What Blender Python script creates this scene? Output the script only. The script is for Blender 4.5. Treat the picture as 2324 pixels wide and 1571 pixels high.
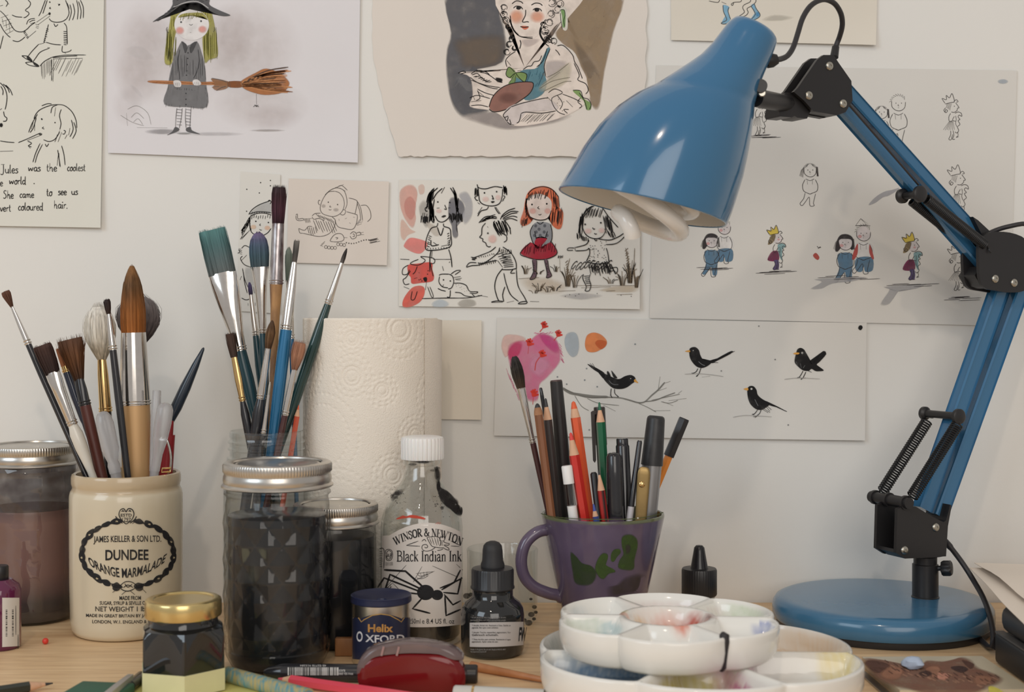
import bpy, bmesh, math, random
from mathutils import Vector, Matrix
random.seed(7)
for o in list(bpy.data.objects):
    bpy.data.objects.remove(o, do_unlink=True)
scene = bpy.context.scene
COL = scene.collection
# ---------------------------------------------------------------- camera
F, CX, YH, HC = 3100.0, 1162.0, 712.0, 244.0      # focal length in photo px, horizon row, eye height (mm)
WALL = 1156.0                                      # distance of the wall (mm)
MM = 0.001
cam_d = bpy.data.cameras.new('camera'); cam = bpy.data.objects.new('camera', cam_d); COL.objects.link(cam)
cam.location = (0, 0, HC*MM); cam.rotation_euler = (math.pi/2, 0, 0)
cam_d.sensor_width = 36.0; cam_d.lens = 36.0*F/2324.0
cam_d.shift_y = -(785.5-YH)/2324.0
cam_d.clip_start = 0.02; cam_d.clip_end = 50
cam_d.dof.use_dof = True; cam_d.dof.focus_distance = 1.07; cam_d.dof.aperture_fstop = 9.0
scene.camera = cam
# ---------------------------------------------------------------- light
world = bpy.data.worlds.new('room_light'); scene.world = world; world.use_nodes = True
bg = world.node_tree.nodes['Background']; bg.inputs[0].default_value = (1.0, 0.95, 0.91, 1); bg.inputs[1].default_value = 0.45
def area_light(name, loc, target, sx, sy, power, col):
    d = bpy.data.lights.new(name, 'AREA'); d.shape = 'RECTANGLE'; d.size = sx; d.size_y = sy; d.energy = power; d.color = col
    o = bpy.data.objects.new(name, d); COL.objects.link(o); o.location = loc
    o.rotation_euler = (Vector(target)-Vector(loc)).to_track_quat('-Z', 'Y').to_euler()
    return o
area_light('window_daylight', (-2.0, -1.0, 1.35), (0.0, 1.0, 0.3), 1.3, 1.3, 21, (0.76, 0.89, 1.0))
area_light('rear_fill', (0.5, -2.6, 1.3), (-0.1, 1.0, 0.1), 2.0, 1.8, 33, (1.0, 0.94, 0.87))  # added warm fill behind the camera, brightens the low wall between the jars
d = bpy.data.lights.new('ceiling_bulb', 'POINT'); d.energy = 20; d.color = (1.0, 0.83, 0.66); d.shadow_soft_size = 0.045
o = bpy.data.objects.new('ceiling_bulb', d); COL.objects.link(o); o.location = (-0.25, -0.62, 1.85)
vs = scene.view_settings
vs.view_transform = 'Standard'; vs.look = 'None'; vs.exposure = 0.0; vs.gamma = 1.0; vs.use_curve_mapping = False

# ---------------------------------------------------------------- helpers
def lin(c):
    r = []
    for x in c[:3]:
        x = x/255.0
        r.append(x/12.92 if x <= 0.04045 else ((x+0.055)/1.055)**2.4)
    return r
def C(*c, k=1.12):
    return tuple(min(0.93, x*k) for x in lin(c))
MATS = {}
def mat(name, col, rough=0.5, metal=0.0, spec=0.5, var=0.0, vs=60.0, stretch=(1,1,1), bump=0.0, bs=400.0, coat=0.0,
        trans=0.0, col2=None, vcol=False, alpha=1.0, sss=0.0, coord='Object', detail=4.0, ior=1.45, aniso=0.0):
    if name in MATS: return MATS[name]
    m = bpy.data.materials.new(name); m.use_nodes = True; MATS[name] = m
    nt = m.node_tree; N = nt.nodes; Lk = nt.links
    b = N['Principled BSDF']
    b.inputs['Roughness'].default_value = rough; b.inputs['Metallic'].default_value = metal
    b.inputs['Specular IOR Level'].default_value = spec; b.inputs['IOR'].default_value = ior
    b.inputs['Coat Weight'].default_value = coat; b.inputs['Coat Roughness'].default_value = 0.05
    b.inputs['Transmission Weight'].default_value = trans; b.inputs['Alpha'].default_value = alpha
    if sss: b.inputs['Subsurface Weight'].default_value = sss; b.inputs['Subsurface Scale'].default_value = 0.004
    b.inputs['Base Color'].default_value = (*col, 1)
    tc = N.new('ShaderNodeTexCoord'); mp = N.new('ShaderNodeMapping'); mp.inputs['Scale'].default_value = stretch
    Lk.new(tc.outputs[coord], mp.inputs[0])
    src = None
    if vcol:
        a = N.new('ShaderNodeVertexColor'); a.layer_name = 'Col'; src = a.outputs['Color']
    if var or col2:
        nz = N.new('ShaderNodeTexNoise'); nz.inputs['Scale'].default_value = vs; nz.inputs['Detail'].default_value = detail
        Lk.new(mp.outputs[0], nz.inputs['Vector'])
        mx = N.new('ShaderNodeMix'); mx.data_type = 'RGBA'
        if col2:
            rp = N.new('ShaderNodeValToRGB'); rp.color_ramp.elements[0].position = 0.38; rp.color_ramp.elements[1].position = 0.62
            Lk.new(nz.outputs['Fac'], rp.inputs[0]); Lk.new(rp.outputs[0], mx.inputs['Factor'])
            if src: Lk.new(src, mx.inputs['A'])
            else: mx.inputs['A'].default_value = (*col, 1)
            mx.inputs['B'].default_value = (*col2, 1)
        else:
            mx.blend_type = 'MULTIPLY'; mx.inputs['Factor'].default_value = 1.0
            mr = N.new('ShaderNodeMapRange'); mr.inputs[1].default_value = 0.25; mr.inputs[2].default_value = 0.75
            mr.inputs[3].default_value = 1-var; mr.inputs[4].default_value = 1+var
            Lk.new(nz.outputs['Fac'], mr.inputs[0])
            if src: Lk.new(src, mx.inputs['A'])
            else: mx.inputs['A'].default_value = (*col, 1)
            Lk.new(mr.outputs[0], mx.inputs['B'])
        src = mx.outputs['Result']
    if src: Lk.new(src, b.inputs['Base Color'])
    if bump:
        nb = N.new('ShaderNodeTexNoise'); nb.inputs['Scale'].default_value = bs; nb.inputs['Detail'].default_value = 3
        Lk.new(mp.outputs[0], nb.inputs['Vector'])
        bp = N.new('ShaderNodeBump'); bp.inputs['Strength'].default_value = bump; bp.inputs['Distance'].default_value = 0.001
        Lk.new(nb.outputs['Fac'], bp.inputs['Height']); Lk.new(bp.outputs[0], b.inputs['Normal'])
    return m
def clear_glass(name, tint=(0.93, 0.95, 0.94), edge=(0.55, 0.6, 0.58), refl=1.0, rough=0.02, bump=0.0, bs=60):
    if name in MATS: return MATS[name]
    m = bpy.data.materials.new(name); m.use_nodes = True; MATS[name] = m
    nt = m.node_tree; N = nt.nodes; Lk = nt.links
    for n in list(N): N.remove(n)
    out = N.new('ShaderNodeOutputMaterial'); mx = N.new('ShaderNodeMixShader'); t = N.new('ShaderNodeBsdfTransparent'); g = N.new('ShaderNodeBsdfGlossy')
    g.inputs['Roughness'].default_value = rough; g.inputs['Color'].default_value = (refl, refl, refl, 1)
    lw = N.new('ShaderNodeLayerWeight'); lw.inputs['Blend'].default_value = 0.35
    fl = N.new('ShaderNodeLayerWeight'); fl.inputs['Blend'].default_value = 0.5
    pw = N.new('ShaderNodeMath'); pw.operation = 'POWER'; pw.inputs[1].default_value = 5.0; Lk.new(fl.outputs['Facing'], pw.inputs[0])
    fr = N.new('ShaderNodeMath'); fr.operation = 'MULTIPLY_ADD'; fr.inputs[1].default_value = 0.95; fr.inputs[2].default_value = 0.05; Lk.new(pw.outputs[0], fr.inputs[0])
    cr = N.new('ShaderNodeMix'); cr.data_type = 'RGBA'; cr.inputs['A'].default_value = (*tint, 1); cr.inputs['B'].default_value = (*edge, 1)
    Lk.new(lw.outputs['Facing'], cr.inputs['Factor']); Lk.new(cr.outputs['Result'], t.inputs['Color'])
    Lk.new(fr.outputs[0], mx.inputs[0]); Lk.new(t.outputs[0], mx.inputs[1]); Lk.new(g.outputs[0], mx.inputs[2]); Lk.new(mx.outputs[0], out.inputs[0])
    if bump:
        tc = N.new('ShaderNodeTexCoord'); nb = N.new('ShaderNodeTexNoise'); nb.inputs['Scale'].default_value = bs; nb.inputs['Detail'].default_value = 1
        Lk.new(tc.outputs['Object'], nb.inputs['Vector'])
        bp = N.new('ShaderNodeBump'); bp.inputs['Strength'].default_value = bump; bp.inputs['Distance'].default_value = 0.003
        Lk.new(nb.outputs['Fac'], bp.inputs['Height'])
        for x in (fl, g, lw): Lk.new(bp.outputs[0], x.inputs['Normal'])
    return m
def paint_mat():
    # ink and watercolour laid on paper: colour and coverage from the colour attribute
    m = bpy.data.materials.new('ink_and_watercolour'); m.use_nodes = True
    nt = m.node_tree; N = nt.nodes; Lk = nt.links
    b = N['Principled BSDF']; b.inputs['Roughness'].default_value = 0.8; b.inputs['Specular IOR Level'].default_value = 0.15
    a = N.new('ShaderNodeVertexColor'); a.layer_name = 'Col'
    tc = N.new('ShaderNodeTexCoord'); nz = N.new('ShaderNodeTexNoise'); nz.inputs['Scale'].default_value = 90; nz.inputs['Detail'].default_value = 5
    Lk.new(tc.outputs['Object'], nz.inputs['Vector'])
    mr = N.new('ShaderNodeMapRange'); mr.inputs[1].default_value = 0.3; mr.inputs[2].default_value = 0.7; mr.inputs[3].default_value = 0.72; mr.inputs[4].default_value = 1.15
    Lk.new(nz.outputs['Fac'], mr.inputs[0])
    mu = N.new('ShaderNodeMath'); mu.operation = 'MULTIPLY'; mu.use_clamp = True
    Lk.new(a.outputs['Alpha'], mu.inputs[0]); Lk.new(mr.outputs[0], mu.inputs[1])
    Lk.new(a.outputs['Color'], b.inputs['Base Color']); Lk.new(mu.outputs[0], b.inputs['Alpha'])
    return m

MX = {}          # world matrix of each Empty / parent, kept by name
def px3(x, y, Y):                                   # photo pixel at distance Y -> point in mm
    return Vector(((x-CX)*Y/F, Y, HC-(y-YH)*Y/F))
def ray(x, y): return Vector(((x-CX)/F, 1.0, -(y-YH)/F))
def thing(name, label, cat, loc=(0,0,0), group=None, rot=None):
    o = bpy.data.objects.new(name, None); COL.objects.link(o); o.empty_display_size = 0.01
    M = Matrix.Translation(Vector(loc)*MM)
    if rot is not None: M = M @ rot.to_4x4()
    o.matrix_world = M; o.location = M.to_translation(); o.rotation_mode = 'QUATERNION'; o.rotation_quaternion = M.to_quaternion()
    MX[o.name] = M; o['label'] = label; o['category'] = cat
    if group: o['group'] = group
    return o
def tag(o, label, cat, group=None):
    o['label'] = label; o['category'] = cat
    if group: o['group'] = group
    return o
class MB:
    def __init__(s): s.v = []; s.f = []; s.c = []; s.mi = []; s.cur = 0
    def add(s, vs_, fs, col=None):
        b = len(s.v); s.v += [tuple(p) for p in vs_]
        s.f += [tuple(i+b for i in q) for q in fs]; s.mi += [s.cur]*len(fs)
        if col is None: s.c += [(1,1,1,1)]*len(vs_)
        elif isinstance(col, list): s.c += col
        else: s.c += [tuple(col) if len(col) == 4 else (*col, 1)]*len(vs_)
        return s
    def lathe(s, prof, n=48, c=(0,0,0), mod=None, col=None, ax=None, closed=False):
        # prof: (r, z) or (r, z, colour); ax=(origin, u, v, w) frame for tilted axes
        vs_, fs, cs = [], [], []
        for i, p in enumerate(prof):
            for k in range(n):
                t = 2*math.pi*k/n; r = p[0]
                if mod: r = mod(r, p[1], t)
                x, y, z = r*math.cos(t), r*math.sin(t), p[1]
                if ax: q = ax[0]+ax[1]*x+ax[2]*y+ax[3]*z
                else: q = (x+c[0], y+c[1], z+c[2])
                vs_.append(q); cs.append((*p[2], 1) if len(p) > 2 else ((*col, 1) if col and len(col) == 3 else (col or (1,1,1,1))))
        m = len(prof)
        for i in range(m if closed else m-1):
            for k in range(n):
                a, b = i*n+k, i*n+(k+1) % n; j = (i+1) % m
                fs.append((a, b, j*n+(k+1) % n, j*n+k))
        if not closed:
            if prof[0][0] > 1e-6: fs.append(tuple(reversed(range(n))))
            if prof[-1][0] > 1e-6: fs.append(tuple((m-1)*n+k for k in range(n)))
        return s.add(vs_, fs, cs)
    def tube(s, pts, r, n=10, col=None, cap=True):
        pts = [Vector(p) for p in pts]; m = len(pts); rr = r if isinstance(r, (list, tuple)) else [r]*m
        vs_, fs = [], []
        up = None
        for i in range(m):
            d_ = (pts[min(i+1, m-1)]-pts[max(i-1, 0)]).normalized()
            if up is None: up = d_.orthogonal().normalized()
            up = (up-d_*up.dot(d_)).normalized(); w = d_.cross(up)
            for k in range(n):
                t = 2*math.pi*k/n; vs_.append(pts[i]+(up*math.cos(t)+w*math.sin(t))*rr[i])
        for i in range(m-1):
            for k in range(n): fs.append((i*n+k, i*n+(k+1) % n, (i+1)*n+(k+1) % n, (i+1)*n+k))
        if cap: fs += [tuple(reversed(range(n))), tuple((m-1)*n+k for k in range(n))]
        return s.add(vs_, fs, col)
    def prism(s, poly, off, col=None):              # closed 3D polygon extruded by vector off
        n = len(poly); off = Vector(off); p = [Vector(q) for q in poly]
        vs_ = p+[q+off for q in p]
        fs = [tuple(range(n)), tuple(reversed(range(n, 2*n)))]+[(i, i+n, (i+1) % n+n, (i+1) % n) for i in range(n)]
        return s.add(vs_, fs, col)
    def box(s, c, size, rz=0.0, bev=0.0, col=None, ry=0.0, rx=0.0):
        bm = bmesh.new(); bmesh.ops.create_cube(bm, size=1.0)
        for v in bm.verts: v.co = Vector((v.co.x*size[0], v.co.y*size[1], v.co.z*size[2]))
        if bev: bmesh.ops.bevel(bm, geom=list(bm.edges)+list(bm.verts), offset=bev, segments=3, affect='EDGES', profile=0.5)
        R = Matrix.Rotation(rz, 3, 'Z') @ Matrix.Rotation(ry, 3, 'Y') @ Matrix.Rotation(rx, 3, 'X')
        bm.verts.index_update()
        vs_ = [R @ v.co+Vector(c) for v in bm.verts]; fs = [tuple(v.index for v in f.verts) for f in bm.faces]; bm.free()
        return s.add(vs_, fs, col)
    def build(s, name, m, parent=None, angle=40, world=True, kind=None):
        me = bpy.data.meshes.new(name)
        M = Matrix.Identity(4)
        if parent is not None and parent.name in MX: M = MX[parent.name]
        inv = M.inverted()
        vv = [(inv @ (Vector(p)*MM)) if world else Vector(p)*MM for p in s.v]
        me.from_pydata(vv, [], s.f); me.update()
        ca = me.color_attributes.new('Col', 'FLOAT_COLOR', 'POINT')
        ca.data.foreach_set('color', [x for c in s.c for x in c])
        for mm_ in (m if isinstance(m, (list, tuple)) else [m]): me.materials.append(mm_)
        if any(s.mi): me.polygons.foreach_set('material_index', s.mi)
        if angle:
            me.polygons.foreach_set('use_smooth', [True]*len(s.f)); me.set_sharp_from_angle(angle=math.radians(angle))
        bm = bmesh.new(); bm.from_mesh(me)
        if name not in ('ink_drawing',): bmesh.ops.recalc_face_normals(bm, faces=bm.faces)
        bm.to_mesh(me); bm.free()
        o = bpy.data.objects.new(name, me); COL.objects.link(o)
        if parent is not None:
            o.parent = parent; MX[o.name] = M
        else: MX[o.name] = Matrix.Identity(4)
        if kind: o['kind'] = kind
        return o
def rebase(o, base):                                # move a top-level mesh's origin to its base
    b = Vector(base)*MM; o.data.transform(Matrix.Translation(-b)); o.location = b; MX[o.name] = Matrix.Translation(b); return o
def smooth(pts, k=5, closed=False):
    n = len(pts)
    if n < 3: return pts
    out = []
    for i in range(n if closed else n-1):
        p1, p2 = pts[i], pts[(i+1) % n]
        p0 = pts[i-1] if (i > 0 or closed) else p1
        p3 = pts[(i+2) % n] if (i+2 < n or closed) else p2
        for j in range(k):
            t = j/k
            out.append(tuple(0.5*(2*b+(c-a)*t+(2*a-5*b+4*c-d_)*t*t+(3*b-a-3*c+d_)*t**3) for a, b, c, d_ in zip(p0, p1, p2, p3)))
    if not closed: out.append(pts[-1])
    return out
def text2d(body, bold=0.0, shear=0.0, space=1.0):
    cu = bpy.data.curves.new('txt', 'FONT'); cu.body = body; cu.size = 1.0; cu.offset = bold; cu.shear = shear; cu.space_character = space; cu.resolution_u = 3
    ob = bpy.data.objects.new('txt', cu)
    me = ob.to_mesh(); v = [(p.co.x, p.co.y) for p in me.vertices]; f = [tuple(q.vertices) for q in me.polygons]
    ob.to_mesh_clear(); bpy.data.objects.remove(ob); bpy.data.curves.remove(cu)
    return v, f
class Plane:                                        # flat surface facing the camera
    def __init__(s, Y, lift=None): s.Y = Y; s.lift = lift
    def at(s, x, y, e=0.0):
        Y = s.Y-e-(s.lift(x, y) if s.lift else 0); return px3(x, y, Y)
class Cyl:                                          # upright body of revolution
    def __init__(s, X, Y, R): s.X, s.Y, s.R = X, Y, (R if callable(R) else (lambda z: R))
    def at(s, x, y, e=0.0):
        d_ = ray(x, y); R = s.R(50); p = None
        for _ in range(8):
            RR = R+e
            a = d_.x**2+1; b = -2*(d_.x*s.X+s.Y); c = s.X**2+s.Y**2-RR*RR
            D = b*b-4*a*c
            t = (-b-math.sqrt(max(D, 0)))/(2*a); p = Vector((0, 0, HC))+d_*t; R = s.R(p.z)
        return p
class Flat:                                         # general plane through p with normal n
    def __init__(s, p, n): s.p, s.n = Vector(p), Vector(n).normalized()
    def at(s, x, y, e=0.0):
        o = Vector((0, 0, HC)); d_ = ray(x, y); q = s.p+s.n*e
        return o+d_*((q-o).dot(s.n)/d_.dot(s.n))
def put_text(mb, surf, body, x0, y0, x1, y1, e=0.35, bold=0.0, warp=None, col=None, shear=0.0, flip=False):
    v, f = text2d(body, bold, shear)
    if not v: return
    ax, bx = min(p[0] for p in v), max(p[0] for p in v); ay, by = min(p[1] for p in v), max(p[1] for p in v)
    out = []
    for p in v:
        u, w = (p[0]-ax)/max(1e-6, bx-ax), (p[1]-ay)/max(1e-6, by-ay)
        if flip: u, w = 1-u, 1-w
        x, y = x0+(x1-x0)*u, y1+(y0-y1)*w
        if warp: x, y = warp(x, y)
        out.append(surf.at(x, y, e))
    mb.add(out, f, col)
def ribbon(mb, surf, pts, w, e, col, taper=True):
    if hasattr(surf, 'R') and len(pts) > 1:             # follow curved surfaces closely
        fine = [pts[0]]
        for a, b in zip(pts, pts[1:]):
            m = max(1, int(math.hypot(b[0]-a[0], b[1]-a[1])/7)); fine += [(a[0]+(b[0]-a[0])*i/m, a[1]+(b[1]-a[1])*i/m) for i in range(1, m+1)]
        pts = fine
    n = len(pts)
    if n < 2: return
    vs_, fs = [], []
    for i in range(n):
        a, b = pts[max(i-1, 0)], pts[min(i+1, n-1)]
        dx, dy = b[0]-a[0], b[1]-a[1]; L_ = math.hypot(dx, dy) or 1
        h = 0.5*w*((0.55 if i in (0, n-1) else 1.0) if taper else 1.0)
        nx, ny = -dy/L_*h, dx/L_*h
        vs_ += [surf.at(pts[i][0]+nx, pts[i][1]+ny, e), surf.at(pts[i][0]-nx, pts[i][1]-ny, e)]
    for i in range(n-1): fs.append((2*i, 2*i+1, 2*i+3, 2*i+2))
    mb.add(vs_, fs, col)
INK = (0.018, 0.017, 0.017, 1)
PENCIL = (0.10, 0.095, 0.09, 0.8)
class Draw:                                         # a drawing on a surface, coordinates in a zoomed frame
    def __init__(s, surf, off=(0, 0), k=1.0): s.s, s.o, s.k = surf, off, k; s.m = MB(); s.e = getattr(surf, 'top', 0.12)
    def P(s, t): return [tuple(float(q) for q in p.split(',')) for p in t.split()]
    def X(s, p): return (s.o[0]+p[0]*s.k, s.o[1]+p[1]*s.k)
    def up(s): s.e += 0.008; return s.e              # a new layer of paint
    def on(s): return s.e+0.004                       # ink lines share the layer above it
    def L(s, txt, w=1.8, col=INK, sm=True, closed=False):
        for t in txt.split(';'):
            if not t.strip(): continue
            p = [s.X(q) for q in s.P(t)]
            if len(p) == 1: s.dot(p[0], w*0.7, col); continue
            ribbon(s.m, s.s, smooth(p, 5) if sm else p, w, s.on(), col)
        return s
    def dot(s, p, r, col=INK):
        e = s.on()+.001; n = 8
        s.m.add([s.s.at(p[0]+r*math.cos(2*math.pi*i/n), p[1]+r*math.sin(2*math.pi*i/n), e) for i in range(n)], [tuple(range(n))], col)
    def dots(s, txt, r=1.6, col=INK):
        for q in s.P(txt): s.dot(s.X(q), r, col)
        return s
    def W(s, txt, col, a=1.0, soft=0.12, sm=True, steps=4):
        p = [s.X(q) for q in (s.P(txt) if isinstance(txt, str) else txt)]
        if sm: p = smooth(p, 4, True)
        n = len(p); cx, cy = sum(q[0] for q in p)/n, sum(q[1] for q in p)/n; e = s.up()
        vs_, cs, fs = [], [], []
        rings = [(1.0, 0.0 if soft > 0 else a), (1-max(soft, 0.02), a), (0.5*(1-max(soft, 0.02)), a)]
        for k_, al in rings:
            for q in p: vs_.append(s.s.at(cx+(q[0]-cx)*k_, cy+(q[1]-cy)*k_, e)); cs.append((*col, al))
        vs_.append(s.s.at(cx, cy, e)); cs.append((*col, a))
        for r_ in range(2):
            for i in range(n): fs.append((r_*n+i, r_*n+(i+1) % n, (r_+1)*n+(i+1) % n, (r_+1)*n+i))
        for i in range(n): fs.append((2*n+i, 2*n+(i+1) % n, 3*n))
        s.m.add(vs_, fs, cs); return s
    def O(s, x, y, rx, ry, col, a=1.0, soft=0.3):
        return s.W([(x+rx*math.cos(t*math.pi/5), y+ry*math.sin(t*math.pi/5)) for t in range(10)], col, a, soft)
    def H(s, x0, y0, x1, y1, n, dx, dy, w=1.4, col=INK, jit=6, bend=0.0):   # row of hatch strokes
        for i in range(n):
            t = i/max(1, n-1); x, y = x0+(x1-x0)*t+random.uniform(-jit, jit)*0.4, y0+(y1-y0)*t+random.uniform(-jit, jit)
            q = random.uniform(0.8, 1.15); ex, ey = x+dx*q, y+dy*q
            p = [s.X((x, y)), s.X(((x+ex)/2+bend*dy, (y+ey)/2-bend*dx)), s.X((ex, ey))]
            ribbon(s.m, s.s, smooth(p, 3), w, s.on(), col)
        return s
    def build(s, name, parent, label=None):
        o = s.m.build(name, PAINT, parent, angle=0); s.s.top = s.e+.01
        if label: o['label'] = label
        return o
PAINT = paint_mat()
# ================================================================ the room shell and the desk
def struct(o): o['kind'] = 'structure'; return o
m_wall = mat('wall_emulsion', C(218, 217, 213), rough=0.85, spec=0.2, var=0.025, vs=3.0, bump=0.12, bs=220)
struct(MB().box((0, WALL+40, 560), (3600, 80, 2600)).build('wall_back', m_wall, angle=0))
m_floor = mat('floor_boards', C(150, 120, 92), rough=0.5, var=0.18, vs=8, stretch=(1, 12, 1))
struct(MB().box((0, -400, -765), (3600, 3032, 50)).build('floor', m_floor, angle=0))
def wood_mat(name, a, b, stretch=(2.2, 26, 6), scale=7.0, rough=0.45):
    if name in MATS: return MATS[name]
    m = bpy.data.materials.new(name); m.use_nodes = True; MATS[name] = m
    N = m.node_tree.nodes; Lk = m.node_tree.links; p = N['Principled BSDF']; p.inputs['Roughness'].default_value = rough
    tc = N.new('ShaderNodeTexCoord'); mp = N.new('ShaderNodeMapping'); mp.inputs['Scale'].default_value = stretch
    nz = N.new('ShaderNodeTexNoise'); nz.inputs['Scale'].default_value = scale; nz.inputs['Detail'].default_value = 6; nz.inputs['Distortion'].default_value = 0.6
    rp = N.new('ShaderNodeValToRGB'); rp.color_ramp.elements[0].position = 0.3; rp.color_ramp.elements[1].position = 0.72
    rp.color_ramp.elements[0].color = (*a, 1); rp.color_ramp.elements[1].color = (*b, 1)
    Lk.new(tc.outputs['Object'], mp.inputs[0]); Lk.new(mp.outputs[0], nz.inputs['Vector']); Lk.new(nz.outputs['Fac'], rp.inputs[0]); Lk.new(rp.outputs[0], p.inputs['Base Color'])
    return m
m_desk = wood_mat('pine_desk_top', C(204, 168, 126), C(232, 202, 160))
desk = thing('desk', 'pale pine desk standing against the white wall', 'desk', (0, 780, -740))
MB().box((0, 804, -15), (1900, 700, 30), bev=1).build('desk_top', m_desk, desk)
for sx in (-1, 1):
    for sy in (500, 1110): MB().box((sx*900, sy, -385), (55, 55, 710), bev=3).build('leg', m_desk, desk)

# ================================================================ jars
m_tin = mat('tinned_steel', C(190, 186, 180), rough=0.28, metal=1.0, var=0.06, vs=120)
m_glass = clear_glass('clear_jar_glass', tint=(.985, .99, .985), edge=(.86, .885, .88))
m_glass_d = clear_glass('smoky_jar_glass', tint=(.96, .96, .955), edge=(.86, .86, .85), refl=.5)
m_ink = mat('black_ink', C(31, 33, 36), rough=0.18, spec=0.5)
m_cream = mat('cream_stoneware', C(212, 196, 164), rough=0.22, coat=0.35, var=0.07, vs=14, col2=None)
def screw_band(X, Y, R, zt, h, par, disc_mat=m_tin):
    k = R/37.6; b = zt
    prof = [(30.5*k, b-1.2), (31*k, b-0.1), (33*k, b+0.2), (35.8*k, b), (37*k, b-0.7), (37.6*k, b-2), (37.6*k, b-h*.36), (36.7*k, b-h*.42), (36.7*k, b-h*.48),
            (37.2*k, b-h*.55), (37.5*k, b-h*.70), (37*k, b-h*.82), (38.6*k, b-h*.90), (38.6*k, b-h*.96), (37.4*k, b-h), (36.4*k, b-h), (36.0*k, b-h*.5), (35.6*k, b-1.6)]
    def mod(r, z, t):
        if b-h*.37 < z < b-1.5 and r > 37*k: return r-0.55*(0.5+0.5*math.cos(110*t))
        return r
    MB().lathe(prof, 440, (X, Y, 0), mod, closed=True).build('screw_band', m_tin, par)
    MB().lathe([(0, b-1.6), (26*k, b-1.6), (27*k, b-1.1), (29*k, b-1.1), (30*k, b-1.9), (35*k, b-1.9), (35*k, b-2.4), (0, b-2.4)], 64, (X, Y, 0)).build('lid_disc', disc_mat, par)
def shell(out, wall=1.6, zf=3.0):                   # outer profile (top to bottom) -> closed double wall
    inn = [(max(r-wall, 0.0), max(z, zf)) for r, z in out if r > 0]
    inn2 = [q for i, q in enumerate(inn) if q[1] > zf or i == len(inn)-1]
    return [(r, z) for r, z in reversed(out)]+inn2+[(0, zf)]
def diamond(r, z, t, zlo, zhi, N, hh, amp):
    if not (zlo < z < zhi): return r
    f = min(1, (z-zlo)/5, (zhi-z)/5)
    u, w = t*N/(2*math.pi), z/hh
    a, b = (u+w) % 1, (u-w) % 1
    return r+f*amp*(1-2*max(abs(a-.5), abs(b-.5)))-amp*0.3
# quilted jar of black ink, in front
QX, QY = (630-CX)*950/F, 950
jar = thing('mason_jar', 'tall quilted glass jar of black ink with a silver screw lid', 'jar', (QX, QY, 0))
out = [(33.5, 137), (34.6, 135), (34.6, 126), (35.2, 122), (36.6, 121), (36.8, 119.6), (35.2, 118), (34.9, 116.5), (35.8, 112), (36.2, 109)]
out += [(36.2, 109-i*1.0) for i in range(1, 97)]+[(35.5, 9), (33.5, 5), (31.5, 1.2), (30, 0.2), (0, 0.2)]
MB().lathe(list(reversed(out)), 240, (QX, QY, 0), lambda r, z, t: diamond(r, z, t, 13, 110, 12, 25.0, 2.0)).build('glass', m_glass_d, jar, angle=12)
MB().lathe([(0, 2.5), (31, 2.6), (33.6, 8), (33.9, 30), (33.9, 104.6), (33.2, 105), (0, 105)], 64, (QX, QY, 0)).build('ink', m_ink, jar)
screw_band(QX, QY, 37.6, 141.3, 17.5, jar)
# small dark jar behind it
SX, SY = (762-CX)*1012/F, 1012
jar = thing('mason_jar', 'short jar of black ink between the quilted jar and the ink bottle', 'jar', (SX, SY, 0))
k = 31.3/37.6
out = [(27, 101), (28.5, 90), (29.4, 87), (29.6, 84), (29.9, 80), (29.9, 8), (28, 2), (26, 0.2), (0, 0.2)]
MB().lathe(list(reversed(out)), 96, (SX, SY, 0)).build('glass', m_glass_d, jar)
MB().lathe([(0, 1.5), (26.5, 1.6), (28.7, 8), (28.7, 80), (0, 80.5)], 64, (SX, SY, 0)).build('ink', m_ink, jar)
screw_band(SX, SY, 31.3, 103.8, 15.5, jar, mat('lid_white_disc', C(196, 192, 184), rough=0.3, metal=0.8, var=0.1, vs=60))
# jar of mauve paint water at the left edge
LX, LY = (72-CX)*1095/F, 1095
jar = thing('mason_jar', 'glass jar of murky mauve paint water with a silver screw lid', 'jar', (LX, LY, 0))
out = [(33, 136), (34, 126), (35, 122), (36, 120), (35, 118), (34.8, 115), (35.5, 110), (35.5, 8), (33, 2), (31, 0.2), (0, 0.2)]
out2 = []
for (r0, z0), (r1, z1) in zip(out, out[1:]):
    n = max(1, int(abs(z1-z0)/4)); out2 += [(r0+(r1-r0)*i/n, z0+(z1-z0)*i/n) for i in range(n)]
out2.append(out[-1])
MB().lathe(list(reversed(out2)), 96, (LX, LY, 0), lambda r, z, t: r+(0.5*math.sin(5*t+0.13*z)*math.sin(0.11*z) if 20 < z < 108 else 0)).build('glass', clear_glass('embossed_glass', tint=(.95, .94, .94), edge=(.7, .68, .68), bump=0.25, bs=70), jar)
c1, c2, c3, c4 = C(64, 58, 57), C(96, 76, 74), C(120, 92, 86), C(98, 74, 70)
MB().lathe([(0, 2, c1), (31, 2.2, c1), (34, 8, c1), (34, 18, c1), (34, 26, c2), (34, 40, c3), (34, 60, c3), (34, 80, c3), (34, 87, c4), (33.6, 89, c4), (0, 89.2, c4)], 64, (LX, LY, 0)).build('paint_water', mat('mauve_paint_water', (1, 1, 1), rough=0.3, vcol=True, var=0.1, vs=50, stretch=(1, 1, .3)), jar)
fc = (*C(56, 45, 44), .8); fc2 = (*C(70, 56, 54), .45)
vs_, fs, cs = [], [], []
for j in range(9):
    for i in range(73):
        t = 2*math.pi*i/72; vs_.append((LX+33.7*math.cos(t), LY+33.7*math.sin(t), 89+j*4.3)); cs.append(tuple(a+(b-a)*(.5+.5*math.sin(5*t+j*.9)*math.cos(3*t-j)) for a, b in zip(fc, fc2)))
for j in range(8):
    for i in range(72): fs.append((j*73+i, j*73+i+1, (j+1)*73+i+1, (j+1)*73+i))
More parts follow.
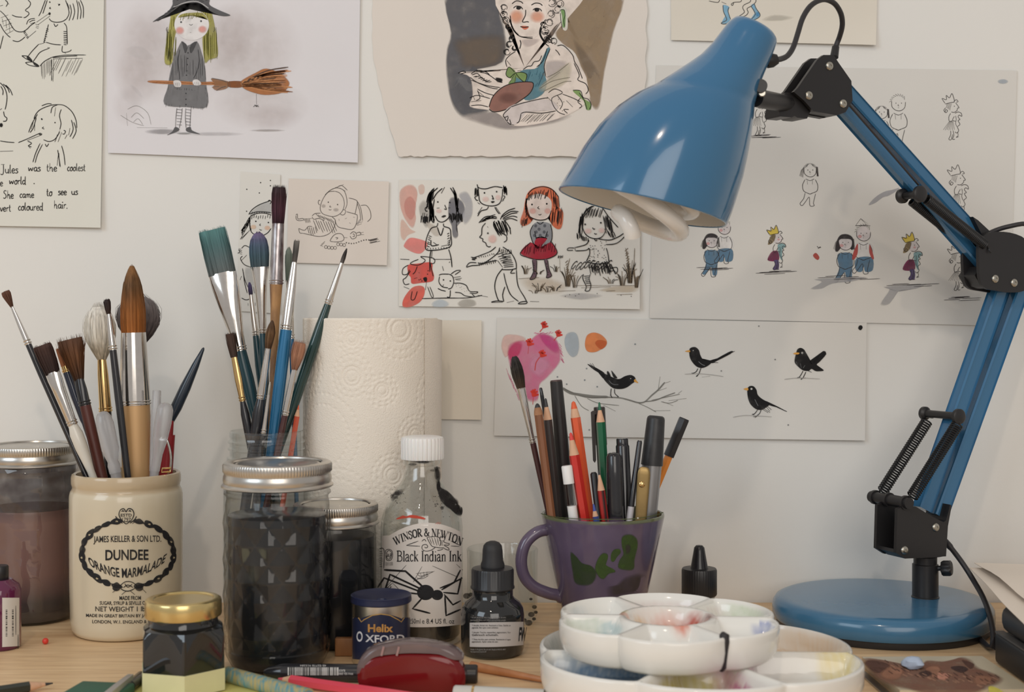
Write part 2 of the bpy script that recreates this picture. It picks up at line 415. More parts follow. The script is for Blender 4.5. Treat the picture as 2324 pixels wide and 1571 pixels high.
MB().add(vs_, fs, cs).build('dried_sludge', PAINT, jar)
screw_band(LX, LY, 36.5, 139.4, 16.0, jar)
# clear open jar that holds the tall brushes
JX, JY = (605-CX)*1060/F, 1060
jar = thing('glass_jar', 'open clear glass jar holding the tall paint brushes', 'jar', (JX, JY, 0))
out = [(27.2, 153.4), (28.4, 152.6), (28.4, 149), (27.8, 148), (28.2, 146.5), (29.6, 145.6), (29.6, 144.4), (28.2, 143.6), (28.2, 141), (29.6, 140.2), (29.6, 139), (28.2, 138.2), (28.2, 134),
       (30.4, 133), (30.4, 129), (29, 128), (29.5, 124), (32.6, 117), (33, 112), (33, 10), (31, 3), (29, 0.2), (0, 0.2)]
inn = [(0, 3.5), (29, 4), (31, 10), (31, 112), (30.4, 117), (27.2, 124), (26.4, 130), (26.4, 152.8)]
MB().lathe(list(reversed(out))+[(r, z) for r, z in reversed(inn)], 96, (JX, JY, 0)).build('glass', m_glass, jar)
JAR_IN = (JX, JY, 25.0, 5.0)

# ================================================================ stoneware crock with printed front
KX, KY = (287-CX)*1050/F, 1050
crock = thing('stoneware_crock', 'cream stoneware marmalade crock with a black printed wreath', 'crock', (KX, KY, 0))
kp = [(0, 0.2), (36, 0.2), (38.5, 1.5), (40.6, 5), (41.4, 11), (42.0, 40), (42.3, 95), (42.2, 105), (41.4, 108.5), (40.4, 110.3), (39.9, 111.5), (40.3, 113), (40.8, 115), (40.8, 119.5), (40.2, 121.6), (38.8, 122.3), (37.2, 121.6), (36.6, 118), (36.6, 8), (34, 6), (0, 6)]
dk, lt = C(184, 166, 138), C(198, 187, 164)
MB().lathe([(r, z, dk if z > 109 else lt) for r, z in kp], 128, (KX, KY, 0)).build('crock_body', mat('cream_stoneware_glaze', (1, 1, 1), rough=0.2, coat=0.4, vcol=True, var=0.06, vs=18, bump=0.02, bs=60), crock)
def kr(z):
    for (r0, z0), (r1, z1) in zip(kp[1:8], kp[2:9]):
        if z0 <= z <= z1: return r0+(r1-r0)*(z-z0)/(z1-z0)
    return 42
ks = Cyl(KX, KY, kr); BK = C(44, 44, 46, k=1)
pr = Draw(ks); pr.e = 0.3
for body, box, bold in [("JAMES KEILLER & SON LTD.", (212, 1217, 366, 1236), .012), ("DUNDEE", (239, 1249, 337, 1273), .022), ("MADE FROM", (271, 1350, 320, 1359.5), .02),
                        ("SUGAR, SYRUP & SEVILLE ORANGES", (226, 1362, 362, 1372), .018), ("NET WEIGHT 1 lb.(454g)", (216, 1374, 370, 1389), .015),
                        ("MADE IN GREAT BRITAIN BY JAMES KEILLER", (195, 1391.5, 385, 1401), .02), ("LONDON, W.1. ENGLAND & DUNDEE", (209, 1405, 374, 1414), .016)]:
    x0, y0, x1, y1 = box
    sag = lambda x, y: (x, y+3.0*(1-((x-290)/110)**2)*(1 if y > 1300 else -0.4)-((x-290)/100)*1.0)
    put_text(pr.m, ks, body, x0, y0, x1, y1, 0.4, bold, sag, BK)
put_text(pr.m, ks, "ORANGE MARMALADE", 201, 1286, 376, 1308, 0.4, .02, lambda x, y: (x+(y-1297)*(-(x-288)/260), y+4-36*((x-288)/94)**2-(x-288)*.035), BK)
for i in range(26):                                 # leaves and flowers of the wreath
    a = 2*math.pi*i/26+.12
    if abs(math.cos(a)) < .17 : continue
    cx, cy = 290+105*math.cos(a), 1257+75*math.sin(a)
    tx, ty = -math.sin(a), math.cos(a)
    sz = 15 if i % 3 else 17
    pts = []
    for u, w in ((-1, 0), (-.5, .55), (.1, .75), (.7, .45), (1, 0), (.6, -.5), (0, -.7), (-.6, -.45)):
        q = random.uniform(.8, 1.15); pts.append((cx+(tx*u*sz*.9-ty*w*sz*.62)*q, cy+(ty*u*sz*.9+tx*w*sz*.62)*q))
    pr.W(pts, BK, 1, 0)
    if i % 3 == 0: pr.O(cx, cy, 3.2, 2.4, C(190, 176, 146), .8, .1)
pr.L(' '.join('%f,%f' % (290+103*math.cos(t*.1+.9*1.9), 1257+73*math.sin(t*.1+.9*1.9)) for t in range(0, 60)), 1.6, (*BK, 1))
pr.O(264, 1335, 9, 7, BK, .9, 0).O(316, 1335, 9, 7, BK, .9, 0)
pr.L('272,1330 282,1322 292,1320 302,1323 310,1331 300,1339 288,1342 276,1338 272,1330; 280,1334 290,1328 302,1334; 286,1342 276,1350; 296,1342 306,1350; 283,1325 290,1333 300,1326;255,1345 266,1338;324,1338 332,1346', 2, (*BK, 1))
pr.L('286,1190 276,1181 270,1169 273,1158 281,1155 286,1162 291,1155 300,1157 304,1168 298,1181 286,1190; 276,1162 279,1159 281,1162; 292,1161 295,1159 297,1162; 262,1172 268,1180 278,1188; 310,1172 305,1180 295,1188; 264,1178 272,1183; 309,1178 301,1183; 262,1184 272,1189; 308,1184 300,1189', 2.2, (*BK, 1))
put_text(pr.m, ks, "ESTD", 274, 1166, 299, 1173, .4, .02, None, BK); put_text(pr.m, ks, "1797", 277, 1175, 297, 1184, .4, .01, None, BK)
pr.build('printed_wreath', crock, 'black printed wreath and lettering')
CROCK_IN = (KX, KY, 34.5, 8.0)

# ================================================================ kitchen roll
RX, RY, RR, RH = (842-CX)*1099/F, 1099, 54.0, 240.5
roll = thing('kitchen_roll', 'upright roll of white embossed kitchen paper against the wall', 'paper roll', (RX, RY, 0))
m_tissue = mat('tissue_paper', C(226, 218, 206), rough=0.95, spec=0.05, bump=0.5, bs=900, var=0.03, vs=25)
rings = [(-150, 200, 15), (-100, 196, 12), (-60, 232, 17), (-128, 150, 24), (-75, 185, 9), (-66, 120, 12), (-112, 95, 22), (-168, 110, 16), (-60, 60, 18), (-140, 45, 14), (-90, 30, 14), (-20, 180, 16), (-15, 90, 20), (-45, 150, 11), (-175, 160, 13), (-100, 225, 9), (-180, 225, 16), (-165, 60, 12)]
def embossed(td, z):
    h = 0
    s_ = td*math.pi/180*RR
    for a, zc, rr_ in rings:
        d_ = math.hypot(s_-a*math.pi/180*RR, z-zc)
        if d_ > rr_*1.6+4: continue
        for q, dotty in ((rr_, True), (rr_*.62, False), (rr_*.38, False), (rr_*1.35, True)):
            if rr_ > 20 and not dotty: continue
            e = math.exp(-((d_-q)/0.9)**2)
            if dotty: e *= 0.5+0.5*math.cos(math.atan2(z-zc, s_-a*math.pi/180*RR)*q*2*math.pi/5.0)
            h = max(h, e)
    return h*0.55
mb = MB(); vs_, fs = [], []
A0, A1, NA, NZ = -200.0, 20.0, 330, 330
for j in range(NZ+1):
    z = 0.6+(RH-0.6)*j/NZ
    for i in range(NA+1):
        td = A0+(A1-A0)*i/NA; t = math.radians(td)
        r = RR-embossed(td, z)+0.35*math.sin(3*t+z*.02)
        if j == NZ: r -= 1
        vs_.append((RX+r*math.cos(t), RY+r*math.sin(t), z))
for j in range(NZ):
    for i in range(NA): fs.append((j*(NA+1)+i, j*(NA+1)+i+1, (j+1)*(NA+1)+i+1, (j+1)*(NA+1)+i))
mb.add(vs_, fs); mb.build('embossed_sheet', m_tissue, roll, angle=180)
core = [(RR-1.2, 0.6), (RR-1.2, RH-1), (RR-3, RH-.2), (21, RH-.2), (21, 0.6)]
MB().lathe(core, 72, (RX, RY, 0), closed=True).build('wound_paper', m_tissue, roll)
MB().lathe([(20.9, .8), (20.9, RH-2), (19.7, RH-2), (19.7, .8)], 40, (RX, RY, 0), closed=True).build('cardboard_core', mat('cardboard', C(170, 140, 108), rough=0.9), roll)
mb = MB()                                           # loose end of the sheet standing off on the right
pts = []
for i in range(14):
    t = math.radians(20-i*4.2); rr_ = RR+0.8+max(0, 3.4-0.28*i)
    pts.append((RX+rr_*math.cos(t), RY+rr_*math.sin(t)))
vs_, fs = [], []
for j in range(25):
    z = RH*(1-j/24)+.6*(j/24)
    for i, (x, y) in enumerate(pts): vs_.append((x-(1.5*j/24 if i < 5 else 0), y, z-(2.5*(1-i/13) if j == 0 else 0)))
for j in range(24):
    for i in range(13): fs.append((j*14+i, j*14+i+1, (j+1)*14+i+1, (j+1)*14+i))
mb.add(vs_, fs); mb.build('loose_edge', m_tissue, roll, angle=180)

# ================================================================ ink bottle with paper label
BX, BY, BR = (957-CX)*1018/F, 1018, 30.6
bot = thing('ink_bottle', 'glass bottle of Indian ink with a white ribbed cap', 'bottle', (BX, BY, 0))
bo = [(0, .2), (27, .2), (29.5, 2), (30.6, 6), (30.6, 86), (30, 91), (28.6, 96), (26, 102.5), (21.5, 109.5), (17, 116), (14, 121.5), (12.4, 127), (11.8, 131), (13.6, 132), (13.9, 133.4), (13.6, 135), (11.6, 135.6), (11.6, 141), (9.8, 141), (9.8, 131), (12.5, 121), (19.8, 109), (26.8, 98), (28.8, 86), (28.8, 6), (26, 3), (0, 3)]
MB().lathe(bo, 96, (BX, BY, 0)).build('glass', m_glass, bot)
MB().lathe([(0, 3.2), (26, 3.3), (28.6, 6.5), (28.6, 46), (0, 46.3)], 64, (BX, BY, 0)).build('ink', m_ink, bot)
MB().lathe([(0, 152.6), (13, 152.6), (15.4, 151.8), (16.1, 150), (16.1, 137), (15.8, 135.8), (14.5, 135.8), (14.5, 149), (0, 149.5)], 240, (BX+.6, BY, 0), lambda r, z, t: r-(0.7*max(0, math.cos(30*t))**.5 if r > 15.5 and z < 151 else 0)).build('ribbed_cap', mat('white_plastic', C(226, 224, 222), rough=0.35, sss=0.1), bot)
def br(z):
    for (r0, z0), (r1, z1) in zip(bo[3:13], bo[4:14]):
        if z0 <= z <= z1: return r0+(r1-r0)*(z-z0)/(z1-z0)
    return 30.6
bs = Cyl(BX, BY, br)
def ytop(x): return 1216 if x < 884 else 1187+((x-971)/88.0)**2*29
def patch(surf, x0, x1, yt, yb, e, nx=40, ny=6, col=None):
    mb = MB(); vs_, fs = [], []
    for i in range(nx+1):
        x = x0+(x1-x0)*i/nx; a, b = yt(x), yb(x)
        for j in range(ny+1): vs_.append(surf.at(x, a+(b-a)*j/ny, e))
    for i in range(nx):
        for j in range(ny): fs.append((i*(ny+1)+j, i*(ny+1)+j+1, (i+1)*(ny+1)+j+1, (i+1)*(ny+1)+j))
    return mb.add(vs_, fs, col)
lab = patch(bs, 866.5, 1048, ytop, lambda x: 1424-((x-957)/95)**2*7, 0.15, 60, 12).build('paper_label', mat('label_paper', C(206, 200, 194), rough=0.6, var=0.02), bot)
# little serif alphabet for the label: (polyline, thick?) in a unit box
def serif(ch):
    T, t = 1, 0
    G = {
     'W': (1.25, [('0.1,1 0.36,0', T), ('0.36,0 0.6,0.92', t), ('0.52,1 0.82,0', T), ('0.82,0 1.12,1', t), ('-0.02,1 0.24,1', t), ('0.42,1 0.66,1', t), ('1,1 1.24,1', t)]),
     'I': (.42, [('0.21,0 0.21,1', T), ('0.04,1 0.38,1', t), ('0.04,0 0.38,0', t)]),
     'N': (.95, [('0.18,0 0.18,1', t), ('0.16,1 0.76,0.02', T), ('0.78,0 0.78,1', t), ('0,1 0.28,1', t), ('0.04,0 0.32,0', t), ('0.64,1 0.92,1', t)]),
     'S': (.66, [('0.55,0.72 0.52,0.9 0.32,1 0.12,0.9 0.1,0.72 0.3,0.56 0.5,0.42 0.56,0.22 0.44,0.04 0.26,0 0.1,0.08 0.06,0.3', 2), ('0.55,0.7 0.55,0.98', t), ('0.06,0.02 0.06,0.32', t)]),
     'O': (.9, [('0.45,1 0.2,0.9 0.1,0.5 0.2,0.1 0.45,0', T), ('0.45,0 0.7,0.1 0.8,0.5 0.7,0.9 0.45,1', T)]),
     'R': (.86, [('0.18,0 0.18,1', T), ('0.02,1 0.4,1 0.64,0.88 0.64,0.64 0.4,0.5 0.18,0.5', 2), ('0.4,0.5 0.6,0.12 0.86,0', T), ('0.02,0 0.34,0', t)]),
     'E': (.74, [('0.18,0 0.18,1', T), ('0.02,1 0.62,1 0.62,0.78', t), ('0.18,0.52 0.46,0.52', t), ('0.02,0 0.64,0 0.66,0.24', t), ('0.46,0.4 0.46,0.64', t)]),
     'T': (.78, [('0.38,0 0.38,1', T), ('0.04,0.76 0.04,1 0.72,1 0.72,0.76', t), ('0.22,0 0.54,0', t)]),
     '&': (.95, [('0.86,0.5 0.6,0.1 0.3,0 0.1,0.12 0.12,0.36 0.34,0.54 0.5,0.74 0.44,0.94 0.3,0.98 0.2,0.84 0.28,0.62 0.56,0.28 0.9,0', 2), ('0.66,0.5 0.98,0.5', t)]),
     'B': (.82, [('0.18,0 0.18,1', T), ('0.02,1 0.42,1 0.62,0.9 0.62,0.66 0.42,0.54 0.18,0.54', 2), ('0.42,0.54 0.7,0.42 0.72,0.14 0.5,0 0.02,0', 2)]),
     'l': (.36, [('0.18,0 0.18,1.02', T), ('0.04,1 0.18,1.02', t), ('0.02,0 0.34,0', t)]),
     'i': (.36, [('0.18,0 0.18,0.64', T), ('0.04,0.62 0.18,0.64', t), ('0.02,0 0.34,0', t), ('0.18,0.88 0.18,0.96', T)]),
     'a': (.6, [('0.08,0.5 0.14,0.64 0.32,0.66 0.42,0.54 0.42,0.1 0.48,0 0.58,0.04', 2), ('0.42,0.42 0.14,0.32 0.06,0.14 0.16,0 0.3,0.02 0.42,0.14', 2)]),
     'c': (.54, [('0.46,0.5 0.4,0.64 0.26,0.66 0.1,0.52 0.08,0.28 0.16,0.06 0.3,0 0.48,0.12', 2)]),
     'k': (.66, [('0.16,0 0.16,1.02', T), ('0.02,1 0.16,1.02', t), ('0.16,0.26 0.5,0.62', t), ('0.28,0.38 0.56,0.02', T), ('0.02,0 0.3,0', t), ('0.4,0.64 0.62,0.64', t), ('0.44,0 0.66,0', t)]),
     'n': (.68, [('0.16,0 0.16,0.64', T), ('0.02,0.62 0.16,0.64', t), ('0.16,0.5 0.32,0.64 0.46,0.62 0.52,0.48 0.52,0', 2), ('0.02,0 0.3,0', t), ('0.38,0 0.66,0', t)]),
     'd': (.68, [('0.5,0 0.5,1.02', T), ('0.36,1 0.5,1.02', t), ('0.5,0.5 0.36,0.64 0.2,0.62 0.08,0.42 0.1,0.14 0.24,0 0.4,0.04 0.5,0.16', 2), ('0.5,0 0.62,0.02', t)]),
     ' ': (.36, [])}
    return G[ch]
def serif_text(dr, body, x0, y0, x1, y1, warp=None, thick=.16, thin=.065):
    tot = sum(serif(ch)[0] for ch in body); kx = (x1-x0)/tot; h = y1-y0; x = x0
    for ch in body:
        w, st = serif(ch)
        for pl, th in st:
            p = [(x+float(q.split(',')[0])*kx, y1-float(q.split(',')[1])*h) for q in pl.split()]
            if len(p) == 2: p = [(p[0][0]+(p[1][0]-p[0][0])*i/4, p[0][1]+(p[1][1]-p[0][1])*i/4) for i in range(5)]
            else: p = smooth(p, 4)
            if warp: p = [warp(*q) for q in p]
            wd = {1: thick, 0: thin, 2: (thick+thin)*.58}[th]*h
            ribbon(dr.m, dr.s, p, wd, dr.on()+.02, (*BK, 1), taper=False)
        x += w*kx
pl = Draw(bs, (720, 960), .3889); pl.e = .3
arc = lambda x, y: (x+(y-1222)*(-(x-973)/210), y-2+25*((x-971)/78)**2)
serif_text(pl, "WINSOR & NEWTON", 898, 1202, 1046, 1219, arc, .17, .06)
serif_text(pl, "Black Indian Ink", 900, 1251, 1048, 1274, None, .12, .05)
pl.L('520,715 590,690; 520,716 600,720; 780,718 830,722; 780,690 835,716', 1.6)
pl.L('640,668 650,690 670,720 690,725; 640,668 700,664 720,690 715,720; 655,672 668,706; 668,668 682,712; 684,668 698,716; 700,668 708,712; 715,690 720,668 738,664 745,678 738,690 748,700 770,705 765,714 740,712; 740,715 765,730 768,742 750,738 735,728; 690,725 720,730 735,728; 690,727 660,745 630,748 612,735 615,715 635,710 645,722 635,730 626,724; 612,690 625,680 635,692; 620,684 610,692;700,745 720,742 735,735', 1.5)
pl.H(718, 690, 718, 712, 4, 18, 0, 1.1, jit=1)
pl.L('400,770 400,745 418,738 436,748 440,775 432,798 415,804 402,795 400,770; 405,770 408,752 420,745 432,755 434,772 428,790 415,796 406,788 405,770', 1.4)
put_text(pl.m, bs, "AP", 877.5, 1256.5, 889, 1266, .4, .01, None, BK)
for y in (812, 819, 826): put_text(pl.m, bs, "Conforms to ASTM", 720+396*.3889, 960+y*.3889, 720+441*.3889, 960+(y+6)*.3889, .4, 0, None, BK)
pl.L('362,735 390,742 388,850', 1.6)
pl.H(362, 750, 362, 838, 9, 18, 2, 1.0, jit=1)
# webs and a plain spider
pl.L('520,830 400,960; 612,838 560,930; 672,835 820,900; 812,825 850,860; 560,925 685,865; 575,880 680,868; 600,875 612,905; 620,870 625,900; 640,868 640,895; 585,885 600,895 615,892 632,884 648,882; 580,905 600,910 625,905 650,890', 1.1)
pl.L('380,990 410,960 440,935; 400,990 420,950; 430,985 425,940; 405,960 420,965 435,955; 395,975 425,978 450,970; 440,935 480,975', 1.1)
pl.O(632, 990, 50, 45, BK, 1, 0).O(700, 1005, 34, 30, BK, 1, 0)
pl.L('620,960 515,866 388,858', 4.6, sm=False).L('610,972 425,885 392,985 360,1010', 4.2, sm=False).L('600,985 390,905 352,962', 4, sm=False).L('596,1000 480,985 390,990', 3.6, sm=False)
pl.L('615,1020 556,1085 660,1112', 4, sm=False).L('745,1010 752,1125 838,1088', 4, sm=False).L('740,1000 792,1062 838,1038', 3.8, sm=False).L('735,990 820,998 842,900', 3.8, sm=False).L('725,975 800,930 836,858', 4, sm=False).L('715,965 780,940 848,905', 3.6, sm=False)
put_text(pl.m, bs, "250ml", 720+535*.3889, 960+1143*.3889, 720+602*.3889, 960+1172*.3889, .4, .004, None, BK)
put_text(pl.m, bs, "e 8.4 US fl. oz", 720+612*.3889, 960+1143*.3889, 720+800*.3889, 960+1172*.3889, .4, .002, None, BK)
pl.build('label_print', lab, 'black lettering, emblem and a spider among webs')
st = Draw(bs, (720, 960), .3889); st.e = .1
for x, y, rx, ry, a in [(775, 470, 52, 45, .9), (810, 505, 26, 40, .95), (742, 420, 40, 30, .85), (708, 370, 16, 40, .8), (700, 300, 14, 40, .6), (832, 520, 10, 34, .9), (690, 270, 30, 14, .5), (470, 410, 26, 22, .5), (445, 430, 16, 14, .5), (560, 250, 30, 10, .35), (610, 235, 60, 9, .4), (735, 500, 18, 14, .5), (700, 480, 10, 7, .6), (600, 230, 90, 8, .3)]:
    for _ in range(3): st.O(x+random.uniform(-12, 12), y+random.uniform(-10, 10), rx*random.uniform(.5, .9), ry*random.uniform(.5, .9), C(40, 38, 38, k=1), a, .25)
st.dots(' '.join('%d,%d' % (min(790, random.gauss(730, 45)), max(430, random.gauss(470, 60))) for _ in range(40)), .9, (*C(50, 46, 44), .8))
st.dots(' '.join('%d,%d' % (random.gauss(470, 30), random.gauss(420, 30)) for _ in range(30)), .9, (*C(70, 64, 60), .8))
st.W('690,330 715,370 760,395 805,440 835,500 846,545 815,540 770,500 730,470 705,420', C(40, 38, 38, k=1), .95, .12).W('700,250 716,300 712,360 694,330 690,270', C(44, 42, 42, k=1), .8, .2).W('425,440 455,400 490,385 500,410 470,430 440,460', C(60, 56, 54, k=1), .6, .3)
st.build('ink_stain', bot, 'dried black ink stain inside the shoulder')
rd = Draw(bs, (720, 960), .3889); rd.e = .3
rd.W('455,562 480,548 500,540 510,550 540,538 580,540 625,552 635,564 600,560 560,556 520,552 480,562', C(186, 72, 56), 1, .1).L('690,590 705,580; 702,592 712,580; 712,592 720,582', 1.6, (*C(190, 90, 76), 1))
rd.build('red_smear', bot, 'red paint smear')

# ================================================================ rubber dropper bottle
def put_lathe(par, name, prof, m, X, Y, n=48, mod=None, angle=40): return MB().lathe(prof, n, (X, Y, 0), mod).build(name, m, par, angle)
m_rub = mat('black_rubber', C(40, 40, 42), rough=0.55, bump=0.03, bs=300)
m_blk = mat('black_plastic', C(38, 38, 40), rough=0.35)
m_dkglass = mat('black_ink_glass', C(28, 29, 30), rough=0.06, coat=0.6)
DX, DY = (1118-CX)*981/F, 981
db = thing('dropper_bottle', 'squat black ink bottle with a rubber dropper bulb and printed label', 'bottle', (DX, DY, 0))
dp = [(0, .2), (19, .2), (21.5, 1.5), (22.8, 5), (22.8, 29), (22, 33), (19.5, 37), (16, 39.5), (14.6, 41.5), (14.6, 46.5), (0, 46.5)]
put_lathe(db, 'glass', dp, m_dkglass, DX, DY, 64)
put_lathe(db, 'collar', [(0, 46.6), (15.2, 46.6), (15.8, 47.2), (15.8, 48.2), (15.3, 49), (15.3, 60), (14.6, 61.3), (9, 62), (0, 62)], m_blk, DX, DY, 160, lambda r, z, t: r-(.35*(.5+.5*math.cos(40*t)) if 49 < z < 60.5 and r > 15 else 0))
put_lathe(db, 'bulb', [(0, 62.1), (8.5, 62.1), (8.6, 64), (7.5, 67), (7.2, 74), (6.6, 77.5), (4.8, 79.6), (2.4, 80.6), (0, 80.8)], m_rub, DX, DY, 40)
ds = Cyl(DX, DY, lambda z: 22.8)
dl = Draw(ds, (720, 960), .3889); dl.e = .2
patch(ds, 1066, 1188, lambda x: 1413-((x-1100)/90)*1.5, lambda x: 1469-((x-1100)/90)**2*5, .2, 24, 4).build('label', mat('label_grey', C(178, 174, 172), rough=.5), db)
WT = C(150, 148, 146)
for i, t in enumerate(["* Acrylic Artist Ink. Non clogging, lightproof, durable", "  permanent. Shake well before use and keep upright"]):
    put_text(dl.m, ds, t, 1068, 1402+i*6-2, 1148, 1406.5+i*6-2, .45, 0, None, WT)
for i, t in enumerate(["* Acrylic Artist ink. Resistant a l'eau. Stable et", "  pigmente. Bien agiter avant utilisation.", "* Acrylic Tusche, wasserfest, pigmentiert. Vor", "  Gebrauch schutteln.", "* Tinta Acrilica para artistas. Resistente al agua", "  pigmentada. Agitar antes de usar."]):
    y = 1418+i*5.2+(i//2)*5.5; put_text(dl.m, ds, t, 1071, y, 1071+(88 if i % 2 == 0 else 60), y+4.6, .5, .012, None, BK)
for i in range(2): put_text(dl.m, ds, "Made in England, Bracknell, England RG12 8ST", 1068, 1473+i*5, 1068+(80 if i == 0 else 36), 1477+i*5, .45, 0, None, WT)
put_text(dl.m, ds, "FW", 1177, 1424, 1196, 1456, .5, .03, None, BK, shear=.3)
dl.build('label_print', db)
# plain glass pot with ink spots, behind the mug's handle
GX, GY = (1140-CX)*1085/F, 1085
pot = thing('glass_pot', 'small clear glass pot spotted with dark ink behind the dropper bottle', 'pot', (GX, GY, 0))
go = [(27.4, 58), (28.4, 57), (28, 50), (28, 6), (26, 1), (24, .2), (0, .2)]; gi = [(0, 4), (25, 4.5), (26.4, 8), (26.4, 56), (27.4, 58)]
MB().lathe(list(reversed(go))+list(reversed(gi)), 72, (GX, GY, 0)).build('glass', m_glass, pot)
for x, y, r in [(1206, 1395, 8), (1213, 1378, 6), (1200, 1414, 9), (1212, 1405, 5), (1059, 1353, 9), (1068, 1350, 6), (1190, 1408, 6), (1205, 1360, 4), (1216, 1390, 5), (1064, 1372, 6)]:
    sp = Draw(Cyl(GX, GY, 28.0)); sp.e = .1; sp.O(x, y, r, r*.8, C(52, 50, 50), .85, .2); sp.build('ink_spot', pot, 'dark ink spot')
# slim bottle with a pointed black cap, by the wall
TX, TY = (1587-CX)*1110/F, 1110
nb = thing('nozzle_bottle', 'small clear bottle with a pointed black nozzle cap beside the lamp base', 'bottle', (TX, TY, 0))
put_lathe(nb, 'glass', [(0, .2), (12, .2), (13.8, 2), (13.8, 5), (13.6, 6), (13.6, 10), (13, 11), (0, 11)], m_glass, TX, TY, 40)
zt = lambda y: HC-(y-YH)*1110/F
put_lathe(nb, 'glass_neck', [(0, 11), (12.6, 11), (12.6, zt(1352)), (0, zt(1352))], clear_glass('bottle_neck_glass', tint=(.7, .7, .68)), TX, TY, 40)
put_lathe(nb, 'ribbed_cap', [(0, zt(1351)), (13.6, zt(1351)), (14.3, zt(1348)), (14.3, zt(1294)), (13.6, zt(1290)), (8, zt(1289)), (0, zt(1289))], m_blk, TX, TY, 160, lambda r, z, t: r-(.3*(.5+.5*math.cos(44*t)) if r > 14 else 0))
put_lathe(nb, 'nozzle', [(0, zt(1290)), (7.6, zt(1290)), (6.8, zt(1284)), (5.0, zt(1256)), (4.2, zt(1243)), (2.6, zt(1238)), (0, zt(1237))], mat('black_gloss_plastic', C(36, 36, 39), rough=.18), TX, TY, 32)

# ================================================================ metal sharpener tin
OX, OY = (865-CX)*960/F, 960
tin = thing('sharpener_tin', 'small round navy and silver pencil sharpener tin', 'tin', (OX, OY, 0))
m_navy = mat('navy_plastic', C(38, 42, 68), rough=.35)
m_alu = mat('brushed_tin', C(205, 200, 192), rough=.3, metal=1, var=.08, vs=40, stretch=(1, 1, .05))
put_lathe(tin, 'drum', [(0, .2), (20, .2), (20.4, .8), (20.4, 42), (0, 42)], m_alu, OX, OY, 64)
put_lathe(tin, 'funnel_rim', [(20.5, 41.6), (21.3, 42.2), (21.4, 43.2), (21.1, 45.5), (21.3, 46.6), (20.6, 47), (19.4, 46.2), (15, 44.6), (9, 43.4), (4, 43), (3.6, 42.2), (0, 42.2)], m_navy, OX, OY, 72)
ts = Cyl(OX, OY, 20.4)
lab = patch(ts, 800, 931, lambda x: 1402 if (x < 815 or x > 915) else 1397+((x-865)/50)**2*12-3, lambda x: 1496+3*(1-((x-865)/66)**2), .1, 50, 8).build('label', mat('navy_print', C(36, 40, 62), rough=.3, var=.05), tin)
tl = Draw(ts); tl.e = .25; GD = C(176, 140, 84)
tl.L('801,1403 814,1403 820,1412 826,1407 845,1397 865,1394 885,1397 904,1407 911,1412 917,1403 930,1403', 2.2, (*GD, 1), sm=False)
put_text(tl.m, ts, "Helix", 835, 1417, 892, 1435.5, .35, .03, lambda x, y: (x, y), C(190, 140, 78))
put_text(tl.m, ts, "O", 809, 1433, 823, 1457, .35, .02, None, C(206, 204, 206)); put_text(tl.m, ts, "XFORD", 829, 1440, 918, 1457.5, .35, .02, lambda x, y: (x, y-((x-872)/46)**2*2.5+2), C(206, 204, 206))
tl.L('850,1464 853,1460 856,1464 860,1458 864,1464; 848,1470 848,1464 866,1464 866,1470', 2, (*C(190, 190, 200), 1), sm=False)
tl.build('label_print', lab, 'gold and white lettering')

# ================================================================ purple mug
UX, UY = (1368-CX)*1050/F, 1050
mug = thing('mug', 'purple hand painted mug with green patches holding pencils', 'mug', (UX, UY, 0))
def mr_(z): return 27.0+20.4*(z/90.0)**.92 if z > 0 else 27
mo = [(0, .2), (24, .2), (26.4, 1.5)]+[(mr_(z), z) for z in range(4, 90, 6)]+[(mr_(89), 89.4), (46.9, 90.7), (46, 91), (45, 90.4)]
pu, gr = C(90, 78, 98), C(92, 98, 70)
def mcol(z, inside): return gr if inside or z > 88.5 else pu
mi_ = [(44.2, 88)]+[(mr_(z)-3.2, z) for z in range(82, 8, -8)]+[(20, 5), (0, 5)]
MB().lathe([(r, z, mcol(z, False)) for r, z in mo]+[(r, z, gr) for r, z in mi_], 96, (UX, UY, 0)).build('mug_body', mat('purple_glaze', (1, 1, 1), rough=.16, coat=.4, vcol=True, var=.22, vs=26, detail=6), mug)
hp = smooth([(1273, 1221, 1049), (1262, 1208, 1046), (1245, 1203, 1043), (1218, 1209, 1040), (1193, 1233, 1038), (1183, 1270, 1037), (1189, 1306, 1038), (1210, 1331, 1040), (1243, 1346, 1043), (1270, 1352, 1046), (1290, 1360, 1049)], 5)
MB().tube([px3(*p) for p in hp], [5.6 if i < 6 or i > len(hp)-7 else 4.6 for i in range(len(hp))], 16).build('handle', mat('purple_glaze_handle', pu, rough=.16, coat=.4, var=.2, vs=30), mug)
us = Cyl(UX, UY, mr_)
mg = Draw(us, (1130, 800), .3818); mg.e = .15
G1, G2, G3 = C(64, 82, 42), C(54, 68, 40), C(74, 60, 66)
mg.W('735,1100 760,1080 800,1082 830,1110 832,1160 815,1230 810,1290 770,1300 715,1285 720,1240 745,1200 735,1150', G1, .85, .1).W('760,1140 790,1150 785,1190 760,1200', G3, .5, .4)
mg.W('672,1200 690,1172 722,1168 732,1190 710,1215 690,1245 672,1240', G1, .95, .08).W('590,1230 620,1192 650,1195 655,1220 640,1260 690,1290 700,1308 660,1320 630,1350 600,1340 575,1290', G1, .9, .12)
mg.W('428,1188 460,1205 500,1250 560,1270 590,1320 560,1380 500,1390 455,1370 440,1300', G2, .8, .12).W('640,1400 700,1380 760,1330 850,1310 890,1340 860,1420 760,1450 660,1460', C(70, 62, 54), .6, .4)
mg.W('400,975 520,985 560,1030 480,1060 420,1030', C(120, 104, 128), .45, .5).W('640,985 760,985 740,1060 660,1050', C(112, 94, 120), .4, .5)
mg.L('255,958 330,978 480,990 640,993 800,990 920,972 985,950', 2.2, (*C(84, 92, 60), .9))
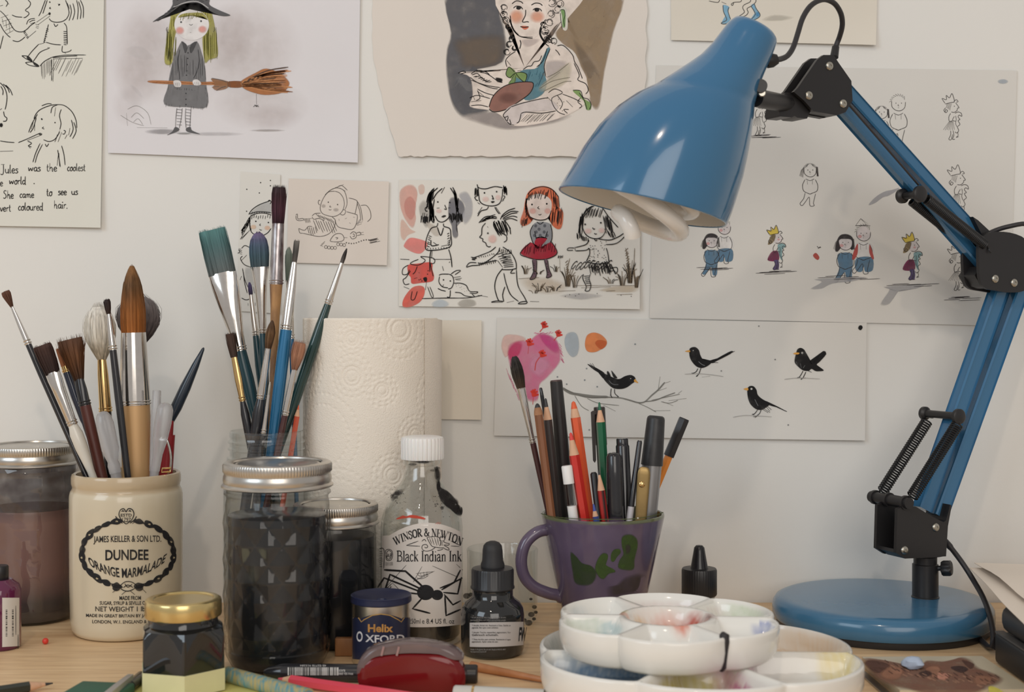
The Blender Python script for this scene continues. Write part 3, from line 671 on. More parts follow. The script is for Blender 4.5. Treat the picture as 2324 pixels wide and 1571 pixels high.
mg.dots('832,985', 2.0, (*C(210, 205, 200), 1))
mg.build('green_patches', mug, 'mottled green and brown paint patches')
MUG_IN = (UX, UY, 38.0, 8.0)
# ================================================================ brushes, pens and pencils standing in the vessels
m_br = mat('brush_hair', (1, 1, 1), rough=.6, spec=.25, vcol=True, var=.35, vs=500, stretch=(1, 1, .06))
m_chrome = mat('chrome_ferrule', C(205, 200, 194), rough=.14, metal=1, var=.05, vs=200)
m_gold = mat('gold_ferrule', C(206, 172, 118), rough=.16, metal=1)
m_blackh = mat('black_lacquer', C(34, 34, 38), rough=.2, coat=.4)
m_navyh = mat('navy_lacquer', C(40, 46, 62), rough=.2, coat=.4)
m_teal = mat('dark_teal_lacquer', C(30, 62, 72), rough=.3, coat=.3)
m_blue = mat('blue_metallic_lacquer', C(36, 104, 146), rough=.25, metal=.25, coat=.5, var=.1, vs=60, stretch=(1, 1, .2))
m_green = mat('dark_green_lacquer', C(28, 56, 54), rough=.15, coat=.5)
m_maroon = mat('maroon_lacquer', C(70, 40, 40), rough=.25, coat=.3)
m_cherry = mat('dark_red_handle', C(84, 44, 38), rough=.4)
m_whiteh = mat('white_lacquer', C(204, 200, 190), rough=.25, coat=.3)
m_tan = mat('gold_tan_handle', C(196, 158, 112), rough=.32, metal=.25, coat=.2)
m_oldwood = mat('paint_spotted_wood', C(170, 130, 86), rough=.6, col2=C(110, 80, 60), vs=120, stretch=(1, 1, .25))
m_pfer = mat('painted_ferrule', C(200, 196, 196), rough=.22, metal=.9, col2=C(72, 36, 42), vs=70, stretch=(1, 1, .5))
m_pipe = mat('translucent_pipette', C(206, 206, 208), rough=.25, trans=.55, alpha=.75, sss=.0)
m_wtip = mat('pencil_wood', C(206, 164, 134), rough=.7, var=.12, vs=300, stretch=(1, 1, .1))

class Hold:                                         # the inside of a vessel
    def __init__(s, X, Y, R, floor): s.X, s.Y, s.fl = X, Y, floor; s.R = R if callable(R) else (lambda z: R)
def sect(r, k, t, sq):
    c, s_ = math.cos(t), math.sin(t)
    if sq: 
        e = .55; c = math.copysign(abs(c)**e, c); s_ = math.copysign(abs(s_)**e, s_)
    return r*c, r*k*s_
def stick(hold, name, label, cat, tip, ref, dyt, dyr, parts, group=None, n=20, spin=0.0):
    Yt, Yr = hold.Y+dyt, hold.Y+dyr
    P, Q = px3(*tip, Yt), px3(*ref, Yr); D = Q-P; L1 = D.length; d_ = D.normalized()
    lastw = parts[-1][3][-1][1]*Yr/F/2
    s_ = L1
    while s_ < L1+220:                              # slide down until the floor or the wall stops it
        p = P+d_*s_
        if p.z < hold.fl+lastw+.5 or math.hypot(p.x-hold.X, p.y-hold.Y) > hold.R(p.z)-lastw-.3 and s_ > L1+4: break
        s_ += 1
    base = P+d_*s_
    zax = -d_; xax = (Vector((1, 0, 0))-zax*zax.x).normalized(); yax = zax.cross(xax)
    R = Matrix((xax, yax, zax)).transposed()
    if spin: R = R @ Matrix.Rotation(spin, 3, 'Z')
    th = thing(name, label, cat, base, group, R)
    zz = lambda y: s_-(y-tip[1])/(ref[1]-tip[1])*L1
    kpx = (Yt+Yr)/2/F
    made = {}
    for part in parts:
        pn, kind, m, prof = part[:4]; ex = part[4] if len(part) > 4 else {}
        flat = ex.get('flat', 1.0); sq = ex.get('sq', False); nn = ex.get('n', n)
        pr = []
        for q in prof:
            z = 0.0 if q[0] == 'end' else zz(q[0])
            pr.append((q[1]*kpx/2, z, q[2] if len(q) > 2 else flat))
        pr.sort(key=lambda q: q[1])
        mb = MB(); cf = ex.get('col')
        z0, z1 = pr[0][1], pr[-1][1]
        def at(z):
            for a, b in zip(pr, pr[1:]):
                if a[1] <= z <= b[1]:
                    t = (z-a[1])/max(1e-6, b[1]-a[1]); return a[0]+(b[0]-a[0])*t, a[2]+(b[2]-a[2])*t
            return pr[-1][0], pr[-1][2]
        if kind == 'bristle':
            vs_, fs, cs = [], [], []; NS = 14; nr = 28
            for i in range(NS+1):
                z = z0+(z1-z0)*i/NS*.97; r, k = at(z)
                for j in range(nr):
                    x, y = sect(r*.93, k, 2*math.pi*j/nr, sq); vs_.append((x, y, z)); cs.append((*cf((z-z0)/(z1-z0)), 1))
            for i in range(NS):
                for j in range(nr): fs.append((i*nr+j, i*nr+(j+1) % nr, (i+1)*nr+(j+1) % nr, (i+1)*nr+j))
            fs.append(tuple(NS*nr+j for j in range(nr)))
            mb.add(vs_, fs, cs)
            fray = ex.get('fray', .04); ns = ex.get('ns', 150)
            for i in range(ns):
                t = random.uniform(0, 2*math.pi); rad = math.sqrt(random.uniform(.25, 1.0)); jit = random.gauss(0, fray)
                ztop = z0+(z1-z0)*(1+random.uniform(-.03-fray, .02+fray*.6)) if not ex.get('point') else z0+(z1-z0)*random.uniform(.8, 1.0)
                shade = random.uniform(.72, 1.25); pts, c4 = [], []
                for q in range(6):
                    z = z0+(ztop-z0)*q/5; r, k = at(min(z, z1)); x, y = sect(r*rad*(1+jit*(q/5)**2*2), k, t+jit*(q/5), sq); pts.append(Vector((x, y, z)))
                    c4 += [(*[v*shade for v in cf(min(1, (z-z0)/(z1-z0)))], 1)]*3
                w0 = ex.get('hair', .22)
                b = len(mb.v); mb.tube(pts, [w0]*4+[w0*.8, w0*.15], 3, cap=False); mb.c[b:] = c4
        else:
            vs_, fs, cs = [], [], []
            rings = []
            for a, b in zip(pr, pr[1:]):
                rings.append(a)
                if abs(b[1]-a[1]) > 12 and kind == 'solid' and flat != 1.0: rings.append(((a[0]+b[0])/2, (a[1]+b[1])/2, (a[2]+b[2])/2))
            rings.append(pr[-1])
            for r, z, k in rings:
                for j in range(nn):
                    x, y = sect(r, k, 2*math.pi*(j+.5)/nn, sq); vs_.append((x, y, z)); cs.append((*cf((z-z0)/(z1-z0)), 1) if cf else (1, 1, 1, 1))
            for i in range(len(rings)-1):
                for j in range(nn): fs.append((i*nn+j, i*nn+(j+1) % nn, (i+1)*nn+(j+1) % nn, (i+1)*nn+j))
            fs += [tuple(reversed(range(nn))), tuple((len(rings)-1)*nn+j for j in range(nn))]
            mb.add(vs_, fs, cs)
            for y in ex.get('crimp', []):
                z = zz(y); r, k = at(z); b = MB()
                pts = [Vector((*sect(r+.12, k, 2*math.pi*j/20, sq), z)) for j in range(21)]
                mb.tube(pts, .55, 6, cap=False)
        par = made.get(ex.get('under')) or th
        o = mb.build(pn, m, par, angle=ex.get('angle', 45), world=False); MX[o.name] = MX[th.name]; made[pn] = o
        if ex.get('label'): o['label'] = ex['label']
    return th
def fade(*cols):
    n = len(cols)-1
    def f(t):
        t = max(0, min(.9999, t))*n; i = int(t); u = t-i
        return tuple(a+(b-a)*u for a, b in zip(cols[i], cols[i+1]))
    return f
BRN, DBR, GLD = C(96, 62, 44), C(52, 36, 30), C(156, 98, 48)
kh = Hold(KX, KY, 36.2, 6.2)
def brush(hold, name, label, tip, ref, dyt, dyr, hair, ferr, handle, hm, fm=m_chrome, flat=1.0, sq=False, fcol=None, hk=None, fk=None, hx=None):
    e1 = dict(flat=flat, sq=sq, col=fcol); e1.update(fk or {})
    e2 = dict(flat=[flat][0], sq=False); e2.update(hx or {})
    fp = [(y, w, (flat if i == 0 else (flat+(1-flat)*i/(len(ferr)-1)))) for i, (y, w) in enumerate(ferr)]
    yl = ferr[-1][0]; crimp = [yl-3, yl-9] if (ferr[-1][0]-ferr[0][0]) > 40 else [yl-4]
    return stick(hold, name, label, 'brush', tip, ref, dyt, dyr, [('bristles', 'bristle', m_br, hair, e1), ('ferrule', 'solid', fm, fp, dict(flat=flat, crimp=crimp, sq=False)), ('handle', 'solid', hm, handle+[('end', handle[-1][1]*.8)], hk or {})])
# --- in the stoneware crock
brush(kh, 'paint_brush', 'thin leaning brush with a splayed brown tip at the far left of the crock', (12, 662), (190, 1068), 6, 0,
      [(661, 19), (667, 22), (680, 16), (698, 6)], [(696, 7), (740, 12), (783, 15)], [(782, 14), (850, 16), (1068, 13)], m_blackh, fcol=fade(C(84, 58, 46), C(98, 66, 52)), fk=dict(ns=60, fray=.03), flat=.5)
brush(kh, 'paint_brush', 'flat brush with dark brown hair and a white handle in the crock', (95, 784), (206, 1069), -18, -14,
      [(782, 40), (788, 45), (820, 42), (848, 33)], [(845, 34), (862, 34), (885, 30), (965, 21)], [(965, 20), (985, 30), (1015, 29), (1069, 17)], m_whiteh, flat=.42, sq=True, fcol=fade(C(44, 32, 30), C(52, 36, 32), C(66, 46, 40)))
brush(kh, 'paint_brush', 'frayed brown flat brush with a black neck and dark red handle', (158, 769), (229, 1072), -2, -5,
      [(768, 62), (785, 60), (815, 46), (864, 21)], [(860, 21), (885, 25), (921, 25)], [(921, 25), (990, 26), (1072, 25)], m_cherry, fm=m_blackh, flat=.4, fcol=fade(C(60, 42, 32), C(98, 64, 40), C(84, 58, 44)), fk=dict(fray=.10, ns=220))
brush(kh, 'paint_brush', 'navy brush with a gold ferrule half hidden behind the frayed brush', (134, 790), (226, 1060), 12, 10,
      [(790, 17), (833, 18)], [(831, 19), (845, 19)], [(845, 20), (900, 21), (952, 16), (960, 13), (1060, 12)], m_navyh, fm=m_gold, fcol=fade(C(140, 88, 54), C(120, 72, 46)), fk=dict(ns=60))
brush(kh, 'mop_brush', 'fluffy white goat hair mop brush with a gold ferrule', (222, 694), (250, 1072), 16, 18,
      [(693, 16), (704, 44), (722, 64), (748, 75), (775, 66), (798, 40), (818, 18)], [(814, 19), (850, 24), (935, 28)], [(935, 26), (1072, 22)], m_blackh, fm=m_gold, fcol=fade(C(176, 166, 148), C(204, 198, 186), C(206, 202, 194)), fk=dict(ns=420, fray=.07, hair=.16), flat=.75)
brush(kh, 'paint_brush', 'slim black brush with a tiny dark tip in front of the white mop', (243, 680), (289, 1072), -14, -17,
      [(679, 12), (686, 16), (700, 14), (715, 8)], [(713, 9), (770, 16), (795, 17)], [(795, 16), (900, 18), (1072, 15)], m_blackh, fcol=fade(C(54, 40, 36), C(42, 32, 32)), fk=dict(ns=60, fray=.06))
brush(kh, 'round_brush', 'biggest golden brown pointed brush with a tan handle in the crock', (299, 600), (311, 1074), 0, 0,
      [(599, 3), (606, 13), (620, 26), (645, 40), (680, 51), (712, 57), (740, 56), (760, 53)], [(755, 55), (800, 59), (890, 66), (919, 68)], [(919, 66), (1000, 67), (1074, 66)], m_tan, fcol=fade(C(150, 92, 44), C(142, 90, 46), C(96, 70, 46), C(126, 88, 52)), fk=dict(ns=320, point=True, hair=.2, fray=.02), hx=None)
brush(kh, 'mop_brush', 'fluffy grey mop brush behind the biggest golden brown brush', (314, 672), (316, 1072), 32, 23,
      [(672, 30), (684, 74), (705, 98), (728, 104), (750, 86), (772, 50), (785, 24)], [(780, 24), (900, 24)], [(900, 22), (1072, 20)], m_blackh, fcol=fade(C(70, 62, 62), C(98, 90, 90), C(112, 106, 106)), fk=dict(ns=420, fray=.07, hair=.16), flat=.7)
def pipette(tip, ref, dyt, dyr, prof, label): return stick(kh, 'pipette', label, 'pipette', tip, ref, dyt, dyr, [('bulb', 'solid', m_pipe, prof, {}), ('stem', 'solid', m_pipe, [(prof[-1][0], prof[-1][1]*.9), ('end', prof[-1][1]*.4)], {})])
pipette((232, 934), (262, 1074), -24, -24, [(934, 8), (937, 22), (946, 34), (962, 40), (1020, 39), (1038, 30), (1048, 24), (1056, 28), (1074, 26)], 'frosted plastic pipette at the front of the crock')
pipette((356, 886), (347, 1069), -10, -12, [(886, 16), (888, 19), (950, 22), (1069, 16)], 'narrow plastic pipette just right of the biggest golden brown brush')
pipette((377, 915), (352, 1069), -21, -20, [(915, 12), (919, 28), (930, 37), (960, 38), (1000, 32), (1030, 22), (1069, 20)], 'fat plastic pipette at the right of the crock beside the red pen')
stick(kh, 'paint_brush', 'upturned brush showing only its pointed navy and grey handle at the right of the crock', 'brush', (462, 790), (332, 1072), 24, 18,
      [('handle', 'solid', mat('navy_dipped_handle', (1, 1, 1), rough=.25, coat=.3, vcol=True), [(789, 3), (793, 7), (830, 17), (880, 25), (925, 26), (960, 18), (1072, 12), ('end', 11)], dict(col=lambda t: C(78, 84, 80) if t < .62 else C(36, 46, 58)))])
stick(kh, 'pen', 'red pen standing at the right edge of the crock', 'pen', (385, 955), (377, 1068), 6, 5,
      [('cap', 'solid', mat('red_plastic', C(142, 34, 40), rough=.3), [(955, 17), (958, 19), (987, 20)], {}), ('barrel', 'solid', mat('red_plastic', C(142, 34, 40)), [(987, 29), (1068, 30), ('end', 26)], {})])
clip = thing('wire_clip', 'bent steel wire clip hooked over the right rim of the crock', 'clip', px3(386, 1066, 1036))
MB().tube([px3(x, y, 1038) for x, y in smooth([(365, 996), (371, 992), (379, 1000), (385, 1018), (388, 1040), (386, 1066), (380, 1074)], 4)], 1.0, 8).build('wire', m_chrome, clip)
MB().tube([px3(x, y, 1034) for x, y in [(368, 1064), (388, 1062), (387, 1070), (367, 1072), (368, 1064)]], .8, 8).build('loop', m_gold, clip)

# --- in the clear jar
jh = Hold(JX, JY, 26.0, 4.2)
TL, GRY = C(52, 116, 118), C(92, 104, 104)
brush(jh, 'paint_brush', 'widest flat brush with teal hair and a dark teal handle', (481, 521), (588, 975), 8, 6,
      [(519, 62), (523, 65), (580, 65), (622, 63)], [(619, 65), (655, 61), (700, 50), (757, 33), (797, 27)], [(797, 26), (860, 30), (902, 28), (975, 22)], m_teal, flat=.2, sq=True, fcol=fade(C(92, 98, 98), C(84, 100, 102), C(74, 106, 108), C(84, 126, 126)), fk=dict(ns=320, hair=.17, fray=.015))
brush(jh, 'paint_brush', 'rounded filbert brush with blue hair and a purple tip', (586, 528), (606, 975), 16, 16,
      [(527, 8), (531, 24), (541, 36), (556, 44), (575, 46), (610, 41)], [(606, 42), (640, 31), (700, 22), (757, 16)], [(757, 14), (810, 20), (975, 16)], m_teal, flat=.35, fcol=fade(C(72, 84, 90), C(68, 90, 100), C(78, 94, 114), C(108, 92, 128)), fk=dict(ns=260, hair=.17, fray=.01))
brush(jh, 'paint_brush', 'tallest worn brush with dark maroon bristles and paint spotted ferrule', (634, 424), (616, 975), 4, 7,
      [(423, 28), (436, 34), (470, 32), (510, 26)], [(507, 27), (560, 28), (645, 30)], [(645, 29), (700, 22), (837, 15), (975, 15)], m_oldwood, fm=m_pfer, flat=.7, fcol=fade(C(50, 34, 40), C(78, 48, 60), C(66, 44, 50), C(48, 38, 40)), fk=dict(ns=320, hair=.2, fray=.05))
brush(jh, 'paint_brush', 'grey green filbert brush half hidden behind the narrow grey brush', (655, 564), (668, 975), 16, 10,
      [(563, 6), (570, 15), (590, 18), (640, 17)], [(637, 17), (700, 14), (770, 12)], [(770, 12), (975, 11)], m_blue, flat=.4, fcol=fade(C(92, 104, 98), C(110, 122, 114), C(128, 140, 132)), fk=dict(ns=90))
brush(jh, 'paint_brush', 'narrow grey flat brush with a bright blue metallic handle', (674, 546), (622, 975), -4, -7,
      [(545, 13), (570, 13), (597, 11)], [(595, 12), (650, 20), (700, 24), (748, 24)], [(749, 27), (800, 29), (900, 27), (975, 24)], m_blue, flat=.45, sq=True, fcol=fade(C(90, 84, 80), C(70, 68, 66), C(112, 108, 104)), fk=dict(ns=90, hair=.15))
brush(jh, 'paint_brush', 'small pointed brush with a dark green handle leaning to the right', (787, 564), (648, 975), 0, -2,
      [(563, 2), (572, 7), (585, 10), (599, 9)], [(597, 10), (660, 15), (680, 17), (691, 15)], [(691, 16), (740, 23), (800, 25), (900, 23), (975, 19)], m_green, fcol=fade(C(104, 98, 94), C(60, 56, 54), C(52, 50, 50)), fk=dict(ns=50, hair=.14, point=True))
brush(jh, 'paint_brush', 'small brush with a violet tip between the teal brushes', (566, 641), (606, 975), 22, 21,
      [(640, 3), (648, 9), (660, 11), (671, 9)], [(669, 9), (740, 14), (762, 13)], [(762, 14), (830, 20), (975, 14)], m_teal, fcol=fade(C(54, 50, 66), C(72, 66, 100), C(84, 78, 120)), fk=dict(ns=50, hair=.14, point=True))
brush(jh, 'paint_brush', 'plump brown pointed brush with a short black handle in the clear jar', (618, 727), (582, 975), -9, -10,
      [(726, 3), (736, 13), (755, 22), (775, 20), (794, 13)], [(791, 14), (850, 17), (890, 20), (906, 18)], [(906, 19), (940, 28), (975, 26)], m_blackh, fcol=fade(C(84, 62, 44), C(106, 80, 56), C(70, 52, 40)), fk=dict(ns=110, point=True))
brush(jh, 'paint_brush', 'brown flat brush with a gold ferrule at the left of the clear jar', (521, 757), (563, 975), -7, -7,
      [(756, 20), (780, 20), (811, 15)], [(808, 13), (860, 17), (895, 14), (911, 13)], [(911, 12), (940, 20), (975, 20)], m_blackh, fm=m_gold, flat=.4, sq=True, fcol=fade(C(58, 44, 38), C(64, 46, 38)), fk=dict(ns=80))
brush(jh, 'paint_brush', 'short brush with pinkish brown splayed hair beside the green handle', (681, 778), (640, 975), -14, -13,
      [(776, 26), (790, 31), (808, 31), (825, 22), (842, 12)], [(839, 13), (900, 15), (943, 14)], [(943, 14), (975, 15)], m_maroon, fcol=fade(C(120, 84, 66), C(160, 116, 92), C(152, 110, 88)), fk=dict(ns=200, fray=.1, hair=.14), flat=.6)
brush(jh, 'paint_brush', 'thin liner brush with a white tip at the front of the clear jar', (613, 867), (599, 978), -17, -17,
      [(866, 2), (874, 5), (898, 6)], [(896, 6), (940, 9), (985, 12)], [(985, 11), (1020, 12)], m_blackh, fcol=fade(C(150, 148, 140), C(176, 174, 166)), fk=dict(ns=30, hair=.12, point=True))
def pencil(hold, label, tip, ref, dyt, dyr, yl, yw, w, lead, body, n=6, name='pencil', lw=None, cat='pencil'):
    return stick(hold, name, label, cat, tip, ref, dyt, dyr, [('lead', 'solid', lead, [(tip[1], 2.0), (tip[1]+3, (lw or w*.3)*.6), (yl, lw or w*.38)], dict(n=16)),
        ('sharpened_wood', 'solid', m_wtip, [(yl, lw or w*.38), (yw, w*.95)], dict(n=16)), ('barrel', 'solid', body, [(yw, w), ('end', w)], dict(n=n, angle=25))], spin=.3)
gl = lambda nm, *c: mat(nm, C(*c), rough=.22, coat=.35)
m_gr = mat('graphite', C(52, 52, 54), rough=.4)
pencil(jh, 'red orange pencil showing through the glass at the right of the clear jar', (678, 920), (669, 975), -4, -4, 930, 945, 13, mat('orange_lead', C(214, 96, 58), rough=.5), gl('orange_red_lacquer', 196, 84, 58))

# --- in the purple mug
mh = Hold(UX, UY, lambda z: mr_(max(z, 6))-3.6, 6.0)
brush(mh, 'paint_brush', 'round brush with dark hair and a silver ferrule at the left of the mug', (1167, 808), (1243, 1160), 8, 6,
      [(807, 8), (815, 19), (835, 28), (855, 27), (884, 18)], [(881, 19), (940, 16), (985, 13), (1006, 13)], [(1006, 14), (1080, 13), (1160, 11)], m_maroon, fcol=fade(C(84, 68, 56), C(52, 46, 42), C(46, 44, 44)), fk=dict(ns=160, point=True))
stick(mh, 'pencil', 'brown wooden charcoal pencil with a rounded dark tip in the mug', 'pencil', (1219, 916), (1250, 1160), -12, -14,
      [('lead', 'solid', m_gr, [(916, 4), (919, 9), (925, 14)], {}), ('sharpened_wood', 'solid', mat('tan_wood', C(150, 108, 78), rough=.7, var=.2, vs=200), [(925, 14), (933, 19), (942, 21)], {}), ('barrel', 'solid', mat('brown_wood', C(128, 84, 58), rough=.5, var=.18, vs=90, stretch=(1, 1, .1)), [(942, 21), ('end', 20)], dict(n=8, angle=25))])
pencil(mh, 'dark grey barrelled pencil with a black point in the mug', (1238, 904), (1264, 1162), -5, -6, 924, 953, 21, m_gr, gl('charcoal_lacquer', 62, 58, 58), lw=9)
stick(mh, 'pen', 'thin black rod behind the dark grey pencil', 'pen', (1227, 880), (1272, 1160), 16, 18, [('barrel', 'solid', m_blackh, [(880, 4), (882, 7), (900, 9), ('end', 10)], {})])
stick(mh, 'marker', 'tall black tapered marker with a flat brown end', 'marker', (1262, 863), (1288, 1162), 6, 6, [('end_cap', 'solid', mat('brown_black_end', C(66, 54, 52), rough=.4), [(863, 25), (866, 28)], dict(n=28)), ('barrel', 'solid', mat('satin_black', C(42, 40, 41), rough=.32), [(866, 28), (1000, 32), ('end', 34)], dict(n=28))])
stick(mh, 'pen', 'clear barrelled pen with a white cap at the front of the mug', 'pen', (1286, 1057), (1300, 1166), -24, -25, [('cap', 'solid', mat('white_plastic', C(226, 224, 222)), [(1057, 22), (1059, 25), (1098, 25)], dict(n=28)), ('barrel', 'solid', clear_glass('clear_plastic', tint=(.85, .85, .85)), [(1098, 19), (1148, 20)], dict(n=24)), ('tail', 'solid', mat('white_plastic', C(226, 224, 222)), [(1148, 22), ('end', 22)], dict(n=24))])
pencil(mh, 'red pencil with a red point leaning in front of the orange one', (1295, 982), (1325, 1168), -21, -22, 999, 1033, 24, mat('red_lead', C(210, 66, 62), rough=.5), gl('red_lacquer', 194, 50, 44), lw=11)
pencil(mh, 'orange pencil with a blunt orange point', (1301, 911), (1336, 1163), -8, -11, 928, 948, 23, mat('orange_lead', C(214, 96, 58)), gl('orange_lacquer', 214, 92, 56), lw=15)
p9 = stick(mh, 'pen', 'brown black pen with a long clip behind the green pencil', 'pen', (1360, 924), (1374, 1162), 12, 12, [('cap', 'solid', mat('brown_black', C(54, 48, 47), rough=.35), [(924, 24), (927, 26), (1010, 26)], dict(n=24)), ('barrel', 'solid', m_blk, [(1010, 24), ('end', 22)], dict(n=24))])
MB().prism([px3(x, y, 1058) for x, y in [(1341, 936), (1345, 933), (1360, 931), (1360, 940), (1350, 941), (1353, 1045), (1350, 1051), (1346, 1046)]], (0, 2.2, 0)).build('clip', mat('brown_black', C(54, 48, 47)), p9)
pencil(mh, 'green pencil with a sharp green point', (1360, 913), (1376, 1164), 0, 0, 931, 958, 21, mat('green_lead', C(40, 100, 74), rough=.5), gl('green_lacquer', 30, 96, 66), lw=8)
pencil(mh, 'short red and black pencil with a fine point at the front of the mug', (1359, 1069), (1371, 1167), -28, -28, 1078, 1113, 18, m_gr, mat('red_black_stripes', C(196, 46, 44), rough=.25, col2=C(42, 36, 38), vs=260, stretch=(1, .3, .001)), lw=5)
pencil(mh, 'blue pencil with only its tip above the rim of the mug', (1347, 1144), (1351, 1170), -31, -31, 1160, 1172, 14, mat('blue_lead', C(62, 80, 150), rough=.5), gl('blue_lacquer', 60, 76, 140), lw=8)
p13 = stick(mh, 'pen', 'dark pen with a small brass window behind the short red pencil', 'pen', (1347, 1072), (1358, 1165), -17, -18, [('barrel', 'solid', m_blk, [(1072, 10), (1076, 16), ('end', 17)], {}), ])
stick(mh, 'marker', 'black marker with a domed cap at the front of the mug', 'marker', (1393, 1028), (1397, 1166), -24, -24, [('cap', 'solid', m_blackh, [(1028, 20), (1030, 28), (1036, 34), (1090, 37), ('end', 39)], dict(n=32)), ('cap_end', 'solid', mat('grey_cap_end', C(110, 108, 106), rough=.4), [(1026.6, 6), (1028.2, 7)], dict(n=16, under='cap'))])
stick(mh, 'marker', 'black marker with a stepped cap left of the big silver marker', 'marker', (1412, 995), (1420, 1164), -8, -8, [('cap_top', 'solid', m_blackh, [(995, 24), (997, 27), (1010, 27)], dict(n=28)), ('barrel', 'solid', m_blackh, [(1010, 28), (1013, 31), ('end', 31)], dict(n=28))])
stick(mh, 'marker', 'fattest marker with a black cap and silver barrel', 'marker', (1489, 945), (1470, 1164), 0, -2, [('cap', 'solid', mat('scuffed_black', C(44, 44, 46), rough=.4, var=.25, vs=150), [(944, 30), (947, 38), (952, 41), (1056, 50)], dict(n=36)), ('barrel', 'solid', mat('silver_barrel', C(150, 150, 152), rough=.3, metal=.7), [(1056, 45), ('end', 42)], dict(n=36))])
stick(mh, 'brass_tool', 'flat brass handled tool with a round rivet in the mug', 'tool', (1462, 1060), (1455, 1166), -24, -25, [('handle', 'solid', mat('aged_brass', C(140, 118, 78), rough=.35, metal=.8, var=.2, vs=60), [(1060, 12), (1063, 22), (1070, 28), (1078, 30), ('end', 24)], dict(flat=.3, sq=True))])
rv = MB(); c0 = px3(1457, 1100, 1050-24-2.6)
rv.lathe([(0, 1.0), (1.4, .9), (2.2, .4), (2.4, -.4), (0, -.4)], 20, ax=(c0, Vector((1, 0, 0)), Vector((0, 0, 1)), Vector((0, -1, 0))))
rv.build('rivet', m_gold, bpy.data.objects['brass_tool'])
stick(mh, 'fineliner', 'hexagonal orange fineliner with a black cap leaning right', 'pen', (1553, 950), (1466, 1160), 24, 20, [('cap', 'solid', mat('satin_black', C(42, 40, 41)), [(950, 24), (953, 26), (1036, 26)], dict(n=6, angle=25)), ('barrel', 'solid', gl('fineliner_orange', 214, 134, 62), [(1036, 20), ('end', 20)], dict(n=6, angle=25))])
stick(mh, 'pen', 'slim black pen with a pale lower end tucked beside the brass tool', 'pen', (1452, 1000), (1430, 1167), -18, -22, [('barrel', 'solid', m_blackh, [(1000, 9), (1004, 12), (1150, 15)], {}), ('tail', 'solid', mat('pale_plastic', C(190, 186, 190), rough=.4), [(1150, 15), ('end', 14)], {})])
# ================================================================ blue desk lamp
LBX, LBY = (2001-CX)*1068/F, 1068
lamp = thing('desk_lamp', 'blue swing arm desk lamp with black joints and an unlit spiral bulb', 'lamp', (LBX, LBY, 0))
m_lamp = mat('blue_enamel', C(52, 104, 142), rough=.16, coat=.5, spec=.5)
m_lampb = mat('blue_enamel_dusty', C(60, 106, 138), rough=.22, coat=.3, var=.05, vs=90)
m_jnt = mat('black_moulded_plastic', C(36, 35, 36), rough=.38)
m_scr = mat('zinc_screw', C(170, 166, 156), rough=.3, metal=1)
m_cord = mat('black_cord', C(44, 42, 44), rough=.45)
m_spr = mat('black_spring_steel', C(40, 40, 41), rough=.35, metal=.4)
YAW = math.radians(25)
LN = Vector((math.sin(YAW), -math.cos(YAW), 0)); lp = Flat(((2100-CX)*1068/F, 1068, 0), LN)
A = lambda x, y, e=0: lp.at(x, y, e)
Z1 = lambda x, y: (1240+x*.35647, y*.35647)
Z2 = lambda x, y: (1680+x*.45836, y*.45836)
Z3 = lambda x, y: (1720+x*.42716, 900+y*.42716)
# base
MB().lathe([(0, 5), (79, 5), (82.4, 5.6), (84, 8), (84.2, 13), (83.6, 17), (81.5, 20.3), (78, 21.8), (74, 22.2), (0, 22.4)], 128, (LBX, LBY, 0)).build('base', m_lampb, lamp)
MB().lathe([(0, .2), (80.5, .2), (81, 1), (81, 5.2), (0, 5.2)], 96, (LBX, LBY, 0)).build('foot_pad', m_jnt, lamp)
pc = px3(2100, 1355, 1068)
post = MB().lathe([(0, 21.6), (10.6, 21.6), (10.6, 23), (10, 23.4), (10, 48), (9, 48.6), (9, 54), (0, 54)], 40, (pc.x, pc.y, 0)).build('post', m_jnt, lamp)
kc = px3(2148, 1290, 1060); ax = (kc-px3(2100, 1290, 1068)).normalized(); u_ = ax.orthogonal().normalized(); v_ = ax.cross(u_)
MB().lathe([(0, -14), (2, -14), (2, -4), (5.2, -3.6), (6.2, -2.4), (6.2, 3), (5, 4), (0, 4.2)], 60, ax=(kc, u_, v_, ax), mod=lambda r, z, t: r-(.5+.5*math.cos(8*t))*.8 if r > 5 else r).build('clamp_knob', m_jnt, post)
# base bracket: two cheek plates with a web
def plate(z, pts, e0, th): return MB().prism([A(*z(x, y), e0) for x, y in pts], -LN*th)
fp = [(742, 598), (770, 585), (838, 585), (930, 640), (985, 668), (1000, 692), (1000, 848), (960, 855), (782, 862), (735, 832)]
bb = plate(Z3, fp, 13, 3).build('bracket_plate', m_jnt, lamp)
MB().prism([A(*Z3(x, y), 13)-LN*23 for x, y in fp], -LN*3).build('bracket_plate', m_jnt, lamp)
plate(Z3, [(742, 815), (780, 845), (1000, 832), (1000, 850), (782, 862), (735, 832)], 10, 20).build('bracket_web', m_jnt, lamp)
plate(Z3, [(985, 668), (1000, 660), (1022, 575), (1030, 580), (1010, 690), (1000, 850), (990, 850)], 12, 24).build('bracket_back', m_jnt, lamp)
RC = A(2064, 1143, 17)
MB().tube([RC, RC-LN*44], 4.4, 20).build('spring_rod', m_jnt, lamp)
for x in (3, 22, 38):
    MB().tube([RC-LN*x, RC-LN*(x+2.5)], 5.6, 20).build('rod_collar', m_jnt, lamp)
def screw(par, x, y, e):
    c = A(x, y, e); e1 = Vector((0, 0, 1)); e2 = LN.cross(e1)
    return MB().lathe([(0, .7), (1.0, .7), (1.1, 1.2), (2.6, 1.0), (3.3, .3), (3.4, -.6), (0, -.6)], 24, ax=(c, e2, e1, LN), mod=lambda r, z, t: r*(.8+.25*abs(math.cos(3*t))) if r < 1.3 else r).build('screw', m_scr, par)
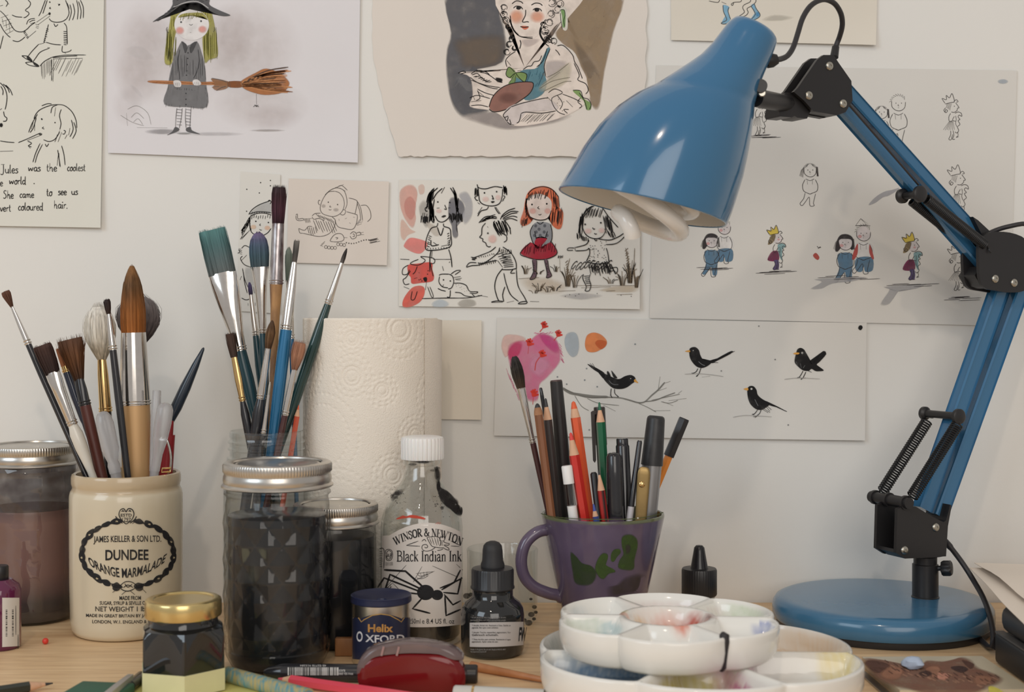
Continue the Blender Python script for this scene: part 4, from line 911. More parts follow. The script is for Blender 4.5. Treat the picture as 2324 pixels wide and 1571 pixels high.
for x, y in ((946, 696), (780, 818)): screw(bb, *Z3(x, y), 13.3)
# arms
def bar(p, q, w, e0, dep, name, m=None, r=0):
    a, b = A(*p, e0-dep/2), A(*q, e0-dep/2); d_ = (b-a); L_ = d_.length; d_.normalize(); s_ = d_.cross(LN).normalized(); wm = w*a.y/F/2
    mb = MB(); pr = []
    for t in (0, L_):
        for sx, sz in ((-1, -1), (1, -1), (1, 1), (-1, 1)):
            for k in (0, 1):
                ch = 1.2; dx, dz = (sx*(wm-ch), sz*dep/2) if (k == 0) == (sx*sz > 0) else (sx*wm, sz*(dep/2-ch))
                pr.append(a+d_*t+s_*dx+LN*dz)
    n = 8; fs = [(i, (i+1) % n, (i+1) % n+n, i+n) for i in range(n)]+[tuple(reversed(range(n))), tuple(range(n, 2*n))]
    return mb.add(pr, fs).build(name, m or m_lamp, lamp, angle=30)
bar((2268, 655), (2093, 1156), 38, 5, 11, 'arm_bar'); bar((2315, 655), (2128, 1172), 37, 5, 11, 'arm_bar')
bar((1912, 200), (2255, 580), 31, 5, 11, 'arm_bar'); bar((1898, 232), (2236, 612), 29, 5, 11, 'arm_bar')
MB().tube([A(1910, 218, 10.2), A(2085, 420, 10.2)], .9, 6).build('arm_wire', m_cord, lamp)
# elbow bracket
ep = smooth([(2222, 552), (2232, 536), (2250, 527), (2292, 528), (2330, 545), (2352, 590), (2348, 635), (2325, 660), (2290, 664), (2262, 660), (2238, 655), (2226, 640), (2222, 605)], 3, True)
eb = MB().prism([A(x, y, 14) for x, y in ep], -LN*3).build('elbow_plate', m_jnt, lamp)
MB().prism([A(x, y, 14)-LN*17 for x, y in ep], -LN*3).build('elbow_plate', m_jnt, lamp)
MB().prism([A(x, y, 11) for x, y in [(2222, 552), (2240, 530), (2292, 528), (2352, 590), (2340, 590), (2290, 536), (2245, 538), (2230, 556)]], -LN*21).build('elbow_web', m_jnt, lamp)
MB().prism([A(x, y, 9) for x, y in [(2226, 605), (2240, 655), (2226, 650), (2212, 625)]], -LN*18).build('elbow_stop', m_jnt, lamp)
for x, y in ((2259, 633), (2302, 642)): screw(eb, x, y, 14.3)
MB().prism([A(x, y, 8) for x, y in [(2208, 492), (2220, 500), (2250, 528), (2232, 540)]], -LN*16).build('elbow_tab', m_jnt, lamp)
# springs
def spring(p, q, e, R, turns, wire=.75):
    a, b = A(*p, 14)+LN*(e-14), A(*q, 14)+LN*(e-14); d_ = b-a; L_ = d_.length; d_.normalize(); u = d_.orthogonal().normalized(); v = d_.cross(u); n = turns*12
    pts = [a+d_*(L_*i/n)+(u*math.cos(2*math.pi*i/12)+v*math.sin(2*math.pi*i/12))*R for i in range(n+1)]
    mb = MB().tube(pts, wire, 5)
    for c, s_ in ((a, -1), (b, 1)): mb.tube([c+d_*(s_*t)+u*R*math.cos(t*.45) for t in range(0, 8)], wire, 5)
    return mb.build('spring', m_spr, lamp)
spring((2174, 962), (2070, 1128), 14, 4.2, 38); spring((2174, 962), (2070, 1128), -20, 4.2, 34)
spring((2103, 452), (2235, 556), 14, 3.6, 46); spring((2103, 452), (2232, 556), -3, 3.4, 44)
def knob(x, y, e0, e1, r=4.6): return MB().lathe([(0, 0), (r*.8, 0), (r, .8), (r, 3.4), (r*.75, 4.6), (3, 5), (3, abs(e1-e0))], 24, ax=(A(x, y, 18)+LN*(e0-18), Vector((0, 0, 1)).cross(LN), Vector((0, 0, 1)), -LN if e0 > e1 else LN)).build('spring_pin', m_jnt, lamp)
knob(2180, 946, 18, -2, 6); knob(2180, 946, -24, -2, 5.4); knob(2092, 440, 18, -2, 6.4); knob(2092, 440, -6, 8, 5.8)
# head bracket
hp_ = [(1575, 585), (1600, 560), (1725, 380), (1765, 350), (1830, 350), (1858, 395), (1942, 515), (1950, 640), (1905, 715), (1850, 735), (1700, 708), (1640, 640)]
hb = plate(Z1, hp_, 14, 3).build('head_plate', m_jnt, lamp)
MB().prism([A(*Z1(x, y), 14)-LN*15 for x, y in hp_], -LN*3).build('head_plate', m_jnt, lamp)
plate(Z1, [(1858, 395), (1942, 515), (1935, 520), (1850, 402)], 11, 21).build('head_web', m_jnt, lamp)
plate(Z1, [(1700, 708), (1850, 735), (1850, 722), (1700, 695)], 11, 21).build('head_web', m_jnt, lamp)
for x, y in ((1803, 420), (1672, 608), (1890, 660)): screw(hb, *Z1(x, y), 14.3)
plate(Z1, [(1490, 742), (1482, 715), (1500, 640), (1520, 590), (1560, 588), (1580, 615), (1640, 625), (1690, 690), (1660, 755), (1600, 750), (1580, 738), (1560, 748)], 9, 18).build('swivel_joint', m_jnt, lamp)
SHY = 962
MB().tube([px3(*Z1(1330, 622), SHY+4), px3(*Z1(1420, 640), SHY+20), A(*Z1(1555, 665), 0)], [6.6, 6.6, 6.2], 24).build('neck_tube', m_jnt, lamp)
MB().tube([px3(*Z1(1352, 560), SHY-2), px3(*Z1(1366, 545), SHY-12)], [5.4, 4.6], 20).build('swivel_knob', m_jnt, lamp)
nscr = px3(*Z1(1372, 592), SHY-8); MB().lathe([(0, .8), (2.2, .8), (2.8, 0), (0, -.5)], 20, ax=(nscr, Vector((1, 0, 0)), Vector((0, 0, 1)), Vector((0, -1, 0)))).build('screw', m_scr, lamp)
# shade: lofted rings
secs = [((78, 1197), (1145, 1437)), ((112, 1140), (1175, 1365)), ((150, 1080), (1200, 1290)), ((230, 940), (1247, 1135)), ((330, 800), (1280, 980)), ((450, 680), (1302, 855)), ((560, 602), (1315, 755)), ((640, 562), (1320, 705)),
        ((692, 541), (1322, 672)), ((700, 534), (1326, 660)), ((800, 470), (1348, 585)), ((900, 405), (1370, 512)), ((980, 350), (1396, 448)), ((1050, 280), (1426, 384)), ((1110, 202), (1450, 322)), ((1150, 150), (1463, 286)), ((1175, 126), (1464, 262)), ((1200, 110), (1452, 236)), ((1240, 116), (1420, 206)), ((1300, 146), (1360, 172))]
def loft(ss, k, name, m, par, capend=True, n=72):
    vs_, fs = [], []
    for i, (l, r) in enumerate(ss):
        a, b = px3(*Z1(*l), SHY), px3(*Z1(*r), SHY); c = (a+b)/2; u = (b-a)/2*k; R = u.length
        for j in range(n):
            t = 2*math.pi*j/n; vs_.append(c+u*math.cos(t)+Vector((0, 1, -.03))*R*math.sin(t))
    for i in range(len(ss)-1):
        for j in range(n): fs.append((i*n+j, i*n+(j+1) % n, (i+1)*n+(j+1) % n, (i+1)*n+j))
    if capend: fs.append(tuple((len(ss)-1)*n+j for j in range(n)))
    return MB().add(vs_, fs).build(name, m, par, angle=50)
shade = loft(secs, 1.0, 'shade', m_lamp, lamp)
loft(secs[:14], .975, 'shade_lining', mat('white_enamel_lining', C(226, 224, 218), rough=.3), shade)
# rim bead joins outside and lining
a, b = px3(*Z1(*secs[0][0]), SHY), px3(*Z1(*secs[0][1]), SHY); c = (a+b)/2; u = (b-a)/2
MB().tube([c+u*math.cos(t*math.pi/40)*.988+Vector((0, 1, -.03))*u.length*.988*math.sin(t*math.pi/40) for t in range(81)], .8, 6, cap=False).build('rim', m_lamp, shade)
# spiral bulb
axd = (px3(*Z1(1000, 610), SHY)-px3(*Z1(611, 1316), SHY)).normalized(); u = Vector((1, 0, 0)); u = (u-axd*u.dot(axd)).normalized(); v = axd.cross(u)
bc = px3(1462, 492, SHY-4); pts = []
for i in range(120):
    t = i/119; ang = 2*math.pi*(2.3*t)+2.6; rr_ = 27.5*(1 if t < .8 else 1-(t-.8)/.2*.85)
    pts.append(bc+axd*(30-40*t-(6 if t > .93 else 0)*(t-.93)/.07)+(u*math.cos(ang)+v*math.sin(ang))*rr_)
bulb = MB().tube(pts, 6.0, 14).build('bulb', mat('frosted_bulb_glass', C(226, 224, 220), rough=.18, coat=.4), lamp)
MB().tube([bc+axd*30, bc+axd*62], [12, 13], 24).build('bulb_base', mat('white_plastic', C(226, 224, 222)), bulb)
# cords
def P1(*z): return [Z1(*q) for q in z]
lo = smooth(P1((1462, 378), (1490, 376), (1535, 355), (1572, 300), (1600, 215), (1632, 115), (1680, 40), (1740, 2), (1790, 0), (1840, 28), (1876, 90), (1884, 160), (1868, 230), (1846, 290), (1836, 345)), 4)
n = len(lo); MB().tube([px3(x, y, (SHY-2)+(A(1895, 130).y-SHY+2)*min(1, i/n*1.15)) for i, (x, y) in enumerate(lo)], 2.0, 12).build('cord', m_cord, lamp)
MB().tube([px3(*Z1(1842, 300), 1031), A(*Z1(1832, 365), 2)], [2.8, 3.2], 16).build('cord_sleeve', m_jnt, lamp)
MB().tube([px3(*Z1(1405, 388), SHY), px3(*Z1(1440, 384), SHY), px3(*Z1(1472, 376), SHY)], [5.2, 5.0, 3.4], 20).build('grommet', m_jnt, lamp)
MB().tube([A(x, y, e) for x, y, e in smooth([(2240, 532, -4), (2262, 522, -2), (2290, 514, 4), (2330, 508, 10), (2370, 520, 12), (2385, 560, 8), (2350, 600, 2)], 4)], 1.9, 10).build('cord', m_cord, lamp)
cb = [Z3(x, y)+(d_,) for x, y, d_ in [(995, 770, 1085), (1030, 810, 1080), (1090, 890, 1072), (1150, 985, 1062), (1200, 1075, 1040), (1235, 1175, 1010), (1252, 1270, 985), (1246, 1330, 975)]]
pts = [px3(*p) for p in smooth(cb, 5)]; e_ = pts[-1]
pts += [Vector((e_.x+1, e_.y-2, 12)), Vector((e_.x+2, e_.y-2, 6)), Vector((e_.x+2, e_.y+14, 2.4)), Vector((e_.x+6, e_.y+50, 2.4))]
MB().tube(pts, [2.6 if i < 5 else 2.1 for i in range(len(pts))], 12).build('cord', m_cord, lamp)
# ================================================================ porcelain palettes
m_porc = mat('white_porcelain', (1, 1, 1), rough=.14, coat=.3, vcol=True)
WHT = C(222, 220, 214)
def palette(name, label, X, Y, z0, R, H, depth, rc, rot, stains, lobe=.12, wob=None, thick=3.0):
    th = thing(name, label, 'palette', (X, Y, z0))
    NA, NR = 288, 56
    def Ro(t):
        b = abs(math.cos(3*(t-rot)))
        return R*((1-lobe)+lobe*b**.5)*(wob(t) if wob else 1)
    def top(x, y):
        r = math.hypot(x, y); t = math.atan2(y, x); d_ = [Ro(t)-r]
        if rc: d_.append(abs(r-rc))
        if not rc or r > rc: d_.append(min(abs(r*math.sin(t-rot-math.pi/6-k*math.pi/3)) if math.cos(t-rot-math.pi/6-k*math.pi/3) > 0 else 99 for k in range(6)))
        m_ = min(d_); s_ = max(0, min(1, (m_-thick*.45)/7.0)); s_ = s_*s_*(3-2*s_)
        return H-depth*s_-(.7*math.exp(-(m_/1.0)**2) if m_ > 0 else .7)*0
    vs_, fs, cs = [], [], []
    def colr(x, y, z):
        c = list(WHT)
        for sx, sy, sr, sc, sa, low in stains:
            q = math.hypot(x-sx, y-sy)/sr
            if q < 1 and (not low or z < H-low):
                a = sa*min(1, (1-q)*2.2)*(.75+.25*math.sin(x*.9+y*1.3)*math.cos(y*.7-x*.4)); c = [u+(v-u)*a for u, v in zip(c, sc)]
        return (*c, 1)
    for i in range(NR+1):
        for j in range(NA):
            t = 2*math.pi*j/NA; r = Ro(t)*(i/NR); x, y = r*math.cos(t), r*math.sin(t); z = top(x, y)
            if i == NR: z = H-.5
            vs_.append((X+x, Y+y, z0+z)); cs.append(colr(x, y, z))
    for i in range(NR):
        for j in range(NA): fs.append((i*NA+j, i*NA+(j+1) % NA, (i+1)*NA+(j+1) % NA, (i+1)*NA+j))
    prev = NR*NA
    for k, (s_, z) in enumerate([(1.006, H-1.6), (1.004, H*.55), (.985, H*.3), (.955, 2.2), (.92, .2), (.86, 0.0), (0.5, .6), (0.02, .6)]):
        b = len(vs_)
        for j in range(NA):
            t = 2*math.pi*j/NA; r = Ro(t)*s_; vs_.append((X+r*math.cos(t), Y+r*math.sin(t), z0+z)); cs.append((*WHT, 1))
        for j in range(NA): fs.append((prev+j, prev+(j+1) % NA, b+(j+1) % NA, b+j))
        prev = b
    MB().add(vs_, fs, cs).build('porcelain', m_porc, th, angle=60)
    return th
def P(x, y, z, X, Y):                               # pixel on height z -> local offset
    q = Flat((0, 0, z), (0, 0, 1)).at(x, y); return q.x-X, q.y-Y
PX, PY = (1583-CX)*872/F, 872
bl, ye, mg_, oc, pk = C(104, 134, 164), C(190, 178, 84), C(176, 84, 128), C(208, 166, 108), C(204, 152, 176)
def S(lst, X, Y, z): return [(*P(x, y, z, X, Y), r, c, a, lo) for x, y, r, c, a, lo in lst]
low_st = S([(1370, 1500, 30, bl, .95, 8), (1300, 1492, 34, bl, .6, 6), (1450, 1520, 26, bl, .9, 8), (1560, 1545, 36, ye, .8, 5), (1500, 1555, 24, ye, .9, 10), (1620, 1555, 20, C(196, 182, 90), .7, 4),
            (1700, 1530, 26, pk, .7, 3), (1670, 1560, 26, mg_, .9, 9), (1740, 1565, 24, mg_, .55, 10), (1640, 1510, 24, mg_, .6, 3), (1780, 1470, 40, oc, .75, 2), (1720, 1465, 34, C(206, 150, 90), .7, 2), (1830, 1480, 30, oc, .5, 0),
            (1900, 1508, 15, C(212, 190, 96), .7, 0), (1850, 1490, 24, C(210, 188, 146), .55, 0), (1250, 1470, 22, C(150, 158, 150), .5, 4)], PX, PY, 22)
palette('flower_palette', 'large white porcelain palette stained with paint under the smaller one', PX, PY, 0, 105, 28.5, 15, 30, math.radians(-92), low_st, lobe=.10, wob=lambda t: 1-.14*max(0, math.sin(-t-.1))**2)
PX2, PY2 = (1515-CX)*877/F, 877
up_st = S([(1340, 1395, 16, C(150, 186, 206), .35, 2), (1400, 1398, 12, C(120, 180, 214), .55, 4), (1378, 1402, 6, C(60, 110, 160), .9, 8), (1320, 1420, 18, C(170, 186, 164), .5, 2), (1390, 1425, 12, C(110, 160, 170), .5, 4),
           (1515, 1410, 15, C(206, 96, 44), 1.2, 0), (1468, 1410, 9, C(212, 160, 50), 1.2, 0), (1560, 1411, 11, C(176, 74, 56), 1.2, 0), (1590, 1420, 12, C(150, 104, 96), 1, 0), (1545, 1442, 6, C(206, 90, 60), .9, 0), (1400, 1408, 8, C(200, 180, 80), .8, 0), (1420, 1415, 6, C(206, 120, 70), .7, 0),
           (1540, 1378, 40, C(206, 186, 182), .5, 4), (1680, 1395, 22, C(170, 190, 150), .5, 2), (1650, 1408, 14, C(150, 170, 110), .6, 6), (1735, 1425, 10, C(110, 126, 180), .7, 3), (1540, 1440, 10, C(206, 120, 90), .5, 0), (1480, 1395, 26, C(214, 196, 184), .4, 0)], PX2, PY2, 44)
pal2 = palette('flower_palette', 'smaller petal shaped porcelain palette stacked on the large one', PX2, PY2, 28.6, 72.5, 21.5, 11, 29, math.radians(-94), up_st, lobe=.13, thick=2.6)
md = MB(); c = px3(1285, 1432, 0)
ta = math.radians(-64); dr = [Vector((PX2+r*math.cos(ta), PY2+r*math.sin(ta), z)) for r, z in ((61.5, 50.2), (63.6, 50.0), (64.3, 47), (64.0, 42), (62.8, 36), (61.2, 31.5), (59.5, 29.6))]
MB().tube(dr, [2.6, 3.0, 2.5, 1.9, 1.9, 2.5, 2.2], 12).build('ink_drip', mat('dried_black_ink', C(44, 42, 44), rough=.4), pal2)
for nm, poly, cc in (('ink_mark', [(1279, 1426), (1283, 1423), (1287, 1430), (1288, 1438), (1283, 1440), (1279, 1434)], C(36, 40, 56)),):
    dm = Draw(Cyl(PX2, PY2, lambda z: 63.4 if nm == 'ink_drip' else 71.8)); dm.e = .25
    dm.W([(x, y) for x, y in poly], cc, 1, .04); dm.build(nm, pal2)

# ================================================================ things in the foreground
# hexagonal jar of ink with a gilt lid
HX, HY = (416-CX)*888/F, 888
hj = thing('hexagonal_jar', 'small hexagonal jar of black ink with a gold lid and a yellow label', 'jar', (HX, HY, 0))
def hexr(r, z, t, f): q = (t+.26) % (math.pi/3)-math.pi/6; return r*(1-f+f*.9/math.cos(q)) if f else r
hp2 = [(0, .2), (24, .2), (27, 1.5), (28.2, 4), (28.2, 37), (26.5, 41), (22.8, 43), (22, 45), (22, 50), (0, 50)]
MB().lathe([(r, z) for r, z in hp2], 96, (HX, HY, 0), lambda r, z, t: hexr(r, z, t, 1 if z < 38.5 else max(0, (44-z)/6))).build('glass', m_dkglass, hj, angle=25)
MB().lathe([(24.2, 48), (24.6, 49), (24.5, 57), (24.0, 58.5), (22.6, 59.3), (19.5, 59.4), (18.6, 58.6), (0, 58.6)], 64, (HX, HY, 0)).build('lid', mat('gilt_lid', C(206, 184, 128), rough=.22, metal=.9), hj)
MB().lathe([(r, z) for r, z in ((28.4, 1.5), (28.5, 4), (28.5, 15.5), (28.3, 15.6))], 96, (HX, HY, 0), lambda r, z, t: hexr(r+.15, z, t, 1)).build('label', mat('pale_yellow_paper', C(204, 200, 158), rough=.7, var=.05), hj, angle=25)
ys = MB().box((-205, 872, .5), (150, 62, .5), rz=.12).build('yellow_note', mat('yellow_note_paper', C(200, 192, 116), rough=.8), None, angle=0)
tag(rebase(ys, (-205, 872, .25)), 'pale yellow sheet lying under the hexagonal jar', 'paper')
# magenta ink bottle at the left edge
MXX, MYY = (0-CX)*998/F, 998
mb_ = thing('ink_bottle', 'small magenta ink bottle with a black cap and barcode label at the left edge', 'bottle', (MXX, MYY, 0))
put_lathe(mb_, 'glass', [(0, .2), (13.5, .2), (14.8, 2), (14.8, 42), (13.5, 46), (9.5, 49), (8.6, 50), (0, 50)], mat('magenta_ink_glass', C(94, 36, 68), rough=.08, coat=.5), MXX, MYY, 48)
put_lathe(mb_, 'cap', [(0, 49), (5.6, 49), (6, 49.6), (6, 59), (5.4, 60), (0, 60)], m_blk, MXX, MYY, 40)
cs_ = Cyl(MXX, MYY, 14.8)
lb = patch(cs_, 5, 44, lambda x: 1357, lambda x: 1469-(x-5)*.06, .15, 16, 6).build('label', mat('label_white', C(204, 200, 194), rough=.5), mb_)
bc_ = Draw(cs_); bc_.e = .3; y = 1384.0
while y < 1446:
    w_ = random.choice((1.1, 1.1, 2, 3)); patchq = [bc_.s.at(a, b, .35) for a, b in ((13, y), (31, y-.6), (31, y-.6+w_), (13, y+w_))]
    bc_.m.add(patchq, [(0, 1, 2, 3)], (*BK, 1)); y += w_+random.choice((1.1, 1.6, 2.2))
bc_.H(36, 1375, 41, 1440, 2, 0, 60, 1.2, jit=1)
bc_.build('barcode', lb)
bead = MB().lathe([(0, 0), (1.2, .25), (2.05, 1.1), (2.3, 2.3), (2.05, 3.5), (1.2, 4.3), (0, 4.6)], 20, (px3(103, 1462, 1008).x, 1008, 0)).build('bead', mat('red_bead', C(206, 62, 50), rough=.3))
tag(rebase(bead, (px3(103, 1462, 1008).x, 1008, 0)), 'tiny red bead on the desk in front of the crock', 'bead')
def T(x, y, z): return Flat((0, 0, z), (0, 0, 1)).at(x, y)
def lying(name, label, cat, a, b, parts, n=20, spin=0.0):    # a at tip, b at tail (world mm); parts as (name, mat, [(s, radius)...]) in mm from tip
    a, b = Vector(a), Vector(b); d_ = (b-a); L_ = d_.length; d_.normalize(); z = Vector((0, 0, 1)); s_ = d_.cross(z).normalized(); u = s_.cross(d_)
    th = thing(name, label, cat, ((a+b)/2).to_tuple()[:2]+(0,)); made = {}
    for p in parts:
        pn, m, pr = p[:3]; ex = p[3] if len(p) > 3 else {}; nn = ex.get('n', n); mb = MB(); vs_, fs = [], []
        for s0, r in pr:
            c = a+d_*(s0 if s0 >= 0 else L_+1+s0)
            for j in range(nn):
                t = 2*math.pi*(j+.5)/nn+spin; vs_.append(c+s_*r*math.cos(t)+u*r*math.sin(t))
        for i in range(len(pr)-1):
            for j in range(nn): fs.append((i*nn+j, i*nn+(j+1) % nn, (i+1)*nn+(j+1) % nn, (i+1)*nn+j))
        fs += [tuple(reversed(range(nn))), tuple((len(pr)-1)*nn+j for j in range(nn))]
        made[pn] = mb.add(vs_, fs).build(pn, m, made.get(ex.get('under')) or th, angle=28)
    return th
lying('pencil', 'black pencil lying at the lower left corner with its point to the right', 'pencil', T(120, 1551, 3.6), T(-60, 1578, 3.6), [('lead', m_gr, [(0, .4), (5, 1.1)]), ('sharpened_wood', m_wtip, [(5, 1.1), (15, 3.2)]), ('barrel', mat('dark_green_pencil', C(44, 48, 42), rough=.3), [(15, 3.5), (-1, 3.5)], dict(n=6))])
er = MB().box(T(215, 1580, 4), (36, 40, 7.6), rz=-.15, bev=1.6).build('eraser', mat('green_rubber', C(52, 92, 74), rough=.6)); er.location.z = 0
tag(rebase(er, (T(215, 1580, 4).x, T(215, 1580, 4).y, .2)), 'dark green eraser block at the bottom edge left of the hexagonal jar', 'eraser')
lying('palette_knife', 'flat silver palette knife lying across the green eraser', 'knife', T(300, 1534, 9.2), T(232, 1590, 9.2), [('blade', mat('pale_steel', C(176, 174, 176), rough=.35, metal=.6), [(0, 1.0), (3, 2.6), (30, 3.2), (-1, 3.2)], dict(n=4))], spin=0)
lying('pen', 'black pen leaning behind the hexagonal jar beside the palette knife', 'pen', T(322, 1534, 4.2), T(262, 1586, 4.2), [('cap', m_blackh, [(0, 2.6), (2, 3.6), (26, 3.8)]), ('barrel', m_blk, [(26, 3.4), (-1, 3.4)])])
lying('pencil', 'fat pencil with a blue and tan woven pattern', 'pencil', T(514, 1530, 5.4), T(700, 1582, 5.4), [('barrel', mat('woven_blue_pattern', C(92, 140, 150), rough=.5, col2=C(168, 156, 110), vs=170, stretch=(2.2, 1, .6), detail=2), [(0, 4.8), (.6, 5.2), (-1, 5.2)], dict(n=18)), ('end_plug', mat('blue_plug', C(108, 140, 150), rough=.5), [(-.8, 4.2), (0, 4.4)], {})])
lying('pencil', 'coral pink pencil lying at the front with its point to the left', 'pencil', T(632, 1541, 3.9), T(960, 1588, 3.9), [('lead', mat('coral_lead', C(206, 84, 96), rough=.5), [(0, .6), (4, 1.5)]), ('sharpened_wood', m_wtip, [(4, 1.5), (10, 3.4)]), ('barrel', gl('coral_lacquer', 206, 72, 88), [(10, 3.7), (-1, 3.7)], dict(n=6))])
# black marker with barcode
ma, mb2 = Vector(((598-CX)*904/F, 906, 6.1)), Vector(((1084-CX)*904/F, 902, 6.1))
mk = lying('marker', 'black marker with a barcode lying in front of the quilted jar', 'marker', ma, mb2, [('tip_cone', m_blackh, [(0, 1.6), (3, 3.6), (12, 5.6)]), ('barrel', m_blackh, [(12, 5.8), (112, 5.8)], dict(n=32)), ('cap', mat('satin_black', C(42, 40, 41)), [(112, 6.0), (-2, 6.0), (-1, 5.4)], dict(n=32))])
class LyingCyl:
    def at(s, x, y, e=0):
        o = Vector((0, 0, HC)); d_ = ray(x, y); Yc = 904-((x-840)/240)*2; R = 5.85+e
        a = 1+d_.z**2; b = -2*Yc+2*d_.z*(HC-6.1); c = Yc*Yc+(HC-6.1)**2-R*R; D = max(0, b*b-4*a*c); return o+d_*((-b-math.sqrt(D))/(2*a))
ls = LyingCyl(); bd = Draw(ls); bd.e = .2; WH = C(196, 194, 190)
bd.m.add([ls.at(x, y, .25) for x in (653, 692, 730, 768) for y in (1515, 1523, 1533)], [(i*3+j, i*3+j+1, i*3+j+4, i*3+j+3) for i in range(3) for j in range(2)], (*WH, 1))
x = 656.0
while x < 764:
    w_ = random.choice((1, 1.2, 2.2, 3.2)); bd.m.add([ls.at(a, b, .45) for a, b in ((x, 1515), (x+w_, 1515), (x+w_, 1524), (x+w_, 1533), (x, 1533), (x, 1524))], [(0, 1, 2, 5), (5, 2, 3, 4)], (*BK, 1)); x += w_+random.choice((1.2, 1.8, 2.6))
put_text(bd.m, ls, "BLACK", 769, 1520, 783, 1525, .45, .01, None, WH, flip=True); put_text(bd.m, ls, "PIN 02-200", 769, 1527, 801, 1532, .45, .01, None, WH, flip=True); put_text(bd.m, ls, "45 02778 915284", 681, 1509, 740, 1513, .45, .0, None, WH, flip=True)
bd.build('barcode', bpy.data.objects[[c.name for c in mk.children if c.name.startswith('barrel')][0]], 'white barcode and lettering')
# red pencil sharpener
SX0, SY0 = (937-CX)*884/F, 884
sh = thing('pencil_sharpener', 'translucent red pencil sharpener with a smoky clear lid', 'sharpener', (SX0, SY0, 0))
def oval(poly, hd, name, m, bev=2.5):
    pts = smooth([(x, 0, z) for x, z in poly], 5, True); cx, cz = sum(p[0] for p in pts)/len(pts), sum(p[2] for p in pts)/len(pts)
    vs_, fs = [], []; rings = [(-hd, .86), (-hd+bev*.4, .95), (-hd+bev, 1), (hd-bev, 1), (hd-bev*.4, .95), (hd, .86)]; n = len(pts)
    for yy, k in rings: vs_ += [(SX0+cx+(p[0]-cx)*k, SY0+yy, cz+(p[2]-cz)*k) for p in pts]
    for i in range(len(rings)-1):
        for j in range(n): fs.append((i*n+j, i*n+(j+1) % n, (i+1)*n+(j+1) % n, (i+1)*n+j))
    fs += [tuple(reversed(range(n))), tuple((len(rings)-1)*n+j for j in range(n))]
    return MB().add(vs_, fs).build(name, m, sh)
m_red = mat('translucent_red', C(128, 26, 30), rough=.12, coat=.4, trans=.35, ior=1.3)
oval([(-34, 5), (-35, 12), (-32.5, 19), (-26, 23.2), (-10, 25.5), (5, 25.8), (20, 25), (28, 22), (33, 16), (34.2, 8), (32, 2), (24, .4), (-24, .4), (-31, 1.2)], 9, 'body', m_red)
oval([(-35.4, 12), (-34.5, 20), (-28, 27.5), (-18, 31), (-4, 33), (8, 32.4), (22, 29.8), (30, 26), (33, 21.5), (28, 22.6), (20, 25.6), (5, 26.4), (-10, 26), (-26, 23.8), (-32.5, 19.4)], 8.4, 'clear_lid', mat('smoky_plastic', C(130, 112, 112), rough=.15, coat=.4, trans=.45, ior=1.3))
MB().box((SX0+2, SY0, 29.3), (20, 9, 3.2), bev=.6).build('blade_block', m_alu, sh)
for dx in (-2, 5): MB().box((SX0-16+dx*1.4, SY0-8.6, 27.6), (1.3, 1.0, 6), ry=.25).build('lid_rib', mat('smoky_rib', C(150, 120, 118), rough=.3), sh)
# wooden sticks and other bits
blk = MB().box((-108, 974, 6.6), (36, 6, 12.8), bev=.8).build('wood_strip', wood_mat('orange_wood', C(118, 78, 46), C(140, 96, 58), (20, 2, 6)))
tag(rebase(blk, (-108, 974, .2)), 'orange brown wood strip on edge behind the sharpener tin', 'wood strip')
lying('paint_brush', 'orange brown wooden brush handle lying between the marker and the palettes', 'brush', T(1233, 1543, 2.6), T(1070, 1512, 2.9), [('handle', wood_mat('varnished_wood', C(158, 102, 62), C(178, 122, 80), (10, 10, 10)), [(0, 1.5), (1, 1.9), (22, 2.4), (-1, 3.4)])])
lying('pen', 'pale grey pen with a gold band at the bottom edge', 'pen', T(1030, 1573, 5.2), T(1235, 1583, 5.2), [('barrel', mat('pale_grey_plastic', C(186, 184, 178), rough=.35), [(0, 4.2), (1, 4.9), (12, 5)]), ('band', m_gold, [(12, 5.15), (13.5, 5.15)]), ('cap', mat('pale_grey_plastic', C(186, 184, 178)), [(13.5, 5), (-1, 5)])])
# tile painted with a cat's face
tz = 6.4; q = [T(1956, 1491, tz), T(2229, 1489, tz)]; tx = (q[1]-q[0]); tw = tx.length; tx.normalize(); ty = Vector((tx.y, -tx.x, 0))
tile = MB().prism([q[0], q[1], q[1]+ty*tw, q[0]+ty*tw], (0, 0, -6.2)).build('coaster', mat('cream_coaster', C(196, 184, 158), rough=.3, coat=.2, var=.05, vs=60)); c = (q[0]+q[1])/2+ty*tw/2
tag(rebase(tile, (c.x, c.y, .2)), 'square cream coaster with a painted brown cat face', 'coaster')
ct = Draw(Flat((0, 0, tz), (0, 0, 1)), (1720, 900), .42716); ct.e = .12
b1, b2, b3, b4 = C(124, 88, 74), C(92, 66, 58), C(160, 116, 94), C(70, 54, 52)
ct.W('535,1405 570,1388 640,1395 720,1410 800,1425 870,1418 900,1400 980,1405 1040,1395 1090,1382 1140,1400 1180,1440 1260,1470 1310,1500 1290,1530 1250,1545 1180,1580 1050,1600 900,1590 800,1560 700,1540 620,1500 560,1440', b1, .8, .12)
ct.W('560,1415 620,1400 700,1425 690,1460 620,1470', b2, .9, .2).W('700,1430 780,1440 760,1500 700,1510 640,1480', b3, .8, .3).W('880,1440 960,1430 980,1480 920,1500', b3, .8, .3).W('960,1460 1020,1480 1000,1510 950,1500', C(196, 140, 120), .9, .3)
ct.W('1020,1440 1080,1430 1120,1450 1080,1470', b4, .9, .15).W('850,1470 900,1455 930,1475 890,1490', b4, .8, .2).W('1080,1400 1150,1420 1130,1450', b2, .9, .2).W('1150,1480 1250,1490 1230,1530 1150,1530', b3, .7, .3)
